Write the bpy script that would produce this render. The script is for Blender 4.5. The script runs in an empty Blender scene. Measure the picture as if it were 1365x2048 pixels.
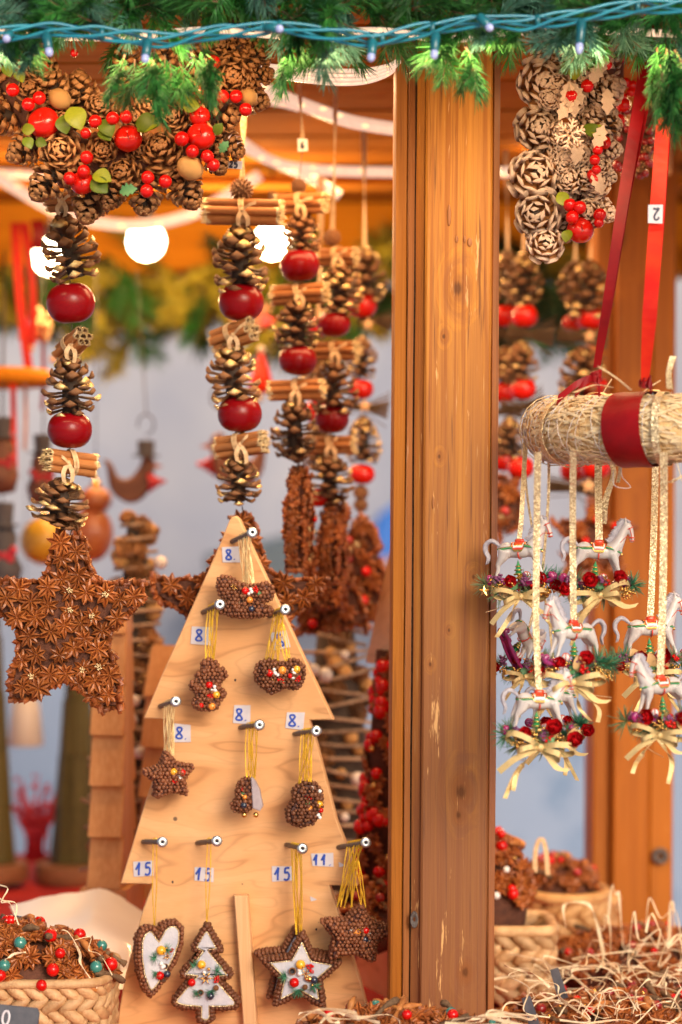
import bpy, math, random
from mathutils import Vector, Matrix, noise
RN = random.Random(7)
U = RN.uniform
PI = math.pi
sc = bpy.context.scene
V = Vector

# ------------------------------------------------------------------ camera, sky, sun, exposure
CZ = 1.5                                   # lens height
K = 36 / 85 / 2048
def P(px, py, Y): return V(((px - 682.5) * K * Y, Y, CZ - (py - 1024) * K * Y))
def S(px, Y): return px * K * Y

cam = bpy.data.cameras.new('camera')
cam.sensor_fit = 'VERTICAL'; cam.sensor_height = 36; cam.sensor_width = 24; cam.lens = 85
cam.clip_start = 0.1; cam.clip_end = 400
cam.dof.use_dof = True; cam.dof.focus_distance = 2.60; cam.dof.aperture_fstop = 2.8
cam.dof.aperture_blades = 0
co = bpy.data.objects.new('camera', cam); sc.collection.objects.link(co)
co.location = (0, 0, CZ); co.rotation_euler = (PI / 2, 0, 0)
sc.camera = co

SUN_EL, SUN_AZ = math.radians(23), math.radians(24)      # sun stands behind the lens, to the right
w = bpy.data.worlds.new('World'); sc.world = w; w.use_nodes = True
wn = w.node_tree; wn.nodes.clear()
sky = wn.nodes.new('ShaderNodeTexSky'); sky.sky_type = 'NISHITA'; sky.sun_disc = False
sky.sun_elevation = SUN_EL; sky.sun_rotation = PI - SUN_AZ
sky.air_density = 1.0; sky.dust_density = 4.0; sky.ozone_density = 1.0
bg = wn.nodes.new('ShaderNodeBackground'); bg.inputs[1].default_value = 0.105
wo = wn.nodes.new('ShaderNodeOutputWorld')
wn.links.new(sky.outputs[0], bg.inputs[0]); wn.links.new(bg.outputs[0], wo.inputs[0])
sl = bpy.data.lights.new('sun', 'SUN'); sl.energy = 1.35; sl.angle = math.radians(24); sl.color = (1, .90, .80)
so = bpy.data.objects.new('sun', sl); sc.collection.objects.link(so)
sd = V((math.sin(SUN_AZ) * math.cos(SUN_EL), -math.cos(SUN_AZ) * math.cos(SUN_EL), math.sin(SUN_EL)))
so.rotation_euler = sd.to_track_quat('Z', 'Y').to_euler(); so.location = sd * 12
vs = sc.view_settings
vs.view_transform = 'Standard'; vs.look = 'None'; vs.gamma = 1; vs.use_curve_mapping = False
vs.exposure = 0.45
sc.cycles.use_denoising = True
sc.cycles.max_bounces = 8; sc.cycles.transparent_max_bounces = 12
sc.cycles.sample_clamp_indirect = 4; sc.cycles.caustics_reflective = False; sc.cycles.caustics_refractive = False

# ------------------------------------------------------------------ materials
def s2l(c):
    f = lambda v: v / 12.92 if v <= .04045 else ((v + .055) / 1.055) ** 2.4
    return tuple(f(v) for v in c)
def nd(nt, t, ins=None, **kw):
    n = nt.nodes.new('ShaderNode' + t)
    for k, v in kw.items(): setattr(n, k, v)
    for k, v in (ins or {}).items():
        if isinstance(v, bpy.types.NodeSocket): nt.links.new(v, n.inputs[k])
        else: n.inputs[k].default_value = v
    return n
def c4(c): return (c[0], c[1], c[2], 1)
def mixc(nt, f, a, b, bt='MIX'):
    n = nt.nodes.new('ShaderNodeMix'); n.data_type = 'RGBA'; n.blend_type = bt
    for i, v in ((0, f), (6, a), (7, b)):
        if isinstance(v, bpy.types.NodeSocket): nt.links.new(v, n.inputs[i])
        else: n.inputs[i].default_value = v if i == 0 else c4(v)
    return n.outputs[2]
def math_(nt, op, a, b=0.0):
    n = nd(nt, 'Math', {0: a, 1: b}, operation=op); return n.outputs[0]
def mapr(nt, v, a, b, c=0.0, d=1.0):
    return nd(nt, 'MapRange', {0: v, 1: a, 2: b, 3: c, 4: d}).outputs[0]
def noi(nt, vec, scale, det=3, rough=.55, dist=0.0):
    n = nd(nt, 'TexNoise', {'Vector': vec, 'Scale': scale, 'Detail': det, 'Roughness': rough, 'Distortion': dist})
    return n.outputs[0]
def vscale(nt, vec, s):
    return nd(nt, 'Mapping', {'Vector': vec, 'Scale': s}).outputs[0]
def newmat(name):
    m = bpy.data.materials.new(name); m.use_nodes = True
    nt = m.node_tree; b = nt.nodes['Principled BSDF']
    return m, nt, b
def obvec(nt):
    """object coordinates shifted per instance so that copies do not repeat"""
    tc = nd(nt, 'TexCoord'); oi = nd(nt, 'ObjectInfo')
    m = math_(nt, 'MULTIPLY', oi.outputs['Random'], 9.7)
    return nd(nt, 'VectorMath', {0: tc.outputs['Object'], 1: m}, operation='ADD').outputs[0], oi.outputs['Random']
def mat(name, c1, c2=None, scale=40, rough=.6, bump=0.0, bscale=None, metal=0, coat=0, rand=.25, spec=.5, sss=0, lo=.35, hi=.65, emis=None, estr=0, trans=0, sheen=0, alpha=1, det=3):
    m, nt, b = newmat(name)
    vec, rnd = obvec(nt)
    if c2 is not None:
        f = mapr(nt, noi(nt, vec, scale, det), lo, hi)
        col = mixc(nt, f, c1, c2)
    else:
        col = mixc(nt, 0.0, c1, c1)
    if rand:
        g = mapr(nt, rnd, 0, 1, 1 - rand, 1 + rand)
        n = nd(nt, 'VectorMath', {0: col, 'Scale': g}, operation='SCALE'); col = n.outputs[0]
    nt.links.new(col, b.inputs['Base Color'])
    b.inputs['Roughness'].default_value = rough; b.inputs['Metallic'].default_value = metal
    b.inputs['Coat Weight'].default_value = coat; b.inputs['Coat Roughness'].default_value = .08
    b.inputs['Specular IOR Level'].default_value = spec
    if sss: b.inputs['Subsurface Weight'].default_value = sss; b.inputs['Subsurface Radius'].default_value = (.004, .003, .003); b.inputs['Subsurface Scale'].default_value = 1
    if sheen: b.inputs['Sheen Weight'].default_value = sheen
    if trans: b.inputs['Transmission Weight'].default_value = trans
    if alpha < 1: b.inputs['Alpha'].default_value = alpha
    if emis: b.inputs['Emission Color'].default_value = c4(emis); b.inputs['Emission Strength'].default_value = estr
    if bump:
        bn = nd(nt, 'Bump', {'Strength': bump, 'Distance': .002, 'Height': noi(nt, vec, bscale or scale * 3, 4)})
        nt.links.new(bn.outputs[0], b.inputs['Normal'])
    return m
def glitter(name, base, spark, scale=1500, rough=.28, thr=.5):
    """fine metallic flakes, each cell with a tilt of its own"""
    m, nt, b = newmat(name)
    vec, rnd = obvec(nt)
    vo = nd(nt, 'TexVoronoi', {'Vector': vec, 'Scale': scale}, feature='F1')
    f = nd(nt, 'SeparateColor', {0: vo.outputs['Color']}).outputs[0]
    col = mixc(nt, mapr(nt, f, .2, .9), base, spark)
    nt.links.new(col, b.inputs['Base Color'])
    b.inputs['Metallic'].default_value = .6; b.inputs['Roughness'].default_value = rough
    d = nd(nt, 'VectorMath', {0: vo.outputs['Color'], 1: (.5, .5, .5)}, operation='SUBTRACT')
    d2 = nd(nt, 'VectorMath', {0: d.outputs[0], 'Scale': .9}, operation='SCALE')
    g = nd(nt, 'NewGeometry')
    a = nd(nt, 'VectorMath', {0: g.outputs['Normal'], 1: d2.outputs[0]}, operation='ADD')
    nn = nd(nt, 'VectorMath', {0: a.outputs[0]}, operation='NORMALIZE')
    nt.links.new(nn.outputs[0], b.inputs['Normal'])
    return m
def wood(name, base, dark, light, axis=2, grain=70, flake=0.0, flakec=(.8, .5, .25), knots=(), rough=.55, low_shade=None, zlo=0, zhi=1, coat=0.0, bump=.35, fine=1.0, rand=.1, fthr=.63, spec=.3):
    """long-grained wood; knots are (u, v, size) in object space across / along the grain"""
    m, nt, b = newmat(name)
    tc = nd(nt, 'TexCoord'); vec = tc.outputs['Object']
    oi = nd(nt, 'ObjectInfo')
    # knots bend the grain
    sep = nd(nt, 'SeparateXYZ', {0: vec}); X, Y, Z = sep.outputs
    kd = None
    bend = None
    for (u, v, s) in knots:
        dx = math_(nt, 'SUBTRACT', X, u); dz = math_(nt, 'MULTIPLY', math_(nt, 'SUBTRACT', Z, v), .62 if axis == 2 else 1.7)
        r = math_(nt, 'DIVIDE', math_(nt, 'SQRT', math_(nt, 'ADD', math_(nt, 'MULTIPLY', dx, dx), math_(nt, 'MULTIPLY', dz, dz))), s)
        kd = r if kd is None else math_(nt, 'MINIMUM', kd, r)
    st = [grain * 1.0] * 3; st[axis] = grain * .035
    off = math_(nt, 'MULTIPLY', oi.outputs['Random'], 7.3)
    v0 = nd(nt, 'VectorMath', {0: vec, 1: off}, operation='ADD').outputs[0]
    vv = vscale(nt, v0, tuple(st))
    if kd is not None:
        wv = mapr(nt, kd, 0, 5, 2.2, 0)
        vv = nd(nt, 'VectorMath', {0: vv, 1: wv}, operation='ADD').outputs[0]
    n1 = noi(nt, vv, 1.0, 4, .6, .4)
    st2 = [grain * 7 * fine] * 3; st2[axis] = grain * .12
    n2 = noi(nt, vscale(nt, v0, tuple(st2)), 1.0, 2)
    col = mixc(nt, mapr(nt, n1, .33, .68), dark, base)
    col = mixc(nt, mapr(nt, n2, .45, .8, 0, .6), col, light)
    col = mixc(nt, mapr(nt, n2, .5, .25, 0, .45), col, dark)
    big = noi(nt, vv, .22, 2)
    col = mixc(nt, mapr(nt, big, .35, .7, 0, .55), col, light)
    if flake:
        for (a_, b_, th_, amt, cc) in ((160., 3.2, .58, .7, light), (230., 5., .58, .85, tuple(x * .4 for x in dark)), (120., 1.6, .53, .7, dark), (320., 14., .66, .8, flakec)):
            fs = [a_] * 3; fs[axis] = b_
            fl = noi(nt, vscale(nt, v0, tuple(fs)), 1.0, 3, .6)
            col = mixc(nt, mapr(nt, fl, th_, th_ + .07, 0, amt * min(1, flake * 1.2)), col, cc)
        if low_shade:
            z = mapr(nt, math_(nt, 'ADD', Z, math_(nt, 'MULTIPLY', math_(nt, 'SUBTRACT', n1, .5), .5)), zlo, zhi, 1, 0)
            col = mixc(nt, math_(nt, 'MULTIPLY', z, .8), col, low_shade)  # foot dimmed in the colour, so the top looks lit by warm lamps
        fs = [75.0] * 3; fs[axis] = 6.5
        fl = noi(nt, vscale(nt, v0, tuple(fs)), 1.0, 5, .72)
        fm = mapr(nt, fl, fthr, fthr + .035, 0, flake)
        col = mixc(nt, fm, col, flakec)
    if kd is not None:
        kw = math_(nt, 'ADD', kd, math_(nt, 'MULTIPLY', math_(nt, 'SUBTRACT', n2, .5), .9))
        col = mixc(nt, mapr(nt, kw, 2.6, 1.0, 0, .45), col, tuple(x * .7 for x in dark))
        col = mixc(nt, mapr(nt, kw, 1.0, .45, 0, .85), col, tuple(x * .3 for x in dark))
    nt.links.new(col, b.inputs['Base Color'])
    b.inputs['Roughness'].default_value = rough; b.inputs['Specular IOR Level'].default_value = spec
    b.inputs['Coat Weight'].default_value = coat; b.inputs['Coat Roughness'].default_value = .3
    bn = nd(nt, 'Bump', {'Strength': bump, 'Distance': .0012, 'Height': math_(nt, 'ADD', n2, n1)})
    nt.links.new(bn.outputs[0], b.inputs['Normal'])
    return m

M = {}
M['post'] = wood('flaked_post_wood_lit_top', (.58, .215, .016), (.34, .095, .007), (.68, .29, .04), grain=60, flake=.8, flakec=(.78, .44, .17), low_shade=(.19, .075, .036), zlo=1.15, zhi=1.98, fthr=.63,
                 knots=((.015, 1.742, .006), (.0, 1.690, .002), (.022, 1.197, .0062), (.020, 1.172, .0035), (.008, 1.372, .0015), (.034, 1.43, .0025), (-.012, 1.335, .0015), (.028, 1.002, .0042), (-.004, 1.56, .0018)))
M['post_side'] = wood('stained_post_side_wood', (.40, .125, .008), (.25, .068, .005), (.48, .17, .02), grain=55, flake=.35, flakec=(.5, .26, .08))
M['joint'] = mat('dark_joint', (.05, .03, .02), (.12, .07, .045), 200, .9)
M['bevel'] = wood('pale_bevel_wood', (.38, .14, .04), (.25, .085, .022), (.46, .19, .07), grain=70, flake=.4, flakec=(.75, .5, .32))
M['beam'] = wood('orange_stained_beam_wood', (.62, .23, .012), (.46, .15, .008), (.68, .28, .02), grain=25, axis=0, rough=.8, spec=.1)
M['rpost'] = wood('orange_stained_rear_post_wood', (.42, .125, .006), (.27, .07, .004), (.48, .16, .012), grain=40, flake=.25, flakec=(.6, .32, .1), knots=((.0, 1.62, .012), (.02, 1.22, .01), (-.02, 1.9, .012)))
M['roof'] = wood('roof_plank_wood', (.44, .16, .016), (.31, .095, .008), (.48, .19, .025), grain=25, axis=0, rough=.9, spec=.05)
M['ply_back'] = wood('pale_plywood', (.80, .50, .265), (.60, .325, .15), (.86, .60, .36), grain=9, axis=0, knots=((-.065, -.225, .005), (.085, .055, .0018), (-.075, .09, .0014)), bump=.15, fine=2, rough=.5, coat=.15)
M['ply_edge'] = wood('plywood_edge', (.78, .46, .22), (.60, .31, .12), (.84, .54, .30), grain=70, axis=2, bump=.3)
M['slab'] = wood('sawn_slab_wood', (.62, .27, .085), (.44, .16, .04), (.70, .38, .16), grain=45, bump=.5, knots=((0, 1.3, .01),))
M['olive'] = wood('olive_stained_wood', (.10, .085, .018), (.045, .035, .008), (.15, .12, .03), grain=60)
M['discw'] = wood('tree_disc_wood', (.30, .12, .045), (.16, .06, .02), (.38, .18, .08), grain=30, axis=0)
M['cone_core'] = mat('cone_core', (.035, .02, .014), (.06, .035, .02), 200, .8)
M['cone'] = mat('cone_scale', (.16, .062, .02), (.30, .13, .045), 120, .55, .4, 500)
M['cone_tip'] = mat('cone_scale_tip', (.46, .20, .06), (.28, .105, .03), 260, .5, .3, 600)
M['cone_pale'] = mat('cone_scale_tip_pale', (.58, .28, .10), (.36, .15, .05), 260, .55, .3, 600)
M['cone_dark'] = mat('cone_scale_dark', (.11, .048, .024), (.26, .12, .055), 160, .5, .4, 500)
M['frost'] = mat('frosted_scale_tip', (.92, .68, .50), (.55, .30, .14), 240, .8, .6, 900, lo=.50, hi=.62)
M['gold_tip'] = glitter('gold_glitter_tip', (.62, .34, .08), (1, .80, .40), 900, .22)
M['gold'] = mat('gold_metal', (.95, .62, .22), (.75, .42, .1), 300, .25, metal=1, rand=.1)
M['goldglit'] = glitter('gold_glitter', (.80, .52, .20), (1, .88, .58), 1400, .25)
M['cord'] = mat('gold_cord', (.95, .62, .06), (.8, .45, .02), 900, .32, metal=.7, rand=.1)
M['cordp'] = mat('pale_gold_cord', (.95, .74, .40), (.8, .55, .25), 900, .32, metal=.7, rand=.1)
M['apple'] = mat('apple_red_lacquer', (.17, .001, .004), (.25, .003, .005), 30, .28, coat=.12, spec=.2, rand=.12)
M['apple_b'] = mat('apple_bright_red', (.52, .006, .004), (.62, .015, .005), 30, .22, coat=.35, spec=.25, rand=.1)
M['berry'] = mat('berry_red', (.56, .003, .003), (.64, .008, .004), 60, .16, coat=.35, rand=.12, spec=.25)
M['berryd'] = mat('berry_dark_red', (.30, .01, .012), (.42, .02, .02), 100, .3, coat=.4)
M['nut'] = mat('nut_shell', (.62, .33, .10), (.48, .22, .06), 60, .5, .5, 120)
M['leaf'] = mat('leaf_green', (.05, .10, .008), (.16, .20, .015), 70, .4, spec=.25)
M['leafy'] = mat('leaf_yellow_green', (.30, .29, .015), (.12, .17, .01), 60, .4, spec=.25)
M['holly'] = mat('holly_green', (.07, .2, .07), (.10, .27, .10), 300, .5)
M['needle'] = mat('fir_needle_green', (.014, .105, .018), (.05, .25, .04), 9, .42, rand=.45)
M['needleb'] = mat('fir_needle_blue_green', (.03, .16, .09), (.16, .38, .28), 9, .4, rand=.35)
M['needley'] = mat('fir_needle_lit_yellow', (.30, .27, .02), (.50, .42, .05), 12, .5, rand=.4)
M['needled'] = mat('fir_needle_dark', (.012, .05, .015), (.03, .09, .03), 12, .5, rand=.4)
M['stem'] = mat('brown_twig', (.10, .055, .025), (.18, .10, .05), 300, .8, .4)
M['twig'] = mat('pale_twig', (.40, .26, .16), (.26, .15, .085), 100, .8, .4, 400)
M['cin'] = mat('cinnamon_bark', (.52, .20, .05), (.34, .11, .022), 55, .6, .5, 300, rand=.2)
M['cin_in'] = mat('cinnamon_inside', (.10, .035, .012), (.2, .08, .03), 100, .8)
M['raffia'] = mat('raffia', (.74, .50, .27), (.58, .36, .17), 200, .55, .3, 600, rand=.15)
M['raffiaw'] = mat('pale_raffia', (.88, .74, .52), (.78, .60, .36), 120, .5, .3, 600, rand=.1)
M['straw'] = mat('straw', (.92, .74, .46), (.84, .60, .30), 90, .45, .3, 800, rand=.1)
M['strawd'] = mat('straw_core', (.66, .42, .18), (.80, .56, .28), 300, .7, .8, 400)
M['anise'] = mat('anise_pod', (.20, .045, .012), (.30, .085, .02), 1.2, .42, .5, 4, rand=.3)
M['anise_lip'] = mat('anise_pod_lip', (.42, .13, .025), (.28, .075, .015), 2, .4, rand=.25)
M['anise_core'] = mat('anise_backing', (.075, .022, .01), (.13, .04, .018), 120, .8, .8, 300)
M['clove'] = mat('allspice_berry', (.13, .04, .016), (.26, .09, .036), 260, .5, .4, 900)
M['clove_core'] = mat('clove_backing', (.07, .025, .022), (.11, .04, .035), 160, .7, .7, 400)
M['felt'] = mat('pearly_felt', (.44, .45, .53), (.58, .58, .62), 60, .55, .35, 500, coat=.2, rand=0)
M['grey'] = mat('grey_card', (.42, .36, .38), (.36, .30, .33), 200, .7, rand=0)
M['pearl'] = mat('white_pearl', (.86, .84, .82), None, rough=.15, coat=.8, rand=.03)
M['ybead'] = mat('yellow_bead', (.88, .50, .03), (.9, .38, .02), 90, .22, coat=.8, rand=.06)
M['obead'] = mat('orange_bead', (.85, .24, .03), (.9, .36, .04), 90, .22, coat=.8, rand=.06)
M['dbead'] = mat('dark_blue_bead', (.02, .03, .06), None, rough=.2, coat=.8)
M['tbead'] = mat('teal_bead', (.03, .20, .17), (.05, .26, .22), 200, .2, coat=.8)
M['ink'] = mat('blue_ink', (.02, .08, .5), None, rough=.5, rand=0)
M['inkd'] = mat('dark_ink', (.05, .05, .09), None, rough=.5, rand=0)
M['tape'] = mat('clear_white_tape', (.60, .56, .62), (.70, .65, .68), 60, .25, rand=.04, coat=.5)
M['paper'] = mat('white_paper', (.72, .66, .62), (.80, .75, .71), 9, .35, .25, 25, coat=.4, rand=0)
M['steel'] = mat('zinc_steel', (.62, .66, .70), (.5, .54, .58), 200, .3, metal=.9, rand=.05)
M['shaft'] = mat('dark_screw_shaft', (.13, .11, .11), (.22, .19, .17), 500, .45, .8, 1200, metal=.6, rand=.1)
M['black'] = mat('black_recess', (.015, .015, .02), None, rough=.6)
M['red_satin'] = mat('red_satin', (.32, .001, .004), (.21, .001, .003), 30, .42, rand=.05, spec=.3)
M['red_velvet'] = mat('red_orange_satin', (.72, .03, .004), (.60, .01, .004), 25, .42, rand=.05, spec=.3)
M['red_cloth'] = mat('red_tablecloth', (.58, .022, .008), (.36, .008, .006), 14, .8, .5, 300, rand=0)
M['gribbon'] = glitter('gold_gauze_ribbon', (.66, .47, .24), (1, .86, .56), 1100, .42)
M['gbow'] = mat('gold_satin_bow', (.80, .60, .30), (.64, .44, .16), 120, .36, .3, 1500, metal=.45, rand=.08)
M['porc'] = mat('white_porcelain', (.68, .63, .60), (.60, .53, .50), 40, .3, coat=.3, rand=.02, sss=.15)
M['mane'] = mat('grey_painted_mane', (.36, .33, .38), (.52, .48, .52), 250, .4, rand=.05)
M['paintr'] = mat('painted_red', (.66, .03, .015), (.72, .08, .02), 200, .3, coat=.5, rand=.05)
M['paintg'] = mat('painted_green', (.03, .26, .10), (.06, .34, .09), 200, .3, coat=.4, rand=.05)
M['paintw'] = mat('painted_white', (.86, .82, .78), None, rough=.35, coat=.3, rand=0)
M['hoof'] = mat('painted_lilac_hoof', (.36, .26, .36), None, rough=.4, rand=.05)
M['magenta'] = mat('painted_magenta', (.40, .015, .12), (.26, .02, .14), 90, .25, coat=.7, rand=.15)
M['rose'] = mat('red_cloth_rose', (.55, .003, .006), (.38, .002, .005), 300, .65, rand=.12, spec=.2)
M['plum'] = mat('plum_flower', (.16, .03, .10), (.26, .08, .20), 300, .5, rand=.1)
M['tuft'] = mat('artificial_needles', (.10, .17, .07), (.24, .28, .12), 40, .45, rand=.2)
M['tuftg'] = mat('artificial_needles_green', (.02, .20, .10), (.08, .30, .16), 40, .4, rand=.2)
M['tan'] = mat('tan_skeleton_leaf', (.62, .40, .18), (.52, .30, .12), 150, .5, rand=.1)
M['wicker'] = mat('water_hyacinth_braid', (.66, .42, .21), (.44, .24, .10), 60, .55, .6, 400, rand=.18)
M['wickero'] = mat('water_hyacinth_orange', (.62, .36, .14), (.48, .24, .08), 60, .55, .6, 400, rand=.18)
M['cable'] = mat('turquoise_cable', (.01, .21, .32), (.02, .30, .40), 30, .3, coat=.3, rand=.1)
M['holder'] = mat('turquoise_lamp_holder', (.01, .15, .19), None, rough=.3, coat=.3, rand=.2)
M['led'] = mat('led_lens', (.45, .5, .8), None, rough=.1, rand=0, emis=(.5, .55, 1), estr=.12)
M['tubing'] = mat('clear_rope_light_tube', (.80, .68, .60), (.62, .48, .42), 90, .18, coat=.8, rand=.05, spec=.8, emis=(1, .70, .50), estr=.55)
M['spark'] = mat('rope_light_lamp', (1, .7, .3), None, rand=0, emis=(1, .66, .34), estr=1.2)
M['bulb'] = mat('lit_bulb', (1, .9, .7), None, rand=0, emis=(1, .86, .55), estr=14)
M['rust'] = mat('rusty_sheet_metal', (.10, .032, .018), (.17, .06, .03), 50, .6, .5, rand=.15)
M['hat'] = mat('dark_grey_hat', (.05, .045, .055), (.08, .07, .08), 60, .7, rand=.1)
M['brownball'] = mat('brown_glazed', (.30, .07, .025), (.42, .14, .04), 20, .35, coat=.3, rand=0)
M['yellowb'] = mat('yellow_glazed', (.66, .38, .03), (.50, .27, .02), 25, .4, coat=.2, rand=0)
M['redtwig'] = mat('red_sprayed_twig', (.45, .015, .04), (.6, .04, .05), 60, .5)
M['wax'] = mat('ivory_candle', (.70, .60, .52), None, rough=.4, rand=0)
M['pinkcloth'] = mat('pink_cloth', (.60, .30, .28), (.7, .45, .4), 60, .8)
M['slate'] = mat('dark_slate_card', (.045, .05, .07), (.08, .08, .10), 100, .5, rand=0)
M['wire'] = mat('thin_wire', (.10, .08, .07), None, rough=.4, metal=.8)
M['fishing'] = mat('clear_nylon_wire', (.78, .72, .70), None, rough=.2, coat=.6, rand=0)
M['blue'] = mat('blue_tarpaulin', (.03, .16, .60), (.05, .22, .7), 3, .5, rand=0)
M['slatecloth'] = mat('dark_tarpaulin', (.10, .13, .15), (.16, .19, .22), 3, .6, rand=0)

def ply_mat():
    m, nt, b = newmat('rotary_cut_plywood')
    tc = nd(nt, 'TexCoord'); vec = tc.outputs['Object']; sep = nd(nt, 'SeparateXYZ', {0: vec})
    warp = noi(nt, vscale(nt, vec, (5, 5, 8)), 1.0, 2, .5)
    z = math_(nt, 'ADD', sep.outputs[2], math_(nt, 'MULTIPLY', warp, .10))
    band = noi(nt, nd(nt, 'CombineXYZ', {0: math_(nt, 'MULTIPLY', sep.outputs[0], .22), 2: z}).outputs[0], 42, 1, .4)
    col = mixc(nt, mapr(nt, band, .36, .62), (.80, .44, .195), (.71, .345, .13))
    ln = math_(nt, 'ABSOLUTE', math_(nt, 'SUBTRACT', band, .60))
    col = mixc(nt, mapr(nt, ln, .0, .035, .55, 0), col, (.40, .16, .05))
    l2 = math_(nt, 'ABSOLUTE', math_(nt, 'SUBTRACT', band, .43)); col = mixc(nt, mapr(nt, l2, .0, .02, .25, 0), col, (.44, .18, .055))
    cl = noi(nt, vscale(nt, vec, (9, 9, 5)), 1.0, 3)
    col = mixc(nt, mapr(nt, cl, .5, .75, 0, .45), col, (.84, .53, .28))
    fine = noi(nt, vscale(nt, vec, (60, 60, 900)), 1.0, 3)
    col = mixc(nt, mapr(nt, fine, .4, .75, 0, .28), col, (.52, .26, .10))
    kd = None
    for (u, v, s) in ((-.074, -.045, .0028), (.003, -.118, .0009), (.09, -.16, .0008), (-.03, .09, .0012)):
        dx = math_(nt, 'SUBTRACT', sep.outputs[0], u); dz = math_(nt, 'SUBTRACT', sep.outputs[2], v)
        r = math_(nt, 'DIVIDE', math_(nt, 'SQRT', math_(nt, 'ADD', math_(nt, 'MULTIPLY', dx, dx), math_(nt, 'MULTIPLY', dz, dz))), s)
        kd = r if kd is None else math_(nt, 'MINIMUM', kd, r)
    kd = math_(nt, 'ADD', kd, math_(nt, 'MULTIPLY', math_(nt, 'SUBTRACT', cl, .5), 1.5))
    col = mixc(nt, mapr(nt, kd, 1.15, .8, 0, .85), col, (.07, .045, .03))
    nt.links.new(col, b.inputs['Base Color']); b.inputs['Roughness'].default_value = .5
    bn = nd(nt, 'Bump', {'Strength': .25, 'Distance': .0006, 'Height': fine}); nt.links.new(bn.outputs[0], b.inputs['Normal'])
    return m
M['ply'] = ply_mat()
def backdrop_mat():
    m, nt, b = newmat('white_tent_wall_canvas')
    tc = nd(nt, 'TexCoord'); vec = tc.outputs['Object']
    sep = nd(nt, 'SeparateXYZ', {0: vec})
    n1 = noi(nt, vec, 2.2, 4, .6, .3)
    col = mixc(nt, mapr(nt, n1, .4, .62), (.33, .34, .41), (.41, .405, .45))
    # icy blue print towards the foot of the canvas
    n2 = noi(nt, vec, 4.5, 3, .6, .6)
    zz = mapr(nt, sep.outputs[2], .95, 1.25, 1, 0)
    col = mixc(nt, math_(nt, 'MULTIPLY', zz, .75), col, (.27, .36, .53))
    col = mixc(nt, math_(nt, 'MULTIPLY', math_(nt, 'MULTIPLY', zz, mapr(nt, n2, .56, .68)), .75), col, (.09, .19, .34))
    nt.links.new(col, b.inputs['Base Color']); b.inputs['Roughness'].default_value = .85
    return m
M['canvas'] = backdrop_mat()
M['ground'] = mat('trodden_snow_paving', (.40, .40, .42), (.55, .55, .58), 3, .8, .4, 20, rand=0)

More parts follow.
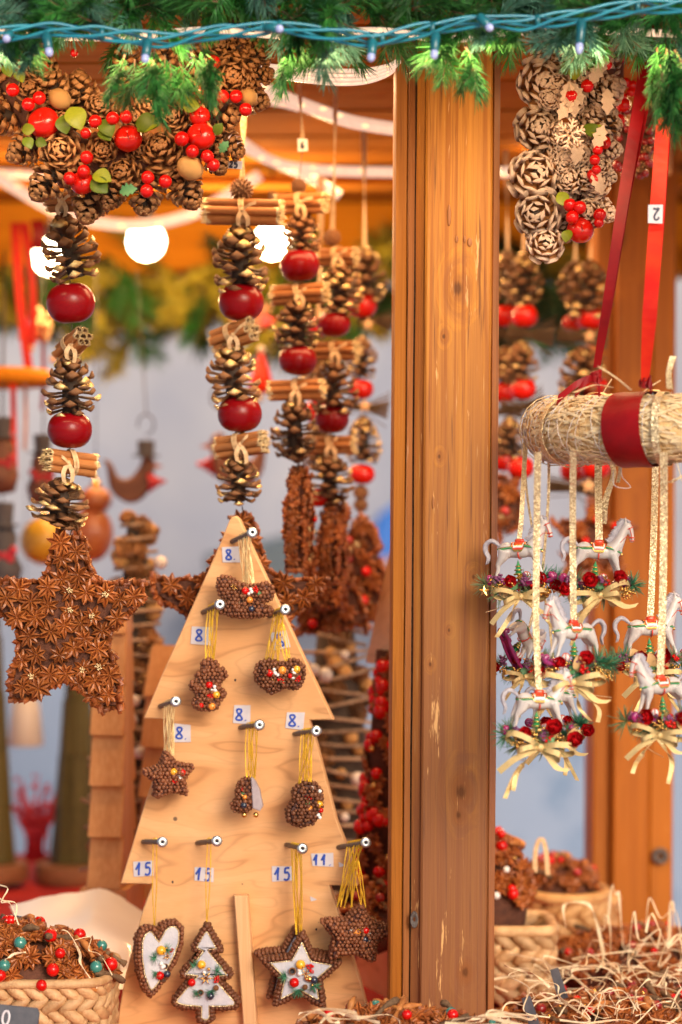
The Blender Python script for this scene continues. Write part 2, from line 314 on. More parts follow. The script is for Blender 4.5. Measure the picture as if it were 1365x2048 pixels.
# ------------------------------------------------------------------ mesh building
class MB:
    def __init__(s): s.v = []; s.f = []; s.m = []; s.s = []
    def add(s, vs, fs, mi=0, smooth=True, X=None):
        o = len(s.v)
        if X is not None: vs = [X @ V(v) for v in vs]
        s.v += [tuple(v) for v in vs]
        for f in fs: s.f.append(tuple(i + o for i in f))
        if isinstance(mi, (list, tuple)): s.m += list(mi)
        else: s.m += [mi] * len(fs)
        s.s += [smooth] * len(fs)
        return s
    def mesh(s, name, mats):
        me = bpy.data.meshes.new(name)
        me.from_pydata(s.v, [], s.f)
        for k in mats: me.materials.append(M[k])
        me.polygons.foreach_set('material_index', s.m)
        me.polygons.foreach_set('use_smooth', s.s)
        me.update()
        return me
    # --- primitives
    def ball(s, c, r, seg=10, rings=7, mi=0, X=None):
        if not isinstance(r, (tuple, list)): r = (r, r, r)
        vs = [(c[0], c[1], c[2] + r[2])]
        for i in range(1, rings):
            a = PI * i / rings
            for j in range(seg):
                b = 2 * PI * j / seg
                vs.append((c[0] + r[0] * math.sin(a) * math.cos(b), c[1] + r[1] * math.sin(a) * math.sin(b), c[2] + r[2] * math.cos(a)))
        vs.append((c[0], c[1], c[2] - r[2]))
        fs = [(0, 1 + j, 1 + (j + 1) % seg) for j in range(seg)]
        for i in range(rings - 2):
            for j in range(seg):
                a = 1 + i * seg + j; b = 1 + i * seg + (j + 1) % seg
                fs.append((a, a + seg, b + seg, b))
        L = len(vs) - 1; o = 1 + (rings - 2) * seg
        fs += [(o + (j + 1) % seg, o + j, L) for j in range(seg)]
        return s.add(vs, fs, mi, True, X)
    def box(s, lo, hi, mi=0, X=None, smooth=False):
        vs = [(x, y, z) for z in (lo[2], hi[2]) for y in (lo[1], hi[1]) for x in (lo[0], hi[0])]
        fs = [(0, 2, 3, 1), (4, 5, 7, 6), (0, 1, 5, 4), (2, 6, 7, 3), (0, 4, 6, 2), (1, 3, 7, 5)]
        return s.add(vs, fs, mi, smooth, X)
    def tube(s, pts, r, seg=6, mi=0, caps=True, X=None, flat=1.0, capmi=None):
        pts = [V(p) for p in pts]; n = len(pts)
        t0 = (pts[1] - pts[0]).normalized()
        ref = V((0, 1, 0)) if abs(t0.y) < .9 else V((1, 0, 0))
        u = (ref - t0 * ref.dot(t0)).normalized()
        vs = []
        for i, p in enumerate(pts):
            t = (pts[min(i + 1, n - 1)] - pts[max(i - 1, 0)]).normalized()
            u = (u - t * u.dot(t))
            u = u.normalized() if u.length > 1e-6 else t.orthogonal().normalized()
            w_ = t.cross(u)
            rr = r(i / (n - 1)) if callable(r) else (r[i] if isinstance(r, (list, tuple)) else r)
            for j in range(seg):
                a = 2 * PI * j / seg
                vs.append(p + u * (math.cos(a) * rr * flat) + w_ * (math.sin(a) * rr))
        fs = []
        for i in range(n - 1):
            for j in range(seg):
                a = i * seg + j; b = i * seg + (j + 1) % seg
                fs.append((a, b, b + seg, a + seg))
        mm = [mi] * len(fs)
        if caps:
            fs.append(tuple(range(seg))[::-1]); fs.append(tuple(range((n - 1) * seg, n * seg)))
            mm += [mi if capmi is None else capmi] * 2
        return s.add(vs, fs, mm, True, X)
    def lathe(s, prof, seg=20, mi=0, X=None, smooth=True, fm=None):
        """prof: (radius, z) from bottom to top"""
        vs = []; fs = []
        for (r, z) in prof:
            for j in range(seg):
                a = 2 * PI * j / seg; vs.append((r * math.cos(a), r * math.sin(a), z))
        mm = []
        for i in range(len(prof) - 1):
            for j in range(seg):
                a = i * seg + j; b = i * seg + (j + 1) % seg
                fs.append((a, b, b + seg, a + seg)); mm.append(fm[i] if fm else mi)
        return s.add(vs, fs, mm, smooth, X)
    def strip(s, pts, sides, w_, th=.0004, mi=0, X=None):
        """a ribbon of real thickness; sides = one vector or one per point"""
        pts = [V(p) for p in pts]; n = len(pts); vs = []
        for i, p in enumerate(pts):
            sd_ = V(sides[i]) if isinstance(sides, list) else V(sides)
            t = (pts[min(i + 1, n - 1)] - pts[max(i - 1, 0)])
            nn = sd_.cross(t)
            nn = nn.normalized() if nn.length > 1e-9 else V((0, 1, 0))
            sd_ = sd_.normalized(); ww = (w_(i / (n - 1)) if callable(w_) else w_) / 2
            vs += [p - sd_ * ww - nn * th / 2, p + sd_ * ww - nn * th / 2, p + sd_ * ww + nn * th / 2, p - sd_ * ww + nn * th / 2]
        fs = []
        for i in range(n - 1):
            for j in range(4):
                a = i * 4 + j; b = i * 4 + (j + 1) % 4
                fs.append((a, b, b + 4, a + 4))
        fs += [(3, 2, 1, 0), tuple(range((n - 1) * 4, n * 4))]
        return s.add(vs, fs, mi, False, X)
    def prism(s, poly, y0, y1, mi=0, side=None, X=None, bev=0.0):
        """poly in XZ (ccw seen from the front), front face at y0, back at y1"""
        n = len(poly); side = mi if side is None else side
        if bev:
            q = offset(poly, -bev)
            vs = [(x, y0, z) for x, z in q] + [(x, y0 + bev, z) for x, z in poly] + [(x, y1 - bev, z) for x, z in poly] + [(x, y1, z) for x, z in q]
            L = 4
        else:
            vs = [(x, y0, z) for x, z in poly] + [(x, y1, z) for x, z in poly]; L = 2
        fs = [tuple(range(n)), tuple(range((L - 1) * n, L * n))[::-1]]; mm = [mi, mi]
        for k in range(L - 1):
            for i in range(n):
                j = (i + 1) % n
                fs.append((k * n + j, k * n + i, (k + 1) * n + i, (k + 1) * n + j)); mm.append(side)
        return s.add(vs, fs, mm, False, X)
def area(poly): return sum(a[0] * b[1] - b[0] * a[1] for a, b in zip(poly, poly[1:] + poly[:1])) / 2
def offset(poly, d):
    """outward offset by d (poly ccw)"""
    n = len(poly); out = []
    for i in range(n):
        a, b, c = V(poly[i - 1]), V(poly[i]), V(poly[(i + 1) % n])
        e1 = (b - a).normalized(); e2 = (c - b).normalized()
        n1 = V((e1.y, -e1.x)); n2 = V((e2.y, -e2.x))
        m = (n1 + n2)
        m = m.normalized() if m.length > 1e-5 else n1
        k = d / max(.45, m.dot(n1))
        out.append((b.x + m.x * k, b.y + m.y * k))
    return out
def ccw(p): return p if area(p) > 0 else p[::-1]
def inside(p, poly):
    x, y = p; c = False; n = len(poly)
    for i in range(n):
        x1, y1 = poly[i]; x2, y2 = poly[i - 1]
        if (y1 > y) != (y2 > y) and x < (x2 - x1) * (y - y1) / (y2 - y1) + x1: c = not c
    return c
def edge_dist(p, poly):
    best = 9; q = V(p)
    for a, b in zip(poly, poly[1:] + poly[:1]):
        a = V(a); e = V(b) - a
        t = max(0, min(1, (q - a).dot(e) / max(e.length_squared, 1e-12)))
        best = min(best, (q - a - e * t).length)
    return best
def resample(poly, step, closed=True):
    pts = [V(p) for p in poly] + ([V(poly[0])] if closed else [])
    Ls = [(b - a).length for a, b in zip(pts, pts[1:])]; tot = sum(Ls)
    n = max(3, round(tot / step)); out = []
    i = 0; acc = 0
    for k in range(n if closed else n + 1):
        d = tot * k / n
        while i < len(Ls) - 1 and acc + Ls[i] < d: acc += Ls[i]; i += 1
        t = (d - acc) / max(Ls[i], 1e-9); p = pts[i].lerp(pts[i + 1], t); e = (pts[i + 1] - pts[i]).normalized()
        out.append((p, e))
    return out
def catmull(pts, n=8, closed=False):
    pts = [V(p) for p in pts]; out = []
    N = len(pts)
    for i in range(N if closed else N - 1):
        g = (lambda k: pts[k % N]) if closed else (lambda k: pts[max(0, min(N - 1, k))])
        p0, p1, p2, p3 = g(i - 1), g(i), g(i + 1), g(i + 2)
        for k in range(n):
            t = k / n
            out.append(.5 * ((2 * p1) + (p2 - p0) * t + (2 * p0 - 5 * p1 + 4 * p2 - p3) * t * t + (3 * p1 - p0 - 3 * p2 + p3) * t ** 3))
    if not closed: out.append(pts[-1])
    return out

# ------------------------------------------------------------------ objects
COL = sc.collection
W = {}
def T(v): return Matrix.Translation(V(v))
def Rx(a): return Matrix.Rotation(a, 4, 'X')
def Ry(a): return Matrix.Rotation(a, 4, 'Y')
def Rz(a): return Matrix.Rotation(a, 4, 'Z')
def Sc(s, t=None, u=None):
    m = Matrix.Identity(4); m[0][0] = s; m[1][1] = s if t is None else t; m[2][2] = s if u is None else u; return m
def aim(n, spin=0.0):
    """rotation whose z axis is n"""
    return V(n).normalized().to_track_quat('Z', 'Y').to_matrix().to_4x4() @ Rz(spin)
LABELS = set()
def thing(name, label, cat, loc=(0, 0, 0), group=None, kind=None, mesh=None, X=None):
    o = bpy.data.objects.new(name, mesh); COL.objects.link(o)
    X = X or T(loc)
    o.matrix_basis = X; W[o.name] = X.copy()
    o['label'] = label; o['category'] = cat
    if label in LABELS and not group: print('DUP LABEL', label)
    LABELS.add(label)
    if group: o['group'] = group
    if kind: o['kind'] = kind
    return o
def struct(name, mesh, label=None, X=None):
    o = bpy.data.objects.new(name, mesh); COL.objects.link(o)
    X = X or Matrix.Identity(4)
    o.matrix_basis = X; W[o.name] = X.copy(); o['kind'] = 'structure'
    if label: o['label'] = label
    return o
def part(name, mesh, par, X=None, label=None, kind=None):
    """X = world matrix"""
    o = bpy.data.objects.new(name, mesh); COL.objects.link(o)
    X = X if X is not None else W[par.name]
    o.parent = par
    o.matrix_basis = W[par.name].inverted() @ X
    W[o.name] = X.copy()
    if label: o['label'] = label
    if kind: o['kind'] = kind
    return o
def mpart(name, mb, mats, par, X=None, label=None, kind=None):
    """mb holds world coordinates; recentred on the parent's frame"""
    me = mb.mesh(name, mats)
    me.transform(W[par.name].inverted() if X is None else Matrix.Identity(4))
    return part(name, me, par, X, label, kind)
CACHE = {}
def cached(key, fn):
    if key not in CACHE: CACHE[key] = fn()
    return CACHE[key]

# ------------------------------------------------------------------ shared shapes
def cone_mesh(seed, L=2.2, n=66, openness=1.0, mats=('cone_core', 'cone', 'cone_tip'), gold=0.0, width=1.0):
    """pine cone of radius 1 along z, scales in golden-angle spirals; tip of the cone points up"""
    r = random.Random(seed); b = MB()
    b.tube([(0, 0, -L / 2), (0, 0, 0), (0, 0, L / 2 * .92)], [.30, .30, .08], 8, 0)
    for i in range(n):
        t = i / (n - 1)
        z = -L / 2 + .04 * L + L * .88 * t ** .95
        a = i * 2.39996 + r.uniform(-.12, .12)
        prof = (.72 + .28 * math.sin(min(1, t / .35) * PI / 2)) if t < .3 else max(.2, 1.0 - ((t - .3) / .7) ** 1.35 * .78)
        ln = prof * r.uniform(.9, 1.06) - .10
        el = math.radians((-24 + 88 * t ** 1.15) * openness + r.uniform(-8, 8)) if openness > 0 else math.radians(40)
        d = V((math.cos(a) * math.cos(el), math.sin(a) * math.cos(el), math.sin(el)))
        sd = V((-math.sin(a), math.cos(a), 0)); u = d.cross(sd); u = -u if u.z < 0 else u
        o = V((math.cos(a) * .12, math.sin(a) * .12, z))
        if r.random() < .05: continue
        ww = (.29 * (.6 + .4 * prof)) * width * r.uniform(.85, 1.12)
        secs = [(.05, .35, .05, 0), (.50, .66, .055, -.01), (.78, 1.0, .07, .0), (.92, .98, .15, .06), (1.0, .62, .12, .12)]
        vs = []; gl = r.random() < gold
        for (q, wq, tq, uq) in secs:
            c = o + d * (q * ln) + u * (uq * .8)
            vs += [c + sd * (ww * wq), c + u * tq, c - sd * (ww * wq), c - u * (tq * .8)]
        fs = []; mm = []
        for k in range(4):
            for j in range(4):
                A = k * 4 + j; B = k * 4 + (j + 1) % 4
                fs.append((A, B, B + 4, A + 4)); mm.append((3 if gl else 2) if k >= 2 else 1)
        fs.append((16, 17, 18, 19)); mm.append(3 if gl else 2)
        b.add(vs, fs, mm, True)
    return b.mesh('pine_cone', mats)
def get_cone(kind, var=0):
    spec = {'nat': ('cone_core', 'cone', 'cone_tip'), 'pale': ('cone_core', 'cone', 'cone_pale'), 'frost': ('cone_core', 'cone_tip', 'frost'),
            'gold': ('cone_core', 'cone_dark', 'cone'), 'dark': ('cone_core', 'cone_dark', 'cone')}[kind] + ('gold_tip',)
    var %= 4
    return cached(('cone', kind, var), lambda: cone_mesh(11 + var * 7, (2.15, 2.3, 1.5, 1.7)[var], (56, 62, 44, 50)[var], (1, .85, .80, .85)[var], spec, {'gold': .34, 'dark': .12}.get(kind, 0), (1.0, 1.05, 1.3, 1.2)[var]))

def anise_mesh(seed):
    r = random.Random(seed); b = MB()
    for k in range(8):
        a = k * PI / 4 + r.uniform(-.09, .09); L = r.uniform(.82, 1.05); el = r.uniform(.02, .22)
        d = V((math.cos(a) * math.cos(el), math.sin(a) * math.cos(el), math.sin(el))); sd = V((-math.sin(a), math.cos(a), 0)); u = V((0, 0, 1))
        op = r.uniform(.25, .6)
        vs = []; secs = [(.04, .06, .16), (.25, .15, .24), (.5, .20, .27), (.72, .155, .24), (.9, .07, .20), (1.0, .01, .22)]
        for (q, wq, h) in secs:
            c = d * (q * L); wq *= 1.05
            ring = [(-wq, h * .75), (-wq * .95, .02), (0, -.12), (wq * .95, .02), (wq, h * .75), (wq * op, h), (0, h - wq * 1.1), (-wq * op, h)]
            vs += [c + sd * x + u * y for x, y in ring]
        fs = []; mm = []
        for i in range(5):
            for j in range(8):
                A = i * 8 + j; B = i * 8 + (j + 1) % 8
                fs.append((A, B, B + 8, A + 8)); mm.append(1 if j in (4, 7) else 0)
        b.add(vs, fs, mm, False)
    b.ball((0, 0, .12), (.10, .10, .12), 6, 4)
    return b.mesh('anise_star', ['anise', 'anise_lip'])
def anise(i=None): 
    i = RN.randrange(4) if i is None else i
    return cached(('anise', i), lambda: anise_mesh(40 + i))
def glob_mesh():
    b = MB(); r = random.Random(3)
    for _ in range(14):
        b.ball((r.gauss(0, .4), r.gauss(0, .4), r.uniform(0, .35)), r.uniform(.16, .34), 5, 4)
    return b.mesh('gold_sparkle', ['goldglit'])
def apple_mesh(m='apple', sq=.8):
    prof = []
    for i in range(15):
        a = -PI / 2 + PI * i / 14
        r = math.cos(a) ** .72 if math.cos(a) > 1e-6 else 0
        z = math.sin(a) * sq
        k = max(0, 1 - r / .42)
        z -= math.copysign(k * k * .20, z)
        prof.append((max(r, .002), z))
    b = MB().lathe(prof, 26)
    return b.mesh('apple', [m])
def bead_mesh(m, seg=12, rings=8): return MB().ball((0, 0, 0), 1, seg, rings).mesh('bead', [m])
def bead(m): return cached(('bead', m), lambda: bead_mesh(m))
def holed_bead(m): return cached(('hb', m), lambda: MB().ball((0, 0, 0), 1, 14, 9, 0).ball((0, 0, .90), (.22, .22, .14), 8, 5, 1).mesh('bead', [m, 'black']))
def gumball_mesh():
    b = MB(); b.ball((0, 0, 0), .8, 10, 7); r = random.Random(2)
    for i in range(70):
        z = 1 - 2 * (i + .5) / 70; a = i * 2.39996; q = math.sqrt(1 - z * z)
        d = V((q * math.cos(a), q * math.sin(a), z)); X = T(d * .72) @ aim(d, r.uniform(0, 6))
        b.tube([(0, 0, 0), (0, 0, .2), (.05, 0, .36)], [.13, .10, .01], 4, 0, False, X)
    return b.mesh('sweetgum_ball', ['cone'])
def leaf_mesh(m, L=1.0, wd=.42, jag=False):
    b = MB(); n = 9; vs = []
    for i in range(n):
        t = i / (n - 1); w_ = wd * math.sin(PI * min(1, t * .97 + .02)) ** .75
        if jag and i % 2: w_ *= .62
        z = .10 * math.sin(PI * t)
        vs += [(-w_, t * L, z + .16 * w_ / wd), (0, t * L, z), (w_, t * L, z + .16 * w_ / wd)]
    fs = []
    for i in range(n - 1):
        for j in range(2): fs.append((i * 3 + j, i * 3 + j + 1, i * 3 + j + 4, i * 3 + j + 3))
    k = len(vs); vs2 = vs + [(x, y, z - .02) for x, y, z in vs]
    fs2 = fs + [tuple(q + k for q in f[::-1]) for f in fs]
    b.add(vs2, fs2, 0, True)
    return b.mesh('leaf', [m])
def sprig_mesh(seed, mats, nn=110, nl=.42, flat=.5, th=.011):
    """a fir twig of length 1 along x, needles all round"""
    r = random.Random(seed); b = MB()
    bend = r.uniform(-.12, .12)
    pt = lambda t: V((t, bend * t * t, .05 * math.sin(t * 3)))
    b.tube([pt(t / 5) for t in range(6)], lambda t: .022 * (1 - .5 * t), 5, 1)
    side = [(pt(t), d) for t, d in ((.35, 1), (.5, -1))]
    def needles(p0, d0, L, n):
        for i in range(n):
            t = .06 + .94 * (i + r.random()) / n
            c = p0(t)
            a = r.choice((0, PI)) + r.gauss(0, flat) ; f = math.radians(r.uniform(36, 62) * (1 - .45 * t))
            s = V((-d0.y, d0.x, 0)); up = V((0, 0, 1))
            dd = d0 * math.cos(f) + (s * math.cos(a) + up * math.sin(a)) * math.sin(f)
            ln = nl * r.uniform(.75, 1.1) * L
            b.tube([c, c + dd * ln * .5, c + dd * ln + V((0, 0, r.uniform(-.02, .02)))], [th * .7, th, th * .25], 3, 0, False)
    needles(pt, V((1, 0, 0)), 1, nn)
    for (p, d) in side:
        d0 = V((.76, .65 * d, 0)).normalized()
        b.tube([p, p + d0 * .5], [.016, .008], 4, 1)
        needles(lambda t: p + d0 * .5 * t, d0, .85, nn // 2)
    return b.mesh('fir_twig', mats)
def sprig(kind, v=0):
    m = {'g': ['needle', 'stem'], 'b': ['needleb', 'stem'], 'y': ['needley', 'stem'], 'd': ['needled', 'stem']}[kind]
    return cached(('sprig', kind, v), lambda: sprig_mesh(v * 3 + 5, m, 110 if kind in 'gb' else 60, th=.011 if kind in 'gb' else .02))
def tuft_mesh(m, n=60, seed=1, spread=1.2):
    r = random.Random(seed); b = MB()
    for i in range(n):
        a = r.uniform(0, 2 * PI); e = r.uniform(-.15, spread)
        d = V((math.cos(a) * math.cos(e), math.sin(a) * math.cos(e), math.sin(e)))
        L = r.uniform(.65, 1.0)
        b.tube([(0, 0, 0), d * L * .5, d * L + V((0, 0, -.05))], [.018, .024, .010], 3, 0, False)
    return b.mesh('needle_tuft', [m])
def tuft(m, v=0): return cached(('tuft', m, v), lambda: tuft_mesh(m, 46, v + 1))
def rose_mesh():
    b = MB(); r = random.Random(4)
    b.ball((0, 0, .25), (.3, .3, .35), 7, 5)
    for ring, (n, rad, el, sz) in enumerate(((3, .22, 1.25, .5), (4, .38, .85, .6), (6, .5, .35, .68))):
        for k in range(n):
            a = 2 * PI * (k + ring * .4) / n + r.uniform(-.2, .2)
            X = Rz(a) @ T((rad * .35, 0, .04)) @ Ry(-el + r.uniform(-.15, .15))
            vs = []; m = 5
            for i in range(m):
                for j in range(5):
                    u = i / (m - 1); v = (j - 2) / 2
                    wv = sz * math.sin(PI * (u * .7 + .2)) * .75
                    vs.append((u * sz, v * wv, .22 * v * v + .28 * u * u * (1 + .3 * v * math.sin(5 * v + k)) + r.uniform(-.02, .02)))
            fs = [(i * 5 + j, i * 5 + j + 1, i * 5 + j + 6, i * 5 + j + 5) for i in range(m - 1) for j in range(4)]
            k0 = len(vs); vs2 = vs + [(x, y, z - .035) for x, y, z in vs]
            b.add(vs2, fs + [tuple(q + k0 for q in f[::-1]) for f in fs], 0, True, X)
    return b.mesh('rose', ['rose'])
def berries_mesh(m, n=26, seed=2, rr=.16):
    r = random.Random(seed); b = MB()
    for i in range(n):
        d = V((r.gauss(0, 1), r.gauss(0, 1), r.gauss(0, 1))).normalized() * r.uniform(.4, 1)
        b.ball((d.x, d.y * .7, d.z * .7), rr * r.uniform(.8, 1.2), 6, 5)
    return b.mesh('berry_cluster', [m])
def star_mesh(m, th=.25):
    p = [(math.cos(PI / 2 + k * PI / 5) * (1 if k % 2 == 0 else .42), math.sin(PI / 2 + k * PI / 5) * (1 if k % 2 == 0 else .42)) for k in range(10)]
    b = MB(); n = 10
    vs = [(x, 0, z) for x, z in p] + [(0, -th, 0), (0, th, 0)]
    fs = [((i + 1) % n, i, n) for i in range(n)] + [(i, (i + 1) % n, n + 1) for i in range(n)]
    b.add(vs, fs, 0, False); return b.mesh('small_star', [m])
def flower_mesh(m):
    b = MB()
    for k in range(6):
        a = k * PI / 3
        b.tube([(0, 0, 0), (math.cos(a) * .5, math.sin(a) * .5, .16), (math.cos(a), math.sin(a), .05)], [.06, .2, .02], 5, 0, True, None, .4)
    for k in range(10):
        a = k * .7; b.tube([(0, 0, 0), (math.cos(a) * .3, math.sin(a) * .3, .35)], [.025, .03], 4, 0)
    return b.mesh('metal_flower', [m])
def bow_mesh(m, seed, wd=.17, tails=True):
    r = random.Random(seed); b = MB()
    for s in (-1, 1):
        pts = catmull([(0, 0, 0), (.35 * s, -.22, .16), (.75 * s, -.16, .22), (.92 * s, .02, .08), (.7 * s, .12, -.05), (.3 * s, .1, -.04), (0, 0, 0)], 5)
        b.strip(pts, V((.05 * s, .55, 1)), wd, .012)
        pts = catmull([(0, 0, 0), (.25 * s, -.25, -.02), (.5 * s, -.3, -.10 + .05 * s), (.55 * s, -.1, -.22), (.3 * s, .02, -.14), (0, 0, 0)], 5)
        b.strip(pts, V((.1 * s, .5, 1)), wd * .9, .012)
        if tails:
            k = r.uniform(.85, 1.3)
            pts = catmull([(0, 0, 0), (.25 * s * k, -.1, -.18), (.55 * s * k, -.06, -.42 * k), (.85 * s * k, .05, -.62 * k + .2 * s)], 5)
            b.strip(pts, V((.75, .35 * s, .55 * s)), wd, .012)
    b.ball((0, -.06, 0), (.11, .09, .12), 7, 5)
    return b.mesh('bow', [m])
def stick_mesh(seed, gold=True):
    """a cinnamon quill of radius 1, length 2 (z -1..1): bark rolled in from both sides, gilt ends"""
    r = random.Random(seed); prof = []
    for s in (1, -1):
        pp = []
        for i in range(9):
            t = i / 8; a = PI / 2 + s * (PI * 1.0 * t * 1.35)
            q = 1 - .62 * max(0, t - .45) ** 1.0 * 1.2
            pp.append((q * math.cos(a) * .96, q * math.sin(a)))
        prof.append(pp)
    b = MB(); zs = [-1, -.96, -.3, .4, .96, 1]
    for pp in prof:
        n = len(pp); ring = []
        inner = [(x * .80, y * .80) for x, y in pp][::-1]
        loop = pp + inner; m = len(loop); vs = []
        for z in zs:
            j = .03 * math.sin(z * 5 + seed)
            vs += [(x + j, y, z) for x, y in loop]
        fs = []; mm = []
        for k in range(len(zs) - 1):
            for i in range(m):
                A = k * m + i; B = k * m + (i + 1) % m
                fs.append((A, B, B + m, A + m)); mm.append(2 if gold and k in (0, 4) else (0 if i < n else 1))
        for k0 in (0, (len(zs) - 1) * m):
            for i in range(n - 1):
                f = (k0 + i, k0 + i + 1, k0 + m - 2 - i, k0 + m - 1 - i)
                fs.append(f); mm.append(2 if gold else 0)
        b.add(vs, fs, mm, True)
    if gold:
        for k in range(44):
            pp = prof[k % 2]; x, y = pp[r.randrange(9)]; q = r.uniform(.8, 1.06)
            z = r.choice((-1, 1)) * r.uniform(.97, 1.02)
            b.ball((x * q, y * q, z), r.uniform(.07, .17), 5, 3, 2, Matrix.Identity(4))
    return b.mesh('cinnamon_stick', ['cin', 'cin_in', 'goldglit'])
def brush_mesh():
    b = MB(); r = random.Random(8)
    for i in range(60):
        y, z = r.gauss(0, .10), r.gauss(0, .10)
        b.tube([(-1, y * 1.6, z * 1.6), (0, y, z), (1, y * 3.2, z * 3.2)], .02, 3, 0)
    return b.mesh('twig_bundle', ['stem'])
SH = dict(apple=lambda: apple_mesh(), appleb=lambda: apple_mesh('apple_b'), gum=gumball_mesh, leafg=lambda: leaf_mesh('leaf'), leafy=lambda: leaf_mesh('leafy'),
          holly=lambda: leaf_mesh('holly', 1, .4, True), glob=glob_mesh, rose=rose_mesh, gberry=lambda: berries_mesh('gold'), rberry=lambda: berries_mesh('berry', 12, 5, .3),
          pberry=lambda: berries_mesh('plum', 22, 7, .22), star=lambda: star_mesh('gold'), wstar=lambda: star_mesh('ply_edge', .2), flower=lambda: flower_mesh('gold'),
          bow0=lambda: bow_mesh('gbow', 1), bow1=lambda: bow_mesh('gbow', 5), bow2=lambda: bow_mesh('gbow', 9), brush=brush_mesh, tan=lambda: leaf_mesh('tan', 1, .36),
          wleaf=lambda: leaf_mesh('frost', 1, .3, True), wnut=lambda: MB().ball((0, 0, 0), (1, 1, 1.15), 14, 10).mesh('nut', ['nut']))
def sh(k): return cached(k, SH[k])
def stick(i, gold=True): return cached(('stick', i % 3, gold), lambda: stick_mesh(20 + i % 3, gold))
X_ = lambda p, n=(0, -1, 0), s=1.0, spin=0.0: T(p) @ aim(n, spin) @ Sc(s)

# digits as pen strokes in a unit box
def glyph(ch):
    if ch == '8':
        pts = [(.5 + .38 * math.sin(2 * t) * (.8 if math.cos(t) > 0 else 1), .5 + .46 * math.cos(t)) for t in [i * 2 * PI / 22 for i in range(23)]]
        return [pts]
    if ch == '1': return [[(.15, .45), (.5, .85), (.62, .98), (.52, .5), (.48, .02)]]
    if ch == '5': return [[(.82, .95), (.35, .92), (.28, .56), (.55, .62), (.74, .42), (.66, .14), (.38, .02), (.12, .12)]]
    if ch == '2': return [[(.15, .75), (.35, .95), (.65, .92), (.72, .68), (.45, .35), (.15, .05), (.5, .10), (.85, .04)]]
    if ch == '0': return [[(.5 + .34 * math.sin(t), .5 + .46 * math.cos(t)) for t in [i * 2 * PI / 14 for i in range(15)]]]
    if ch == '6': return [[(.7, .95), (.35, .7), (.2, .3), (.45, .03), (.75, .2), (.65, .45), (.25, .35)]]
    if ch == '.': return [[(.2, .06), (.26, .0)]]
def writing(par, txt, c, h, thick, m='ink', rot=0.0, X=None, adv=.72):
    """pen strokes on the face of a label; c centre, facing the lens"""
    b = MB(); tot = sum(.42 if t == '.' else adv for t in txt) * h; x = -tot / 2
    for t in txt:
        for st in glyph(t):
            pts = [(x + p[0] * h * .66, 0, (p[1] - .5) * h) for p in st]
            if len(pts) > 2: pts = catmull(pts, 3)
            b.strip(pts, [V((.5, 0, .86))] * len(pts), thick, .00015) if False else b.tube(pts, thick / 2, 5, 0, True, Matrix.Scale(.18, 4, (0, 1, 0)))
        x += (.42 if t == '.' else adv) * h
    return part('numeral', b.mesh('numeral', [m]), par, (X or T(c)) @ Ry(rot))
def price_label(par, px, py, w_, h_, Y, txt, rot=0.0, m='ink', paper='tape', th=None, dx=0, label=None):
    c = P(px, py, Y); hw, hh = S(w_, Y) / 2, S(h_, Y) / 2
    b = MB(); r = random.Random(int(px))
    j = lambda: r.uniform(-.0006, .0006)
    b.prism([(-hw + j(), -hh + j()), (hw + j(), -hh + j()), (hw + j(), hh + j()), (-hw + j(), hh + j())], 0, .0003)
    lb = part('price_sticker', b.mesh('price_sticker', [paper]), par, T(c) @ Ry(rot), label)
    writing(lb, txt, c + V((S(dx, Y), -.0003, 0)), S(th or h_ * .62, Y), S(4.2, Y), m, rot)
    return lb

# ================================================================== THE SETTING
TZ = CZ - .60                                              # counter top
g = MB().box((-60, -20, -.05), (60, 60, 0)); struct('ground', g.mesh('ground', ['ground']))
b = MB()                                                   # canvas wall of the tent opposite, with slack folds
nx, nz = 80, 12; vs = []
for i in range(nz + 1):
    for j in range(nx + 1):
        x = -6 + 12 * j / nx; z = .0 + 4.2 * i / nz
        vs.append((x, 7.6 + .05 * noise.noise((x * 1.1, z * .6, 0)) + .02 * math.sin(x * 9 + z), z))
b.add(vs, [(i * (nx + 1) + j, i * (nx + 1) + j + 1, (i + 1) * (nx + 1) + j + 1, (i + 1) * (nx + 1) + j) for i in range(nz) for j in range(nx)])
for (x, y, z) in ((-6, 7.75, 0), (6, 7.75, 0)): b.box((x - .05, y, z), (x + .05, y + .1, 4.2))
b.box((-6, 7.75, 4.15), (6, 7.85, 4.25))
thing('tent_wall', 'pale blue-white canvas tent wall standing across the aisle behind the stall', 'tent wall', mesh=b.mesh('tent_wall', ['canvas']))

# roof of the stall: planks run across, each with a bright bevelled edge
RZ = CZ + .555
roof = struct('roof', MB().box((-1.6, 2.40, RZ + .03), (1.6, 4.75, RZ + .05)).mesh('roof', ['roof']), X=Matrix.Identity(4))
roof['label'] = 'orange stained board roof of the stall'
pw = .115; y = 2.42; k = 0
while y < 4.5:
    pl = MB(); q = RN.uniform(-.002, .002)
    pl.prism([(y, RZ + q), (y + pw - .012, RZ + q), (y + pw - .004, RZ + .008), (y + pw - .004, RZ + .024), (y, RZ + .024)], -1.6, 1.6)
    me = pl.mesh('plank', ['roof'])
    me.transform(Matrix(((0, -1, 0, 0), (1, 0, 0, 0), (0, 0, 1, 0), (0, 0, 0, 1))))
    part('plank', me, roof); y += pw; k += 1
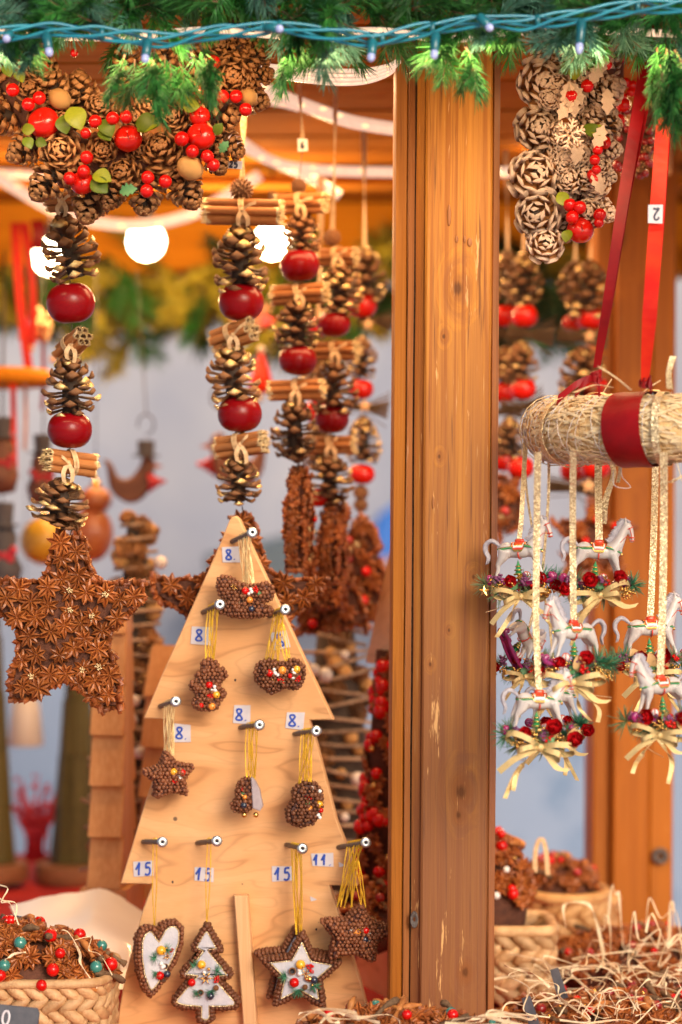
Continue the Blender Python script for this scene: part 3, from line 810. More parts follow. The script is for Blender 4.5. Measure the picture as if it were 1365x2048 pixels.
# beams
def beam(name, label, x0, x1, Y0, Y1, pt, pb, Yr, m='beam'):
    z0, z1 = P(0, pb, Yr).z, P(0, pt, Yr).z
    bb = MB(); bv = .004
    poly = [(Y0, z0 + bv), (Y0 + bv, z0), (Y1, z0), (Y1, z1), (Y0, z1)]
    bb.prism(poly, -(x1 - x0) / 2, (x1 - x0) / 2)
    me = bb.mesh(name, [m]); me.transform(Matrix(((0, -1, 0, 0), (1, 0, 0, 0), (0, 0, 1, 0), (0, 0, 0, 1))))
    return thing(name, label, 'beam', mesh=me, X=T(((x0 + x1) / 2, 0, 0)))
beam('roof_beam', 'wide orange wooden beam under the roof behind the lit bulbs', -1.6, 1.6, 4.3, 4.42, 405, 545, 4.3)
beam('roof_batten', 'thin dark wooden batten crossing under the roof boards', -1.6, 1.6, 3.85, 3.90, 352, 372, 3.85, 'roof')
b = MB()                                                    # pale brace beside the red ribbons at upper right
p0 = [P(1262, 150, 3.35), P(1262, 268, 3.35), P(1318, 318, 3.35), P(1345, 345, 3.35), P(1345, 150, 3.35)]
b.prism(ccw([(p.x, p.z) for p in p0]), 3.35, 3.39, bev=.003)
thing('corner_brace', 'pale board brace cut at a slant beside the top of the rear post', 'brace', mesh=b.mesh('corner_brace', ['ply_edge']))

# ---- front post: profile boards set side by side, leaning half a degree
FPX = P(885, 1024, 2.62).x
XP = T((FPX, 2.62, 0)) @ Ry(math.radians(.42)) @ T((0, 0, 0))
XP = T((FPX, 2.62, CZ)) @ Ry(math.radians(.42)) @ T((0, 0, -CZ))
post = thing('front_post', 'flaked brown timber post with grooved left edge standing before the stall', 'post', X=XP)
ux = lambda px: S(px - 885, 2.62)
def extr(name, prof, m, z0=TZ + .002, z1=RZ + .02, segs=14, lab=None, wob=.0004, seed=0):
    """vertical board from an XY profile with slightly uneven edges"""
    r = random.Random(seed); n = len(prof); vs = []; fs = []
    for i in range(segs + 1):
        z = z0 + (z1 - z0) * i / segs
        for (x, y) in prof: vs.append((x + r.uniform(-wob, wob), y + r.uniform(-wob, wob) * .5, z))
    for i in range(segs):
        for j in range(n):
            a = i * n + j; c = i * n + (j + 1) % n; fs.append((a, c, c + n, a + n))
    fs += [tuple(range(n))[::-1], tuple(range(segs * n, segs * n + n))]
    bb = MB(); bb.add(vs, fs, 0, False)
    return part(name, bb.mesh(name, [m]), post, XP, lab)
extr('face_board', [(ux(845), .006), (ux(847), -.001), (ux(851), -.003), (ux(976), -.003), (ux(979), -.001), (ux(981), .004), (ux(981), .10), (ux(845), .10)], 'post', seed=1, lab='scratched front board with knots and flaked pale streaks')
extr('corner_strip', [(ux(981.6), .004), (ux(984), .002), (ux(998), .022), (ux(999), .10), (ux(981.6), .10)], 'bevel', seed=2, lab='pale chamfered strip along the right edge')
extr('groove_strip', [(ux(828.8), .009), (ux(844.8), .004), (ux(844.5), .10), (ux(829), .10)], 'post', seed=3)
extr('joint', [(ux(826), .013), (ux(828.5), .013), (ux(828.5), .10), (ux(825), .10)], 'joint', seed=4)
extr('bevel_strip', [(ux(812), .002), (ux(814), .001), (ux(825.6), .011), (ux(825.6), .10), (ux(812), .10)], 'bevel', seed=5)
extr('side_board', [(ux(785), .016), (ux(788), .006), (ux(809), .003), (ux(811.5), .006), (ux(811.5), .10), (ux(785), .10)], 'post_side', seed=6, lab='dark orange side board of the post')
b = MB().lathe([(.0045, 0), (.0056, .0012), (.0050, .002), (.003, .0006), (.0015, -.001)], 14)
part('screw_eye', b.mesh('screw_eye', ['shaft']), post, T(P(829, 1839, 2.619)) @ Rx(PI / 2) @ Sc(.8, 1.7, 1))
b = MB()
for (px, py, rx, rz) in ((867, 1005, 2.2, 13), (940, 484, 5, 9), (914, 478, 3, 7), (930, 478, 2.4, 7), (899, 430, 4, 22)):
    c = P(px, py, 2.616); b.ball(c, (S(rx, 2.6), .0006, S(rz, 2.6)), 9, 6)
mpart('paint_fleck', b, ['bevel'], post, label='pale chips in the stained surface', kind='stuff')

# ---- rear post
RX = P(1262, 1024, 3.5).x
XR = T((RX, 3.5, CZ)) @ Ry(math.radians(.35)) @ T((0, 0, -CZ))
rp = thing('rear_post', 'orange stained timber post behind the straw wreath', 'post', X=XR)
def rb(name, x0, x1, y0, y1, m, lab=None):
    a, c = S(x0 - 1262, 3.5), S(x1 - 1262, 3.5)
    return part(name, MB().prism([(a, 0.002), (c, 0.002), (c, RZ + .02), (a, RZ + .02)], y0, y1, bev=.003).mesh(name, [m]), rp, XR, lab)
rb('side_board', 1192, 1229.5, .020, .14, 'post_side', 'dark left board of the rear post')
rb('front_board', 1230, 1303, 0, .14, 'rpost'); rb('corner_board', 1303.6, 1351, .004, .14, 'rpost')
b = MB().lathe([(.0115, 0), (.0125, .002), (.010, .004), (.0045, .002), (.003, -.002)], 16, fm=[0, 0, 0, 1])
part('bolt_hole', b.mesh('bolt_hole', ['shaft', 'black']), rp, T(P(1321, 1712, 3.498)) @ Rx(PI / 2))

# ---- counter
b = MB()
def sheet(x0, x1, y0, y1, nx, ny, amp):
    vs = []; z0 = TZ
    for j in range(ny + 1):
        for i in range(nx + 1):
            x = x0 + (x1 - x0) * i / nx; y = y0 + (y1 - y0) * j / ny
            vs.append((x, y, z0 + amp * noise.noise((x * 9, y * 9, 1)) - amp))
    b.add(vs, [(j * (nx + 1) + i, j * (nx + 1) + i + 1, (j + 1) * (nx + 1) + i + 1, (j + 1) * (nx + 1) + i) for j in range(ny) for i in range(nx)])
    for (e0, e1) in (((x0, y0), (x1, y0)), ((x1, y1), (x0, y1)), ((x1, y0), (x1, y1)), ((x0, y1), (x0, y0))):
        n = 40; vs = []
        for i in range(n + 1):
            x = e0[0] + (e1[0] - e0[0]) * i / n; y = e0[1] + (e1[1] - e0[1]) * i / n
            k = .012 * math.sin(i * 1.7)
            nx_, ny_ = (e1[1] - e0[1]), -(e1[0] - e0[0]); l = math.hypot(nx_, ny_); nx_ /= l; ny_ /= l
            vs += [(x, y, z0 - .001), (x + nx_ * (.012 + k), y + ny_ * (.012 + k), z0 - .25), (x + nx_ * (.02 + k * 2), y + ny_ * (.02 + k * 2), .02)]
        b.add(vs, [(i * 3 + j, i * 3 + j + 1, i * 3 + j + 4, i * 3 + j + 3) for i in range(n) for j in range(2)])
sheet(-1.3, .168, 2.30, 4.25, 60, 60, .004); 
thing('market_counter', 'long counter under a creased red cloth on the left of the stall', 'table', mesh=b.mesh('market_counter', ['red_cloth']))
b = MB(); sheet(.172, 1.5, 2.30, 3.38, 40, 40, .004)
thing('side_counter', 'short counter under a red cloth in front of the rear post', 'table', mesh=b.mesh('side_counter', ['red_cloth']))

# ---- lit bulbs and rope lights under the roof
def bulb(px, py, Y, r, label, watt):
    c = P(px, py, Y); rr = S(r, Y)
    t = thing('hanging_bulb', label, 'light bulb', c, group='lit bulbs under the roof')
    part('globe', MB().lathe([(.001, -rr), (rr * .5, -rr * .87), (rr * .87, -rr * .5), (rr, 0), (rr * .9, rr * .45), (rr * .62, rr * .8), (rr * .4, rr * 1.05)], 20).mesh('globe', ['bulb']), t, T(c))
    part('socket', MB().lathe([(rr * .42, rr * 1.0), (rr * .46, rr * 1.1), (rr * .4, rr * 1.7), (.004, rr * 1.85)], 14).mesh('socket', ['hat']), t, T(c))
    b = MB(); b.tube([c + V((0, 0, rr * 1.8)), V((c.x, c.y, RZ))], .0025, 5); mpart('cable', b, ['hat'], t)
    l = bpy.data.lights.new('bulb_light', 'POINT'); l.energy = watt; l.color = (1, .60, .24); l.shadow_soft_size = rr
    lo = bpy.data.objects.new('bulb_light', l); COL.objects.link(lo); lo.parent = t; lo.matrix_basis = T((0, -rr * 1.2, -rr * 1.5))
    W[lo.name] = T(c)
BW = 2.8
bulb(293, 483, 3.9, 38, 'round lit bulb hanging in the open gap left of the second garland', BW)
bulb(545, 483, 3.9, 36, 'round lit bulb shining between the second and third garland', BW)
bulb(100, 515, 3.8, 36, 'round lit bulb shining through the cone of the leftmost garland', BW)
bulb(1075, 250, 3.7, 26, 'round lit bulb under the roof behind the frosted wreath', BW)

def rope(pts, Y, th, label, n_sp=9, lights=()):
    """pts: (px, py[, Y])"""
    ww = [P(p[0], p[1], p[2] if len(p) > 2 else Y) for p in pts]
    path = catmull(ww, 10)
    t = thing('rope_light', label, 'rope light', ww[0])
    b = MB(); b.tube(path, S(th, Y) / 2, 10); mpart('tube', b, ['tubing'], t)
    b = MB(); n = len(path)
    for i in range(n_sp):
        q = path[min(n - 1, int((i + .5) / n_sp * n))]
        b.ball(q + V((0, -S(th, Y) * .42, RN.uniform(-.3, .3) * S(th, Y))), (S(th, Y) * .3, S(th, Y) * .18, S(th, Y) * .16), 7, 5)
    mpart('lamp', b, ['spark'], t, kind='stuff')
    return t
rope([(-40, 330), (30, 375), (110, 420), (200, 445), (290, 450), (380, 430), (440, 400), (520, 350)], 3.7, 24, 'clear rope light sagging low across the left, passing over the lit bulb')
rope([(-40, 345), (60, 350), (140, 360), (230, 375)], 3.8, 18, 'pale rope light behind the wreath at the far left edge')
rope([(400, 120), (500, 165), (570, 195), (640, 222), (710, 245), (820, 262)], 3.1, 27, 'thick clear rope light sloping from the cone wreath down to the front post')
rope([(500, 195), (560, 205), (600, 215)], 3.2, 18, 'short piece of rope light beneath the thick sloping one', 6)
rope([(440, 270), (500, 300), (560, 328), (620, 338), (700, 343), (820, 345)], 3.4, 22, 'clear rope light running level towards the middle of the front post')
rope([(480, 280), (540, 320), (600, 345), (650, 372), (680, 392)], 3.45, 20, 'clear rope light ending in a glowing tip above the cinnamon sticks', 9)
rope([(1000, 345), (1060, 342), (1120, 350)], 3.4, 22, 'bit of clear rope light between front post and frosted wreath', 5)
c = P(676, 388, 3.4)
for i, (dy, th) in enumerate(((0, 9), (9, 8), (17, 8), (25, 9))):
    rope([(380, 118 + dy * .4), (520, 130 + dy * .7), (640, 140 + dy), (720, 141 + dy), (775, 132 + dy * .7), (800, 118 + dy * .3)], 2.60 + i * .012, th, 'coiled rope light strand under the fir garland, %s of four' % ('topmost', 'second', 'third', 'lowest')[i], 7)
for (px, py, Y) in ((620, 150, 2.80), (300, 350, 3.2), (1120, 320, 2.95), (650, 300, 3.5)):
    l = bpy.data.lights.new('rope_light_glow', 'AREA'); l.energy = 2.4; l.color = (1, .60, .28); l.shape = 'RECTANGLE'; l.size = .5; l.size_y = .12
    lo = bpy.data.objects.new('rope_light_glow', l); COL.objects.link(lo); lo.location = (P(px, py, Y).x, Y, RZ - .06)

# added eave rope light and lamp, hidden in the fir, to warm the post top
rope([(-60, 60), (200, 75), (420, 60), (560, 70), (760, 62), (900, 78), (1100, 60), (1400, 70)], 2.50, 16, 'added clear rope light along the eave, hidden in the fir garland', 20)
l = bpy.data.lights.new('eave_fill_glow', 'AREA'); l.energy = 1.5; l.color = (1, .64, .32); l.shape = 'RECTANGLE'; l.size = 1.0; l.size_y = .03
lo = bpy.data.objects.new('eave_fill_glow', l); COL.objects.link(lo); lo.location = (0, 2.425, P(0, 108, 2.425).z); lo.rotation_euler = (math.radians(48), 0, 0)
# ---- fir garlands
def fir(name, label, spots, L, kinds, group=None):
    t = thing(name, label, 'garland', P(682, 60, spots[0][2]))
    stem = sorted([P(a, b_, c_) for a, b_, c_ in ((s[0], s[3], s[2]) for s in spots[:1] + spots[-1:])], key=lambda v: v.x)
    for (px, py, Y, _, ang, k) in spots:
        v = RN.randrange(3); s = L * U(.75, 1.15)
        X = T(P(px, py, Y)) @ Ry(-ang) @ Rz(U(-.5, .35)) @ Rx(U(-1.2, 1.2)) @ Sc(s)
        part('fir_twig', sprig(k, v), t, X)
    return t
sp = []
for i in range(285):
    px = -90 + 1540 * RN.random(); lay = RN.random()
    drop = 56 + 12 * math.sin(px * .011 + 1.0) + (70 if 230 < px < 410 else 0) + (60 if 860 < px < 990 else 0) + (25 if 640 < px < 1365 else 0)
    py = -150 + (drop + 110) * lay
    a = math.radians(-90 + RN.gauss(0, 62)) if RN.random() < .75 else U(-PI, PI)
    sp.append((px, py, U(2.43, 2.56), 20, a, 'b' if RN.random() < .34 else 'g'))
for (px, py, a) in ((1330, 60, -88), (1315, 95, -100), (1350, 100, -75), (330, 110, -95), (300, 120, -80), (340, 120, -88), (310, 95, -100), (360, 125, -80), (270, 118, -98), (400, 90, -75), (1340, 120, -92), (1320, 130, -85), (250, 110, -110), (380, 100, -70), (930, 90, -80), (960, 80, -110), (900, 70, -100)):
    sp.append((px, py, U(2.42, 2.46), 20, math.radians(a), 'g'))
for (px, py, a) in ((1345, 130, -92), (1335, 160, -86), (1325, 145, -100), (1338, 100, -90)):
    sp.append((px, py, 2.41, 20, math.radians(a), 'g'))
for i in range(34):
    sp.append((-60 + 1480 * RN.random(), U(-40, 60), 2.42, 20, U(-PI, PI), 'b' if RN.random() < .3 else 'g'))
fir('fir_garland', 'dense green fir garland along the eave at the top', sp, .054, 'gb')
b = MB(); b.tube([P(x, -40 + 12 * math.sin(x * .01), 2.54) for x in range(-120, 1500, 60)], .022, 8)
thing('eave_board', 'dark wooden eave pole carrying the top fir garland', 'pole', mesh=b.mesh('eave_pole', ['stem']))
sp = []
for i in range(240):
    px = -80 + 1340 * RN.random()
    bot = 610 + 50 * math.sin(px * .016 - 2.0) + 22 * math.sin(px * .05)
    py = 515 + (bot - 515) * RN.random()
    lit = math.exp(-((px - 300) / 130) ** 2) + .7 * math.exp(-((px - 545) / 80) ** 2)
    sp.append((px, py, U(4.28, 4.4) - .10 * RN.random(), 560, math.radians(-90 + RN.gauss(0, 60)), RN.choice('yyyg') if RN.random() < lit + .30 else RN.choice('ddgd')))  # yellower twigs near the bulbs put bulb light into the needle colour
fir('rear_fir_garland', 'loose fir garland under the rear beam, bulb light painted into its yellow twigs', sp, .095, 'yd')

# ---- light chain on the front garland
t = thing('light_chain', 'turquoise light chain cable with small lamps lying over the top fir garland', 'light chain', P(0, 60, 2.38))
base = [(-60, 72), (0, 68), (100, 58), (200, 68), (330, 82), (450, 62), (560, 54), (690, 74), (760, 80), (850, 60), (950, 42), (1050, 46), (1180, 30), (1280, 14), (1365, 12), (1440, 12)]
for k in range(4):
    pts = []
    for i, (x, y_) in enumerate(base):
        for q in (0, .5):
            if i == len(base) - 1 and q: break
            x2, y2 = base[min(i + 1, len(base) - 1)]
            xx = x + (x2 - x) * q; yy = y_ + (y2 - y_) * q
            ph = xx * .0155 + k * 1.55
            pts.append(P(xx, yy + 13 * math.sin(ph) + RN.uniform(-3, 3), 2.375 + .006 * math.cos(ph)))
    b = MB(); b.tube(catmull(pts, 6), S(3.6, 2.33), 7); mpart('cable', b, ['cable'], t)
for x in (205, 300, 745, 765, 865, 1075, 1275, 560):
    y_ = 0
    for (a, c_), (d, e) in zip(base, base[1:]):
        if a <= x <= d: y_ = c_ + (e - c_) * (x - a) / (d - a)
    b = MB(); c = P(x, y_, 2.375); b.tube([c + V((-.0022, 0, 0)), c + V((.0022, 0, 0))], S(15, 2.33), 8); mpart('cable_tie', b, ['holder'], t)
for (x0, y0, x1, y1) in ((92, 66, 100, 112), (296, 80, 290, 125), (530, 55, 566, 58), (746, 80, 742, 122), (872, 66, 868, 118), (958, 32, 984, 60), (1164, 40, 1158, 108), (20, 66, 12, 80)):
    a, c = P(x0, y0, 2.368), P(x1, y1, 2.355); d = (c - a)
    b = MB(); b.tube([a, a + d * .1, a + d * .7, a + d * .72], [S(7, 2.3), S(10.5, 2.3), S(9.5, 2.3), S(7, 2.3)], 10)
    h = mpart('lamp_holder', b, ['holder'], t)
    b = MB(); b.tube([a + d * .72, a + d * .86, a + d * .96, a + d], [S(8, 2.3), S(8.5, 2.3), S(6, 2.3), S(1, 2.3)], 10); mpart('lamp', b, ['led'], h)

# ================================================================== CONE WREATHS
def rvec(s=1.0): return V((U(-s, s), U(-s, s), U(-s, s)))
def wreath(name, label, Y, ring, cones, kind, apples=(), berries=(), nuts=(), leaves=(), group=None, cones_tip=None):
    """ring: (px, py, radius px, tube px)"""
    t = thing(name, label, 'wreath', P(ring[0], ring[1], Y))
    b = MB(); R_ = S(ring[2], Y); r_ = S(ring[3], Y); c = P(ring[0], ring[1], Y); ry = ring[4] if len(ring) > 4 else 1.0
    b.tube([c + V((R_ * math.cos(a) * ry, .0, R_ * math.sin(a))) for a in [i * 2 * PI / 40 for i in range(41)]], r_, 8)
    mpart('ring', b, ['anise_core'], t)
    for i, (px, py, r, ax) in enumerate(cones):
        yy = Y - U(.01, .03) if ax == 'f' else Y - U(-.005, .02)
        if ax == 'f': n = V((U(-.35, .35), -1, U(-.3, .4)))
        else:
            a = math.radians(ax); n = V((math.cos(a), -.25 + U(-.2, .2), math.sin(a)))
        k = kind if isinstance(kind, str) else RN.choice(kind)
        part('pine_cone', get_cone(k, RN.choice((2, 3)) if ax == 'f' else RN.randrange(2)), t, T(P(px, py, yy)) @ aim(n, U(0, 6)) @ Sc(S(r, Y), None, S(r, Y) * (.8 if ax == 'f' else 1)))
    for (px, py, r, *o) in apples:
        part('apple', sh('appleb'), t, T(P(px, py, Y - .032)) @ aim((U(-.3, .3), -.8, .5)) @ Sc(S(r, Y)))
        b = MB(); c = P(px, py, Y - .032) + V((0, -S(r, Y) * .75, S(r * .25, Y))); b.tube([c, c + V((.001, -.004, -.004)), c + V((.002, -.007, -.007))], .0006, 5); mpart('apple_stalk', b, ['berryd'], t)
    for (px, py, *r) in berries:
        r = r[0] if r else 13.5
        part('berry', bead('berry'), t, T(P(px, py, Y - .045 + U(-.003, .003))) @ Sc(S(r, Y)))
    for (px, py, r) in nuts:
        part('nut', sh('wnut'), t, T(P(px, py, Y - .036)) @ aim(rvec()) @ Sc(S(r, Y)))
    for (px, py, L, ang, yel) in leaves:
        a = math.radians(ang)
        X = T(P(px, py, Y - .040)) @ Ry(-a) @ Rz(-PI / 2) @ Rx(0) @ Matrix.Identity(4)
        # leaf grows along its y: bring y to the direction of ang in the XZ plane, face towards the lens
        d = V((math.cos(a), -.25, math.sin(a))).normalized(); f = V((U(-.4, .4), -1, U(-.1, .5))); sd_ = d.cross(f).normalized(); nn = sd_.cross(d)
        Rm = Matrix((sd_, d, nn)).transposed().to_4x4()
        part('leaf', sh('leafy' if yel == 1 else ('holly' if yel == 2 else 'leafg')), t, T(P(px, py, Y - .040)) @ Rm @ Sc(S(L * .82, Y)))
    return t

YW = 2.57
wc = [(40, 120, 50, 100), (18, 230, 48, 200), (110, 175, 42, 120), (160, 190, 46, 90), (122, 300, 44, 'f'), (58, 295, 44, 210), (98, 362, 46, 230),
      (248, 345, 38, 'f'), (205, 298, 34, 'f'), (182, 402, 46, 255), (322, 300, 46, 'f'), (350, 232, 34, 'f'), (436, 235, 46, 10), (468, 150, 44, 'f'), (508, 118, 40, 60),
      (498, 195, 40, 340), (415, 160, 36, 'f'), (372, 380, 42, 300), (290, 388, 44, 265), (455, 292, 38, 330), (300, 215, 34, 'f'), (430, 318, 34, 300), (400, 120, 36, 80),
      (60, 60, 42, 120), (200, 215, 34, 'f'), (250, 120, 42, 90), (330, 130, 42, 90), (480, 90, 36, 60), (0, 170, 40, 160), (90, 240, 36, 'f'), (150, 345, 34, 240), (440, 90, 36, 'f'),
      (525, 90, 34, 40), (500, 60, 36, 60), (470, 70, 34, 'f'), (490, 160, 30, 'f'), (60, 180, 36, 'f'), (80, 130, 36, 'f'), (20, 90, 40, 130), (385, 215, 30, 'f'), (345, 345, 36, 280), (225, 385, 36, 250), (515, 155, 32, 20), (280, 300, 30, 'f'), (-10, 120, 40, 150), (130, 240, 30, 'f'), (270, 240, 34, 'f')]
W1 = wreath('pine_cone_wreath', 'large pine cone wreath with red apples, berries, nuts and leaves hanging at upper left', YW, (255, 75, 255, 36, .93), wc, ('nat', 'nat', 'pale', 'pale'),
    apples=[(88, 245, 32), (257, 277, 28), (403, 272, 29), (165, 366, 24), (400, 232, 21)],
    berries=[(26, 180), (79, 196), (57, 209), (172, 267, 11), (191, 243), (226, 237), (253, 234), (174, 315), (168, 343), (140, 357), (360, 175), (397, 183), (446, 193), (473, 193), (492, 219), (427, 125, 15),
             (364, 278, 15), (385, 303), (415, 313), (427, 330), (296, 355), (294, 382), (331, 363), (149, 106, 8), (90, 135, 9)],
    nuts=[(120, 198, 21), (381, 336, 24), (498, 195, 18)],
    leaves=[(12, 128, 36, -70, 0), (30, 145, 34, -50, 1), (142, 215, 64, -65, 1), (128, 230, 50, -80, 0), (198, 262, 40, -40, 0), (205, 240, 50, -60, 0), (275, 260, 56, 15, 1), (272, 245, 58, -10, 0),
            (45, 262, 34, 10, 1), (50, 275, 34, -60, 0), (72, 282, 30, -20, 0), (186, 350, 50, -20, 1), (184, 360, 52, -40, 0), (240, 385, 45, 10, 2), (432, 270, 32, 60, 0), (440, 305, 34, 50, 2), (355, 200, 42, 10, 0),
            (365, 208, 45, -10, 1), (440, 60, 40, 60, 0)])
price_label(W1, 468, 329, 34, 16, YW + .02, '25', rot=.05, m='inkd', th=13, label='small white price tag reading 25')

Y2 = 2.64
fc = [(1082, 165, 52, 'f'), (1078, 258, 50, 'f'), (1072, 348, 56, 'f'), (1076, 428, 52, 'f'), (1092, 486, 40, 'f'), (1210, 120, 40, 60), (1212, 185, 42, 30), (1165, 300, 34, 'f'), (1172, 352, 36, 'f'), (1196, 240, 38, 20),
      (1208, 300, 34, 0), (1175, 400, 38, 320), (1200, 420, 34, 330), (1140, 360, 30, 'f'), (1130, 300, 34, 'f'), (1140, 200, 36, 'f'), (1190, 365, 34, 'f'), (1165, 150, 34, 'f'), (1130, 110, 40, 80), (1205, 350, 30, 340), (1130, 455, 30, 280), (1218, 250, 26, 10)]
rr_ = random.Random(31)
for i in range(46):
    a = rr_.uniform(-PI, 0) if i < 40 else rr_.uniform(0, PI)
    fc.append((1152 + 58 * math.cos(a) * rr_.uniform(.5, 1.15), 165 - 300 * math.sin(a) * rr_.uniform(.3, 1.0), rr_.uniform(22, 34), rr_.choice(('f', 'f', 300, 0, 60, 240))))
W2 = wreath('frosted_cone_wreath', 'white frosted pine cone wreath with snowflake and red berries right of the front post', Y2, (1150, 160, 285, 26, .20), fc, ('frost',),
    apples=[(1161, 460, 27), (1208, 285, 15)],
    berries=[(1175, 172), (1143, 193), (1190, 320, 11), (1193, 340, 10), (1190, 360, 11), (1140, 410), (1160, 415), (1145, 435), (1200, 430), (1198, 446, 10), (1215, 130, 10), (1196, 300, 11), (1186, 350, 12)],
    leaves=[(1130, 150, 38, 70, 0), (1150, 160, 40, 100, 1), (1170, 250, 44, -50, 0), (1180, 260, 40, -20, 1), (1118, 385, 40, -60, 1), (1140, 460, 34, -110, 1)], nuts=[])
b = MB(); c = P(1140, 268, Y2 - .05)
for k in range(6):
    a = k * PI / 3 + .3; d = V((math.cos(a), 0, math.sin(a))); s_ = V((-math.sin(a), 0, math.cos(a)))
    b.tube([c, c + d * .017], .0016, 5)
    for q in (.007, .012):
        for m_ in (-1, 1): b.tube([c + d * q, c + d * (q + .004) + s_ * m_ * .005], .0012, 5)
mpart('snowflake', b, ['frost'], W2)
for (px, py, a) in ((1130, 215, 80), (1118, 240, 60), (1150, 235, 100), (1190, 300, 70), (1205, 390, 110), (1180, 170, 60), (1215, 230, 90), (1150, 330, 80), (1165, 210, 120), (1200, 150, 80)):
    part('frosted_leaf', sh('wleaf'), W2, T(P(px, py, Y2 - .045)) @ Ry(-math.radians(a - 90)) @ Rx(PI / 2) @ Sc(S(52, Y2)))
# berry wreath behind
Y3 = 2.85
t = thing('red_berry_wreath', 'dark red berry wreath hanging behind the frosted wreath', 'wreath', P(1262, 190, Y3))
b = MB(); c = P(1262, 150, Y3)
b.tube([c + V((S(38, Y3) * math.cos(a), 0, S(180, Y3) * math.sin(a))) for a in [i * PI / 16 for i in range(33)]], .014, 8); mpart('ring', b, ['anise_core'], t)
b = MB()
for i in range(210):
    a = U(0, 2 * PI); q = rvec().normalized() * .017
    b.ball(c + V((S(38, Y3) * math.cos(a), -.004, S(180, Y3) * math.sin(a))) + q, U(.0035, .0055), 7, 5)
mpart('berries', b, ['berryd'], t, kind='stuff')
for (px, py, r) in ((1252, 165, 10), (1265, 170, 10), (1247, 210, 15), (1245, 195, 11), (1270, 182, 9), (1240, 240, 12), (1262, 185, 9)): part('berry', bead('berry'), t, T(P(px, py, Y3 - .03)) @ Sc(S(r, Y3)))
for (px, py) in ((1290, 210), (1280, 330), (1285, 300), (1262, 340)): part('pine_cone', get_cone('pale', 0), t, T(P(px, py, Y3 - .01)) @ aim((1, -.4, 0)) @ Sc(S(17, Y3)))

# ================================================================== HANGING GARLANDS
def tie(par, c, r, ax, s=1.0):
    """raffia wrapped round a bundle of radius r whose axis is ax, with two loose ends"""
    Rm = aim(ax)
    b = MB()
    for q in (-.0012, .0014):
        pts = [V((math.cos(a) * r * 1.06, math.sin(a) * r * 1.06, q + .0018 * math.sin(a * 2))) for a in [i * PI / 9 for i in range(19)]]
        b.strip(pts, V((0, 0, 1)), .0042 * s, .0006, 0, T(c) @ Rm)
    f = c + V((0, -r * 1.12, 0)); u = V(ax).normalized()
    for k in (-1, 1):
        e = f + V((k * r * U(.1, .5), -.001, -r * U(1.1, 1.7)))
        b.strip(catmull([f, f.lerp(e, .5) + V((k * .003, -.002, 0)), e], 4), V((.9, 0, .35 * k)), .005 * s, .0005)
        e2 = f + u * k * r * U(.5, 1.2) + V((0, -.002, r * U(.3, .7)))
        if k > 0: b.strip(catmull([f, f.lerp(e2, .5) + V((0, -.003, .001)), e2], 4), V((0, 0, 1)), .004 * s, .0005)
    b.ball(f, (.0032, .002, .0032), 6, 4)
    mpart('raffia_tie', b, ['raffia'], par)
def bundle(par, px, py, Y, w_, h_, ax=(1, 0, 0), n=7, seed=0):
    """cinnamon sticks tied together; w_ = length of the bundle, h_ = its thickness, in photo px"""
    c = P(px, py, Y); L = S(w_, Y) / 2; R_ = S(h_, Y) / 2
    X0 = T(c) @ aim(ax)
    e = part('cinnamon_bundle', None, par, X0)
    r = random.Random(seed + int(px)); rs = R_ * .36
    pos = [(0, 0)] + [(math.cos(a) * R_ * .66, math.sin(a) * R_ * .66) for a in [k * 2 * PI / (n - 1) for k in range(n - 1)]]
    for i, (x, y_) in enumerate(pos):
        X = X0 @ T((x, y_, r.uniform(-.04, .04) * L)) @ Rz(r.uniform(0, 6.3)) @ Sc(rs * r.uniform(.9, 1.12), None, L * r.uniform(.95, 1.03))
        part('cinnamon_stick', stick(r.randrange(3)), e, X)
    tie(e, c, R_, ax)
    return e
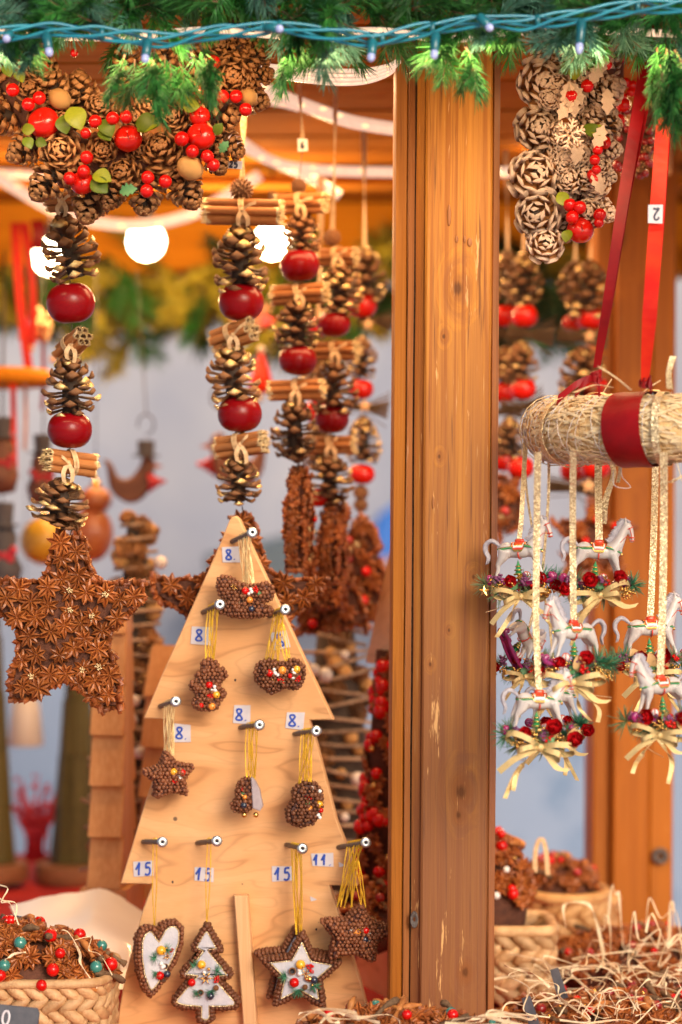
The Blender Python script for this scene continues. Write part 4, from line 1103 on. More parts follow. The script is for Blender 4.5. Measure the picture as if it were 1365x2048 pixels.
def garland(label, Y, items, top, group='cinnamon and pine cone garlands', low=None, hang='raffia', hw=12, name='cinnamon_garland'):
    x0, y0 = top
    t = thing(name, label, 'garland', P(x0, y0, Y))
    ys = [i[2] for i in items]
    xs = sorted([(i[2], i[1]) for i in items])
    b = MB(); pts = [P(x, y_, Y) for y_, x in xs]
    if low: pts.append(P(low[0], low[1], Y))
    b.tube(pts, .0006, 5); mpart('wire', b, ['wire'], t)
    b = MB(); f = xs[0]
    pts = catmull([P(x0, y0, Y), P((x0 * .6 + f[1] * .4) + 1, y0 * .6 + f[0] * .4, Y), P(f[1], f[0], Y)], 6)
    sds = [V((math.cos(i * .22), math.sin(i * .22) * .7, 0)) for i in range(len(pts))]
    b.strip(pts, sds, S(hw, Y), .0008); mpart('hanging_ribbon', b, [hang], t)
    for it in items:
        k, px, py = it[:3]; o = it[3:]
        if k == 'c':      # cone: r, kind, tilt
            kind = o[1] if len(o) > 1 else 'nat'; tl = math.radians(o[2] if len(o) > 2 else 0)
            v = RN.randrange(2)
            part('pine_cone', get_cone(kind, v), t, T(P(px, py, Y)) @ aim((math.sin(tl), -.12 + U(-.1, .1), math.cos(tl)), U(0, 6)) @ Sc(S(o[0] * 1.07, Y), None, S(o[0], Y) * (o[3] if len(o) > 3 else 1)))
        elif k == 'a':
            part('apple', sh('apple' if len(o) < 2 or not o[1] else 'appleb'), t, T(P(px, py, Y)) @ aim((U(-.12, .12), -.12, 1), U(0, 6)) @ Sc(S(o[0], Y), S(o[0], Y) * U(.92, 1.0), S(o[0], Y) * U(.93, 1.07)))
        elif k == 'b': bundle(t, px, py, Y, o[0], o[1], o[2] if len(o) > 2 else (1, .1, 0), 7, py)
        elif k == 'g': part('sweetgum_ball', sh('gum'), t, T(P(px, py, Y)) @ Sc(S(o[0], Y)))
        elif k == 's': part('wooden_star', sh('wstar'), t, T(P(px, py, Y - .03)) @ Sc(S(o[0], Y)))
        elif k == 't': part('twig_bundle', sh('brush'), t, T(P(px, py, Y)) @ Ry(math.radians(o[1] if len(o) > 1 else 0)) @ Sc(S(o[0], Y)))
        elif k == 'p':
            lb = price_label(t, px, py, o[0], o[1], Y - .01, o[2], m='inkd', paper='paper', th=o[1] * .6)
    return t
G1, G2Y = 2.68, 2.80
garland('nearest and leftmost cinnamon garland of cones, two dark apples and an anise star', G1,
    [('b', 128, 405, 66, 40, (1, -.2, 0)), ('c', 138, 490, 56, 'gold', -14, 1.1), ('a', 142, 606, 49), ('b', 146, 690, 84, 46, (.62, -.78, .42)), ('c', 141, 768, 53, 'gold', 0, 1.05), ('a', 140, 860, 47), ('b', 140, 926, 104, 52, (-.80, -.58, .10)), ('c', 122, 1000, 60, 'gold', 10, .72), ('g', 146, 1042, 20)],
    (140, 300), low=(140, 1075))
garland('cinnamon garland with raffia bow at its top, hanging over the pointed plywood tree', G2Y,
    [('g', 484, 380, 24), ('b', 486, 424, 150, 56, (1, -.05, -.03)), ('c', 481, 512, 57, 'gold', 0, 1.05), ('a', 483, 604, 46), ('b', 468, 672, 92, 52, (.82, -.5, .25)), ('c', 466, 745, 54, 'gold', -5, 1.05), ('a', 480, 828, 45), ('b', 482, 890, 104, 50, (.9, -.42, .12)), ('c', 477, 955, 46, 'gold', 0, .95)],
    (487, 215), low=(487, 1030), hw=15)
garland('cinnamon garland whose top apple hides the edge of a lit bulb', 2.95,
    [('p', 606, 290, 20, 24, '6'), ('g', 598, 372, 16), ('b', 602, 408, 100, 46, (.95, -.3, 0)), ('c', 604, 462, 38, 'dark', 0, 1.05), ('a', 600, 530, 40), ('b', 600, 588, 108, 44, (.95, -.3, .03)), ('c', 596, 642, 46, 'gold', 0, 1.0), ('a', 596, 720, 40), ('b', 594, 780, 106, 44, (.98, -.15, .02)), ('c', 590, 850, 46, 'dark', 0, 1.15), ('g', 597, 912, 16)],
    (598, 165), low=(598, 945), hw=9)
garland('cinnamon garland with purple-red apples, partly behind the third garland', 3.06,
    [('g', 665, 475, 18), ('b', 676, 514, 76, 40, (.9, -.4, 0)), ('c', 680, 572, 46, 'gold', 0, 1.0), ('a', 668, 648, 34), ('b', 672, 702, 92, 42, (.93, -.35, 0)), ('c', 666, 770, 47, 'dark', 0, 1.1), ('a', 664, 838, 35), ('b', 662, 890, 94, 40, (.97, -.2, 0)), ('c', 660, 950, 48, 'gold', 0, .9), ('a', 636, 995, 22, 1)],
    (672, 140), low=(668, 1010), hw=11)
garland('gilded cone garland with small bright apples close beside the front post', 3.3,
    [('c', 730, 545, 44, 'gold', 0, 1.05), ('a', 725, 611, 29, 1), ('t', 750, 645, 34, 8), ('s', 737, 648, 14), ('c', 724, 712, 32, 'gold', 0, 1.1), ('a', 722, 778, 27, 1), ('t', 735, 818, 42, 8), ('s', 730, 812, 15), ('c', 727, 876, 36, 'gold', 0, 1.1), ('a', 724, 948, 27, 1), ('g', 722, 985, 16), ('g', 722, 1010, 15)],
    (727, 235), low=(722, 1040), hw=12)
garland('short gilded garland mostly hidden, its apples showing red at the third garland', 3.42,
    [('a', 640, 655, 24, 1), ('t', 642, 700, 30, 0), ('c', 636, 745, 34, 'gold', 0, 1.0), ('a', 632, 824, 26, 1), ('c', 636, 890, 34, 'dark', 0, 1.2)],
    (642, 330), low=(640, 960), hw=15)
garland('gilded cone garland just right of the front post with paired red apples', 3.3,
    [('c', 1047, 555, 40, 'gold', 0, 1.1), ('a', 1050, 632, 28, 1), ('t', 1062, 672, 46, 8), ('c', 1042, 722, 36, 'gold', 0, 1.0), ('a', 1047, 778, 27, 1), ('t', 1046, 816, 44, -5), ('c', 1020, 872, 34, 'gold', 0, 1.0), ('a', 1042, 935, 28, 1)],
    (1048, 300), low=(1042, 960), hw=10)
garland('gilded garland half hidden by the right edge of the front post', 3.42,
    [('c', 1016, 548, 40, 'gold', 0, 1.1), ('a', 1009, 632, 27, 1), ('t', 1010, 670, 40, 8), ('c', 1012, 730, 36, 'gold', 0, 1.0), ('a', 1008, 785, 27, 1), ('t', 1012, 826, 36, 0), ('c', 1006, 880, 30, 'dark', 0, 1.0), ('a', 1008, 922, 26, 1)],
    (1012, 300), low=(1012, 960), hw=10)
garland('dense gilded cone garland hanging below the frosted wreath', 3.3,
    [('c', 1178, 575, 50, 'gold', 0, 1.05), ('a', 1182, 636, 30, 1), ('t', 1165, 678, 50, 5), ('s', 1180, 672, 15), ('c', 1166, 745, 50, 'gold', 0, 1.0), ('a', 1188, 772, 29, 1), ('c', 1160, 860, 44, 'dark', 0, 1.2), ('a', 1192, 935, 30, 1), ('t', 1150, 978, 52, 3), ('s', 1178, 972, 17)],
    (1186, 400), low=(1188, 1050), hw=13)
garland('short garland with low set apples under the frosted wreath', 3.38,
    [('c', 1150, 560, 36, 'dark', 0, 1.0), ('a', 1146, 646, 22, 1), ('c', 1148, 800, 36, 'dark', 0, 1.2), ('a', 1150, 942, 30, 1)],
    (1152, 400), low=(1150, 970), hw=13)

# ================================================================== ANISE ORNAMENTS
def ppoly(pts, cx, cy, Y): return ccw([(S(x - cx, Y), -S(y_ - cy, Y)) for x, y_ in pts])
def anise_shape(name, label, cat, cx, cy, Y, poly, dep, yaw=0.0, dens=.0162, size=.0150, glit=.16, beads=(), X=None, back=False, loc_off=(0, 0, 0), lean=0.0):
    """poly in metres in the XZ plane round (cx, cy); the pods cover front and rim"""
    X0 = T(P(cx, cy, Y)) @ Rz(yaw) @ Ry(lean)
    t = thing(name, label, cat, X=X0)
    core = MB().prism(offset(poly, -.002), -dep / 2 + .004, dep / 2 - .002); part('backing', core.mesh('backing', ['anise_core']), t, X0)
    r = random.Random(int(cx * 7 + cy)); pts = []
    x0, x1 = min(p[0] for p in poly), max(p[0] for p in poly); z0, z1 = min(p[1] for p in poly), max(p[1] for p in poly)
    tries = 0
    while tries < 4500:
        tries += 1; p = (r.uniform(x0, x1), r.uniform(z0, z1))
        if not inside(p, poly) or edge_dist(p, poly) < size * .25: continue
        if all((p[0] - q[0]) ** 2 + (p[1] - q[1]) ** 2 > dens * dens for q in pts): pts.append(p)
    gl = []
    for (x, z) in pts:
        n = V((r.gauss(0, .22), -1, r.gauss(0, .22))); s = size * r.uniform(.85, 1.15)
        y_ = -dep / 2 + r.uniform(-.002, .003)
        part('anise_star', anise(), t, X0 @ T((x, y_, z)) @ aim(n, r.uniform(0, 6)) @ Sc(s))
        if r.random() < glit: gl.append((x, y_ - s * .3, z, s))
        if back: part('anise_star', anise(), t, X0 @ T((x, dep / 2, z)) @ aim((r.gauss(0, .2), 1, r.gauss(0, .2)), r.uniform(0, 6)) @ Sc(s))
    for row in ((-.25, .25) if dep > .02 else (0,)):
        for (p, e) in resample(poly, dens * .85):
            n = V((e.y, row * -1.2 if row < 0 else .1, -e.x)); n.x += r.gauss(0, .2); n.z += r.gauss(0, .2)
            part('anise_star', anise(), t, X0 @ T((p.x - e.y * .002, row * dep + r.uniform(-.002, .002), p.y + e.x * .002)) @ aim(n, r.uniform(0, 6)) @ Sc(size * r.uniform(.8, 1.05)))
    for (x, y_, z, s) in gl:
        part('gold_sparkle', sh('glob'), t, X0 @ T((x, y_, z)) @ aim((0, -1, .2), r.uniform(0, 6)) @ Sc(s * .30))
    for (bx, by, br, bm) in beads:
        part('bead', bead(bm), t, X0 @ T((S(bx - cx, Y), -dep / 2 - .008, -S(by - cy, Y))) @ Sc(S(br, Y)))
    return t
s1 = [(118, 1078), (165, 1078), (182, 1150), (200, 1168), (282, 1168), (288, 1196), (222, 1262), (216, 1285), (240, 1375), (240, 1412), (205, 1410), (150, 1362), (128, 1352), (75, 1392), (35, 1398), (26, 1372), (45, 1290), (48, 1262), (-4, 1215), (-12, 1180), (8, 1165), (85, 1165), (98, 1150)]
anise_shape('anise_star_ornament', 'big five-pointed star covered with anise pods, hanging from the leftmost garland', 'ornament', 130, 1245, 2.69, ppoly(s1, 130, 1245, 2.69), .036, yaw=-.05)
s2 = [(475, 1035), (500, 1035), (535, 1140), (560, 1158), (642, 1160), (640, 1182), (575, 1240), (572, 1262), (600, 1360), (575, 1365), (480, 1310), (385, 1365), (372, 1350), (395, 1250), (380, 1230), (315, 1190), (308, 1162), (400, 1156), (420, 1140)]
anise_shape('anise_star_ornament', 'anise star ornament mostly hidden behind the pointed plywood tree', 'ornament', 480, 1200, 2.83, ppoly(s2, 480, 1200, 2.83), .036, yaw=.05, size=.0145, dens=.021)
hp = [(-.045, -.055), (.045, -.055), (.052, .0), (.03, .055), (.0, .07), (-.03, .055), (-.052, 0)]
anise_shape('anise_heart_ornament', 'narrow anise ornament seen edge-on below the third garland', 'ornament', 600, 1050, 2.96, ccw(hp), .018, yaw=1.42, size=.012, dens=.016, back=True, beads=[(618, 1040, 5, 'berry')])
hp2 = [(x * 1.05, z * 1.1) for x, z in hp]
anise_shape('anise_heart_ornament', 'anise ornament seen edge-on below the purple-red apples', 'ornament', 668, 1115, 3.07, ccw(hp2), .020, yaw=1.40, size=.0125, dens=.017, back=True)
tp = [(722, 1040), (738, 1048), (760, 1100), (750, 1106), (774, 1160), (762, 1168), (788, 1235), (668, 1240), (690, 1170), (680, 1162), (702, 1106), (696, 1100)]
anise_shape('anise_tree_ornament', 'dark anise tree dotted with red berries close behind the front post', 'ornament', 728, 1150, 3.25, ppoly(tp, 728, 1150, 3.25), .04, yaw=-.35, dens=.024, size=.0165, glit=.1,
    beads=[(712, 1080, 8, 'berryd'), (712, 1118, 8, 'berryd'), (748, 1142, 10, 'berry'), (714, 1160, 8, 'berryd'), (710, 1192, 8, 'berryd'), (742, 1200, 11, 'berry'), (700, 1232, 9, 'berryd'), (680, 1195, 10, 'berry'), (686, 1130, 8, 'berryd')])
tp2 = [(610, 1250), (640, 1190), (690, 1180), (720, 1250)]
anise_shape('anise_wreath_ornament', 'anise ornament with pale nuts and berries low behind the star', 'ornament', 665, 1215, 3.15, ppoly([(600, 1262), (620, 1150), (700, 1150), (730, 1245)], 665, 1215, 3.15), .04, dens=.026, size=.0165, glit=.05,
    beads=[(682, 1168, 12, 'wax'), (672, 1186, 10, 'wax'), (626, 1245, 10, 'berry'), (645, 1180, 6, 'berryd')])
# behind the horses
anise_shape('anise_oval_ornament', 'oval anise ornament at the right edge of the front post', 'ornament', 1016, 1010, 3.3, ppoly([(1000, 955), (1030, 965), (1038, 1010), (1030, 1055), (1000, 1070), (985, 1010)], 1016, 1010, 3.3), .04, dens=.024, size=.0165, glit=.08, beads=[(1008, 1022, 9, 'berryd')])
rs_ = [(1190, 1010), (1214, 1050), (1262, 1055), (1230, 1092), (1240, 1150), (1192, 1125), (1140, 1150), (1150, 1090), (1112, 1048), (1166, 1046)]
anise_shape('anise_star_ornament', 'anise star with bright berries behind the upper right horse', 'ornament', 1190, 1085, 3.3, ppoly(rs_, 1190, 1085, 3.3), .04, dens=.024, size=.0165, glit=.15,
    beads=[(1168, 1082, 8, 'berry'), (1190, 1040, 8, 'berry'), (1226, 1052, 8, 'berry'), (1176, 1100, 6, 'berry')])
for (nm, px, py, s_, lab) in (('wooden_star', 1152, 1128, 46, 'flat wooden star hanging behind the horses'), ('wooden_star', 1185, 1165, 36, 'smaller wooden star low behind the upper right horse')):
    thing(nm, lab, 'ornament', mesh=star_mesh('slab', .2), X=T(P(px, py, 3.4)) @ Ry(.3) @ Sc(S(s_, 3.4)))

# ================================================================== PLYWOOD DISPLAY TREE
YB = 2.74
bp = [(458, 1043), (464, 1034), (472, 1032), (480, 1040), (500, 1085), (668, 1438), (620, 1439), (636, 1490), (675, 1640), (700, 1702), (717, 1768), (660, 1768), (690, 1860), (722, 1960), (748, 2060), (756, 2088), (228, 2088),
      (236, 2020), (249, 1950), (284, 1821), (303, 1771), (238, 1771), (290, 1600), (346, 1440), (285, 1438), (318, 1360), (440, 1088)]
BC = P(480, 1560, YB)
XB = T(BC) @ Rz(-.10)
board = thing('plywood_tree_board', 'pale plywood board cut as a three-tier tree with ornaments on bolts', 'display board', X=XB)
poly = ppoly(bp, 480, 1560, YB)
part('panel', MB().prism(poly, 0, .018, 0, 1, bev=.0012).mesh('panel', ['ply', 'ply_edge']), board, XB)
def onb(px, py, dy=0.0):
    """a point on the board's face"""
    x = (px - 480) * K * YB; z = -(py - 1560) * K * YB
    return XB @ V((x, dy, z))
bt = MB().prism(ccw([(S(472 - 480, YB), -S(1787 - 1560, YB)), (S(499 - 480, YB), -S(1787 - 1560, YB)), (S(521 - 480, YB), -S(2090 - 1560, YB)), (S(494 - 480, YB), -S(2090 - 1560, YB))]), -.016, -.001, bev=.0012)
part('batten', bt.mesh('batten', ['ply_edge']), board, XB, 'narrow lighter strip of wood fixed upright at the foot')
for (px, py) in ((471, 1360), (344, 1766), (634, 1856)):
    part('nail_hole', MB().ball((0, 0, 0), (.0012, .0006, .0016), 7, 5).mesh('nail_hole', ['black']), board, T(onb(px, py)))
BOLTS = [(464, 1083, 505, 1065), (405, 1225, 440, 1209), (540, 1232, 571, 1219), (318, 1414, 352, 1403), (481, 1455, 519, 1450), (590, 1467, 633, 1462), (284, 1686, 325, 1684), (394, 1687, 434, 1682), (574, 1688, 605, 1697), (678, 1692, 732, 1685)]
HEAD = []
for (x0, y0, x1, y1) in BOLTS:
    a = onb(x0, y0, 0); h = P(x1, y1, a.y - .047); d = (h - a).normalized(); HEAD.append((a, h))
    b = MB(); b.tube([a, a + (h - a) * .15, a + (h - a) * .5, h], [.0026, .0030, .0030, .0028], 10)
    e = mpart('bolt', b, ['shaft'], board)
    prof = [(.0001, .0010), (.0014, .0010), (.0015, .0022), (.0022, .0026), (.0050, .0025), (.0062, .0012), (.0058, 0), (.0028, -.003)]
    part('bolt_head', MB().lathe(prof[::-1], 18, fm=[0, 0, 0, 0, 0, 1, 1]).mesh('bolt_head', ['steel', 'black']), e, T(h) @ aim((-h.x * .2 + .12, -1, .05)))
for (px, py, w_, h_, txt, rot, th) in ((463, 1109, 34, 30, '8.', -.03, 21), (404, 1271, 42, 36, '8.', .05, 24), (562, 1280, 34, 36, '8', -.2, 26), (364, 1467, 34, 36, '8.', .05, 24), (485, 1429, 34, 36, '8.', .02, 24), (592, 1440, 36, 34, '8.', .05, 24),
                                     (286, 1740, 42, 30, '15', -.04, 26), (408, 1749, 38, 28, '15', .06, 26), (567, 1746, 42, 30, '15', -.04, 26), (647, 1717, 44, 26, '11.', -.03, 22)):
    c = onb(px, py, -.0016); Yc = c.y; q = c
    hw, hh = S(w_, YB) / 2, S(h_, YB) / 2
    r = random.Random(px); j = lambda: r.uniform(-.0008, .0008)
    X = T(c) @ Rz(-.10) @ Ry(rot)
    lb = part('price_sticker', MB().prism([(-hw + j(), -hh + j()), (hw + j(), -hh + j()), (hw + j(), hh + j()), (-hw + j(), hh + j())], 0, .0004).mesh('price_sticker', ['tape']), board, X, 'white price sticker reading %s in blue ink' % txt)
    writing(lb, txt, None, S(th, YB), S(4.4, YB), 'ink', 0, X @ T((0, -.0004, 0)))
for (px, py, s_) in ((627, 1795, 9), (684, 1726, 8)):
    c = onb(px, py, -.001); part('sticker_scrap', MB().prism(ccw([(-.003, .003), (-.002, -.003), (.005, -.001)]), 0, .0004).mesh('sticker_scrap', ['tape']), board, T(c) @ Rz(-.1))
c = P(631, 1446, YB + .02)
# second board behind, mostly hidden by the post, seen almost from the side
e2 = [(0, .0), (.13, -.20), (.05, -.20), (.17, -.44), (.07, -.44), (.19, -.62), (-.19, -.62), (-.07, -.44), (-.17, -.44), (-.05, -.20), (-.13, -.20)]
XE = T(P(800, 1010, 2.95)) @ Rz(-1.25)
thing('plywood_tree_board', 'second plywood tree board seen almost edge-on along the left of the post', 'display board', mesh=MB().prism(ccw(e2), 0, .018, 0, 1, bev=.001).mesh('plywood_tree_board', ['ply', 'ply_edge']), X=XE)

# ================================================================== CLOVE-COVERED ORNAMENTS
def beaded(b, pts, r, step=.0011):
    q = resample3(pts, step)
    b.tube(q, [r * (1.0 if i % 2 else .62) for i in range(len(q))], 5, 0, False)
def resample3(pts, step):
    out = []; carry = 0
    for a, c in zip(pts, pts[1:]):
        L = (c - a).length
        while carry < L: out.append(a.lerp(c, carry / L)); carry += step
        carry -= L
    out.append(pts[-1]); return out if len(out) > 1 else list(pts)
def clove_ball(b, p, n, s):
    b.ball((0, 0, 0), s, 6, 4, 0, T(p))
def clove_shape(poly, dep, sp=.0043, face=True, rim=.0, s=.0025, dome=.004, seed=0, rows=3, inner=None):
    """berries glued over a flat form: rows round its rim, and over its face when it has none of felt"""
    b = MB(); r = random.Random(seed)
    core = offset(poly, -.0018)
    b.prism(core, -dep / 2, dep / 2, 1)
    for k in range(rows):
        y_ = -dep / 2 + dep * (k + .5) / rows if rows > 1 else 0
        for i, (p, e) in enumerate(resample(poly, sp * .98)):
            o = r.uniform(-.0004, .0011)
            b.ball((p.x + e.y * o, y_ + r.uniform(-.0008, .0008), p.y - e.x * o), s * r.uniform(.75, 1.2), 6, 4, 0)
    if face:
        x0, x1 = min(p[0] for p in poly), max(p[0] for p in poly); z0, z1 = min(p[1] for p in poly), max(p[1] for p in poly)
        for i in range(int((z1 - z0) / (sp * .9)) + 1):
            for j in range(int((x1 - x0) / sp) + 2):
                p = (x0 + (j + .5 * (i % 2)) * sp + r.uniform(-.0006, .0006), z0 + i * sp * .9 + r.uniform(-.0006, .0006))
                if not inside(p, poly): continue
                ed = edge_dist(p, poly)
                if ed < .0012: continue
                y_ = -dep / 2 - dome * (1 - math.exp(-ed / .006)) + r.uniform(-.0012, .0012)
                b.ball((p[0], y_ - (.002 if r.random() < .2 else 0), p[1]), s * r.uniform(.7, 1.25), 6, 4, 0)
                if dep > .012: b.ball((p[0], -y_, p[1]), s, 5, 3, 0)
    else:
        for (p, e) in resample(offset(poly, -.0012), sp): b.ball((p.x, -dep / 2 - .0012, p.y), s * r.uniform(.85, 1.1), 6, 4, 0)
    return b
def cords(par, head, tip, n, m='cord', spread=.012, seed=0, dx=0.0):
    a, h = head; r = random.Random(seed)
    for i in range(n):
        t = .38 + .55 * (i + .3) / max(1, n) if n > 1 else .62
        s = a.lerp(h, t) + V((0, 0, .0030)); e = tip + V((r.uniform(-1, 1) * spread * .55, r.uniform(-.004, .004), 0))
        w_ = r.uniform(.0012, .0030)
        b = MB()
        pts = []
        for k in (-1, 1):
            p1 = s + V((k * .0018, 0, -.002)); p2 = s.lerp(e, .5) + V((k * w_ * r.uniform(.6, 1.6), -.001, 0))
            if k < 0: left = catmull([e, p2, p1], 6)
            else: right = catmull([p1, p2, e], 6)
        arc = [s + V((math.cos(q) * -.0018, 0, math.sin(q) * .0014)) for q in (.4, 1.2, 2.0, 2.8)]
        beaded(b, left + arc + right, .00075)
        mpart('hanging_cord', b, [m], par)
def deco(par, X, items):
    """items in mm on the ornament's face: (kind, x, z, r)"""
    for it in items:
        k, x, z, r = it[:4]; p = X @ V((x / 1000, -(it[4] if len(it) > 4 else 0) / 1000, z / 1000)); r /= 1000
        F = X.to_3x3() @ V((0, -1, 0)); A = T(p) @ aim(F, U(0, 6))
        if k == 'y': part('yellow_bead', holed_bead('ybead'), par, T(p) @ aim(F + V((.5, 0, -.5))) @ Sc(r))
        elif k == 'o': part('orange_bead', holed_bead('obead'), par, T(p) @ aim(F + V((.5, 0, -.4))) @ Sc(r))
        elif k == 'r': part('red_bead', bead('berry'), par, A @ Sc(r))
        elif k == 'w': part('pearl', bead('pearl'), par, A @ Sc(r))
        elif k == 'd': part('dark_bead', bead('dbead'), par, A @ Sc(r))
        elif k == 'g': part('gold_bead', bead('gold'), par, A @ Sc(r))
        elif k == 'f': part('metal_flower', sh('flower'), par, A @ Sc(r))
        elif k == 'b': part('berry_cluster', sh('rberry'), par, A @ Sc(r))
        elif k == 'n': part('needle_tuft', tuft('tuftg', 0), par, T(p + F * .003) @ aim(F * .5 + V((x, 0, z)).normalized() if (x or z) else F) @ Sc(r * 1.3))
        elif k == 'h': part('holly_leaf', sh('holly'), par, A @ Rx(.2) @ Sc(r))
        elif k == 'c': part('seed_cup', cached('cup', lambda: MB().lathe([(.6, -.4), (1, .1), (1, .5), (.7, .5), (.5, .0), (.01, -.1)], 12, fm=[0, 0, 0, 1, 1]).mesh('seed_cup', ['cone', 'black'])), par, A @ Sc(r))
        elif k == 't': part('seed_pod', sh('gum'), par, A @ Sc(r))
C0 = ['r', 'w', 'w', 'y', 'b', 'f']
def small_orn(label, hi, cx, cy, outline, dep, n_c, ncord=4, yaw=0.0, extra=None, items=(), off=.012, cm='cord', seed=1, sp=.0044, tipy=None, dome=.004, face=True):
    a, h = HEAD[hi]; Y = a.lerp(h, .70).y - .002
    poly = ppoly(outline, cx, cy, Y); X0 = T(P(cx, cy, Y)) @ Rz(yaw)
    t = thing('spice_ornament', label, 'ornament', X=X0)
    part('spice_body', clove_shape(poly, dep, sp, face, seed=seed, dome=dome).mesh('spice_body', ['clove', 'clove_core']), t, X0, kind='stuff')
    top = min(outline, key=lambda p: p[1]) if tipy is None else tipy
    cords(t, (a, h), P(top[0], top[1] + 3, Y), ncord, cm, off, seed)
    if extra: extra(t, X0, Y)
    deco(t, X0, items)
    return t, X0
def blob(cx, cy, rx, ry, n=18, wob=.08, seed=0, f=None):
    r = random.Random(seed)
    return [(cx + rx * math.cos(a) * (1 + r.uniform(-wob, wob)), cy + ry * math.sin(a) * (1 + r.uniform(-wob, wob))) for a in [i * 2 * PI / n for i in range(n)]]
def rocker(t, X0, Y):
    b = MB()
    for x in (-6, -1, 5): b.prism([(x / 1000 - .0016, -.017), (x / 1000 + .0016, -.017), (x / 1000 + .0010, -.004), (x / 1000 - .0010, -.004)], -.009, -.007)
    part('wooden_slats', b.mesh('wooden_slats', ['twig']), t, X0)
small_orn('rocking-horse shaped spice ornament on the topmost bolt', 0, 490, 1192,
    [(436, 1162), (446, 1154), (462, 1156), (478, 1168), (498, 1172), (515, 1170), (532, 1166), (545, 1176), (545, 1196), (528, 1202), (520, 1208), (545, 1218), (540, 1228), (500, 1234), (462, 1230), (440, 1222), (452, 1212), (458, 1200), (440, 1188)], .014, 0, 7, cm='cordp', extra=rocker,
    items=[('r', 1, 6, 4.2, 11), ('w', 7, 8, 2, 12), ('w', 8, 5, 2.4, 12), ('w', 5, 3, 1.8, 12), ('b', 13, 7, 4, 11), ('o', 6, -4, 3.8, 12), ('d', 8, -14, 3.6, 11), ('h', 17, 6, 6, 11), ('f', -12, 10, 5, 11)], tipy=(500, 1166), off=.014)
small_orn('small snowman-like spice ornament left of the rocking horse', 1, 418, 1372,
    [(405, 1325), (420, 1318), (434, 1326), (436, 1342), (448, 1338), (452, 1352), (440, 1362), (438, 1374), (452, 1388), (444, 1398), (436, 1400), (436, 1414), (418, 1418), (392, 1416), (388, 1402), (398, 1392), (384, 1378), (382, 1366), (396, 1362), (392, 1348), (404, 1342)], .013, 0, 4,
    items=[('r', 1, 2, 4.2, 10), ('w', 7, 0, 2.2, 10), ('w', 8, -4, 2.6, 10), ('w', 4, -4, 1.8, 10), ('b', 2, -10, 4, 10), ('y', 9, -9, 4.2, 10), ('f', -4, -6, 4, 10), ('o', 4, -22, 4.2, 9), ('r', -8, -21, 3, 9)], cm='cord')
small_orn('wide spice ornament with two bead clusters right of centre', 2, 562, 1352,
    [(512, 1345), (518, 1328), (536, 1320), (552, 1324), (562, 1330), (578, 1322), (594, 1320), (606, 1332), (608, 1352), (600, 1372), (584, 1378), (570, 1372), (556, 1380), (542, 1384), (524, 1372), (514, 1360)], .016, 0, 7,
    items=[('r', -12, 4, 4.4, 12), ('w', -7, 8, 2, 12), ('w', -6, 4, 2.6, 12), ('w', -3, 2, 2.2, 12), ('o', 2, 7, 4.8, 12), ('b', 0, -4, 4.2, 12), ('h', -1, -7, 6, 11), ('f', -8, -5, 4, 12), ('w', 14, 8, 2, 12), ('w', 15, 4, 2.6, 12), ('y', 18, 8, 4.4, 11), ('r', 11, 1, 3, 12), ('b', 20, -2, 4, 11), ('w', 14, -1, 2, 12)], tipy=(560, 1330), off=.034)
star5 = lambda cx, cy, R_, q=.5, rot=0.0, sy=1.0: [(cx + R_ * (1 if k % 2 == 0 else q) * math.sin(rot + k * PI / 5), cy - sy * R_ * (1 if k % 2 == 0 else q) * math.cos(rot + k * PI / 5)) for k in range(10)]
small_orn('small star-shaped spice ornament at the left edge of the middle tier', 3, 338, 1552, star5(338, 1552, 52, .56, -.1, .92), .022, 0, 6, yaw=.25,
    items=[('y', 3, 6, 4.4, 14), ('r', 13, 5, 4.6, 12), ('w', 9, 3, 2.6, 13), ('w', 6, 1, 2, 13), ('w', 11, -1, 2.2, 13), ('b', 4, -5, 3.4, 13), ('h', 8, -5, 6, 12)], cm='cordp', tipy=(340, 1508))
def bellx(t, X0, Y):
    part('grey_side', MB().prism(ccw([(0, .020), (.003, .020), (.010, .006), (.0135, -.012), (.010, -.017), (.002, -.014)]), -.010, .008, bev=.001).mesh('grey_side', ['grey']), t, X0 @ T((.0015, 0, 0)), 'smooth grey side')
    for x in (-6, 7): part('gold_bead', bead('gold'), t, X0 @ T((x / 1000, -.006, -.0215)) @ Sc(.0032))
small_orn('bell-shaped spice ornament with a smooth grey side and gold bead feet', 4, 500, 1590,
    [(478, 1568), (486, 1558), (498, 1556), (503, 1570), (505, 1612), (492, 1622), (472, 1620), (464, 1608), (474, 1598), (474, 1580)], .016, 0, 4, cm='cord', extra=bellx,
    items=[('b', -7, 8, 3, 12), ('o', -5, -1, 2.6, 12), ('d', -6, -10, 4.2, 12), ('h', -9, 4, 4, 12), ('g', -8, 1, 1.8, 12)], tipy=(502, 1560))
small_orn('lumpy oval spice ornament hanging on the bolt at the right of the middle tier', 5, 612, 1610,
    [(590, 1575), (608, 1566), (630, 1566), (640, 1580), (644, 1600), (638, 1628), (622, 1646), (598, 1652), (578, 1640), (575, 1618), (588, 1600)], .020, 0, 6, yaw=.2,
    items=[('b', 1, 9, 4.2, 12), ('h', -1, 7, 7, 11), ('w', 5, 20, 2.4, 11), ('w', 14, 16, 2.4, 10), ('y', 13, 2, 4.6, 11), ('o', 2, -2, 3.6, 12), ('r', 15, -5, 3, 11), ('w', 12, -10, 2.4, 11), ('w', 14, -13, 2.2, 11), ('h', 12, 10, 5, 11), ('f', 0, -13, 4, 12)], tipy=(612, 1568), off=.016)
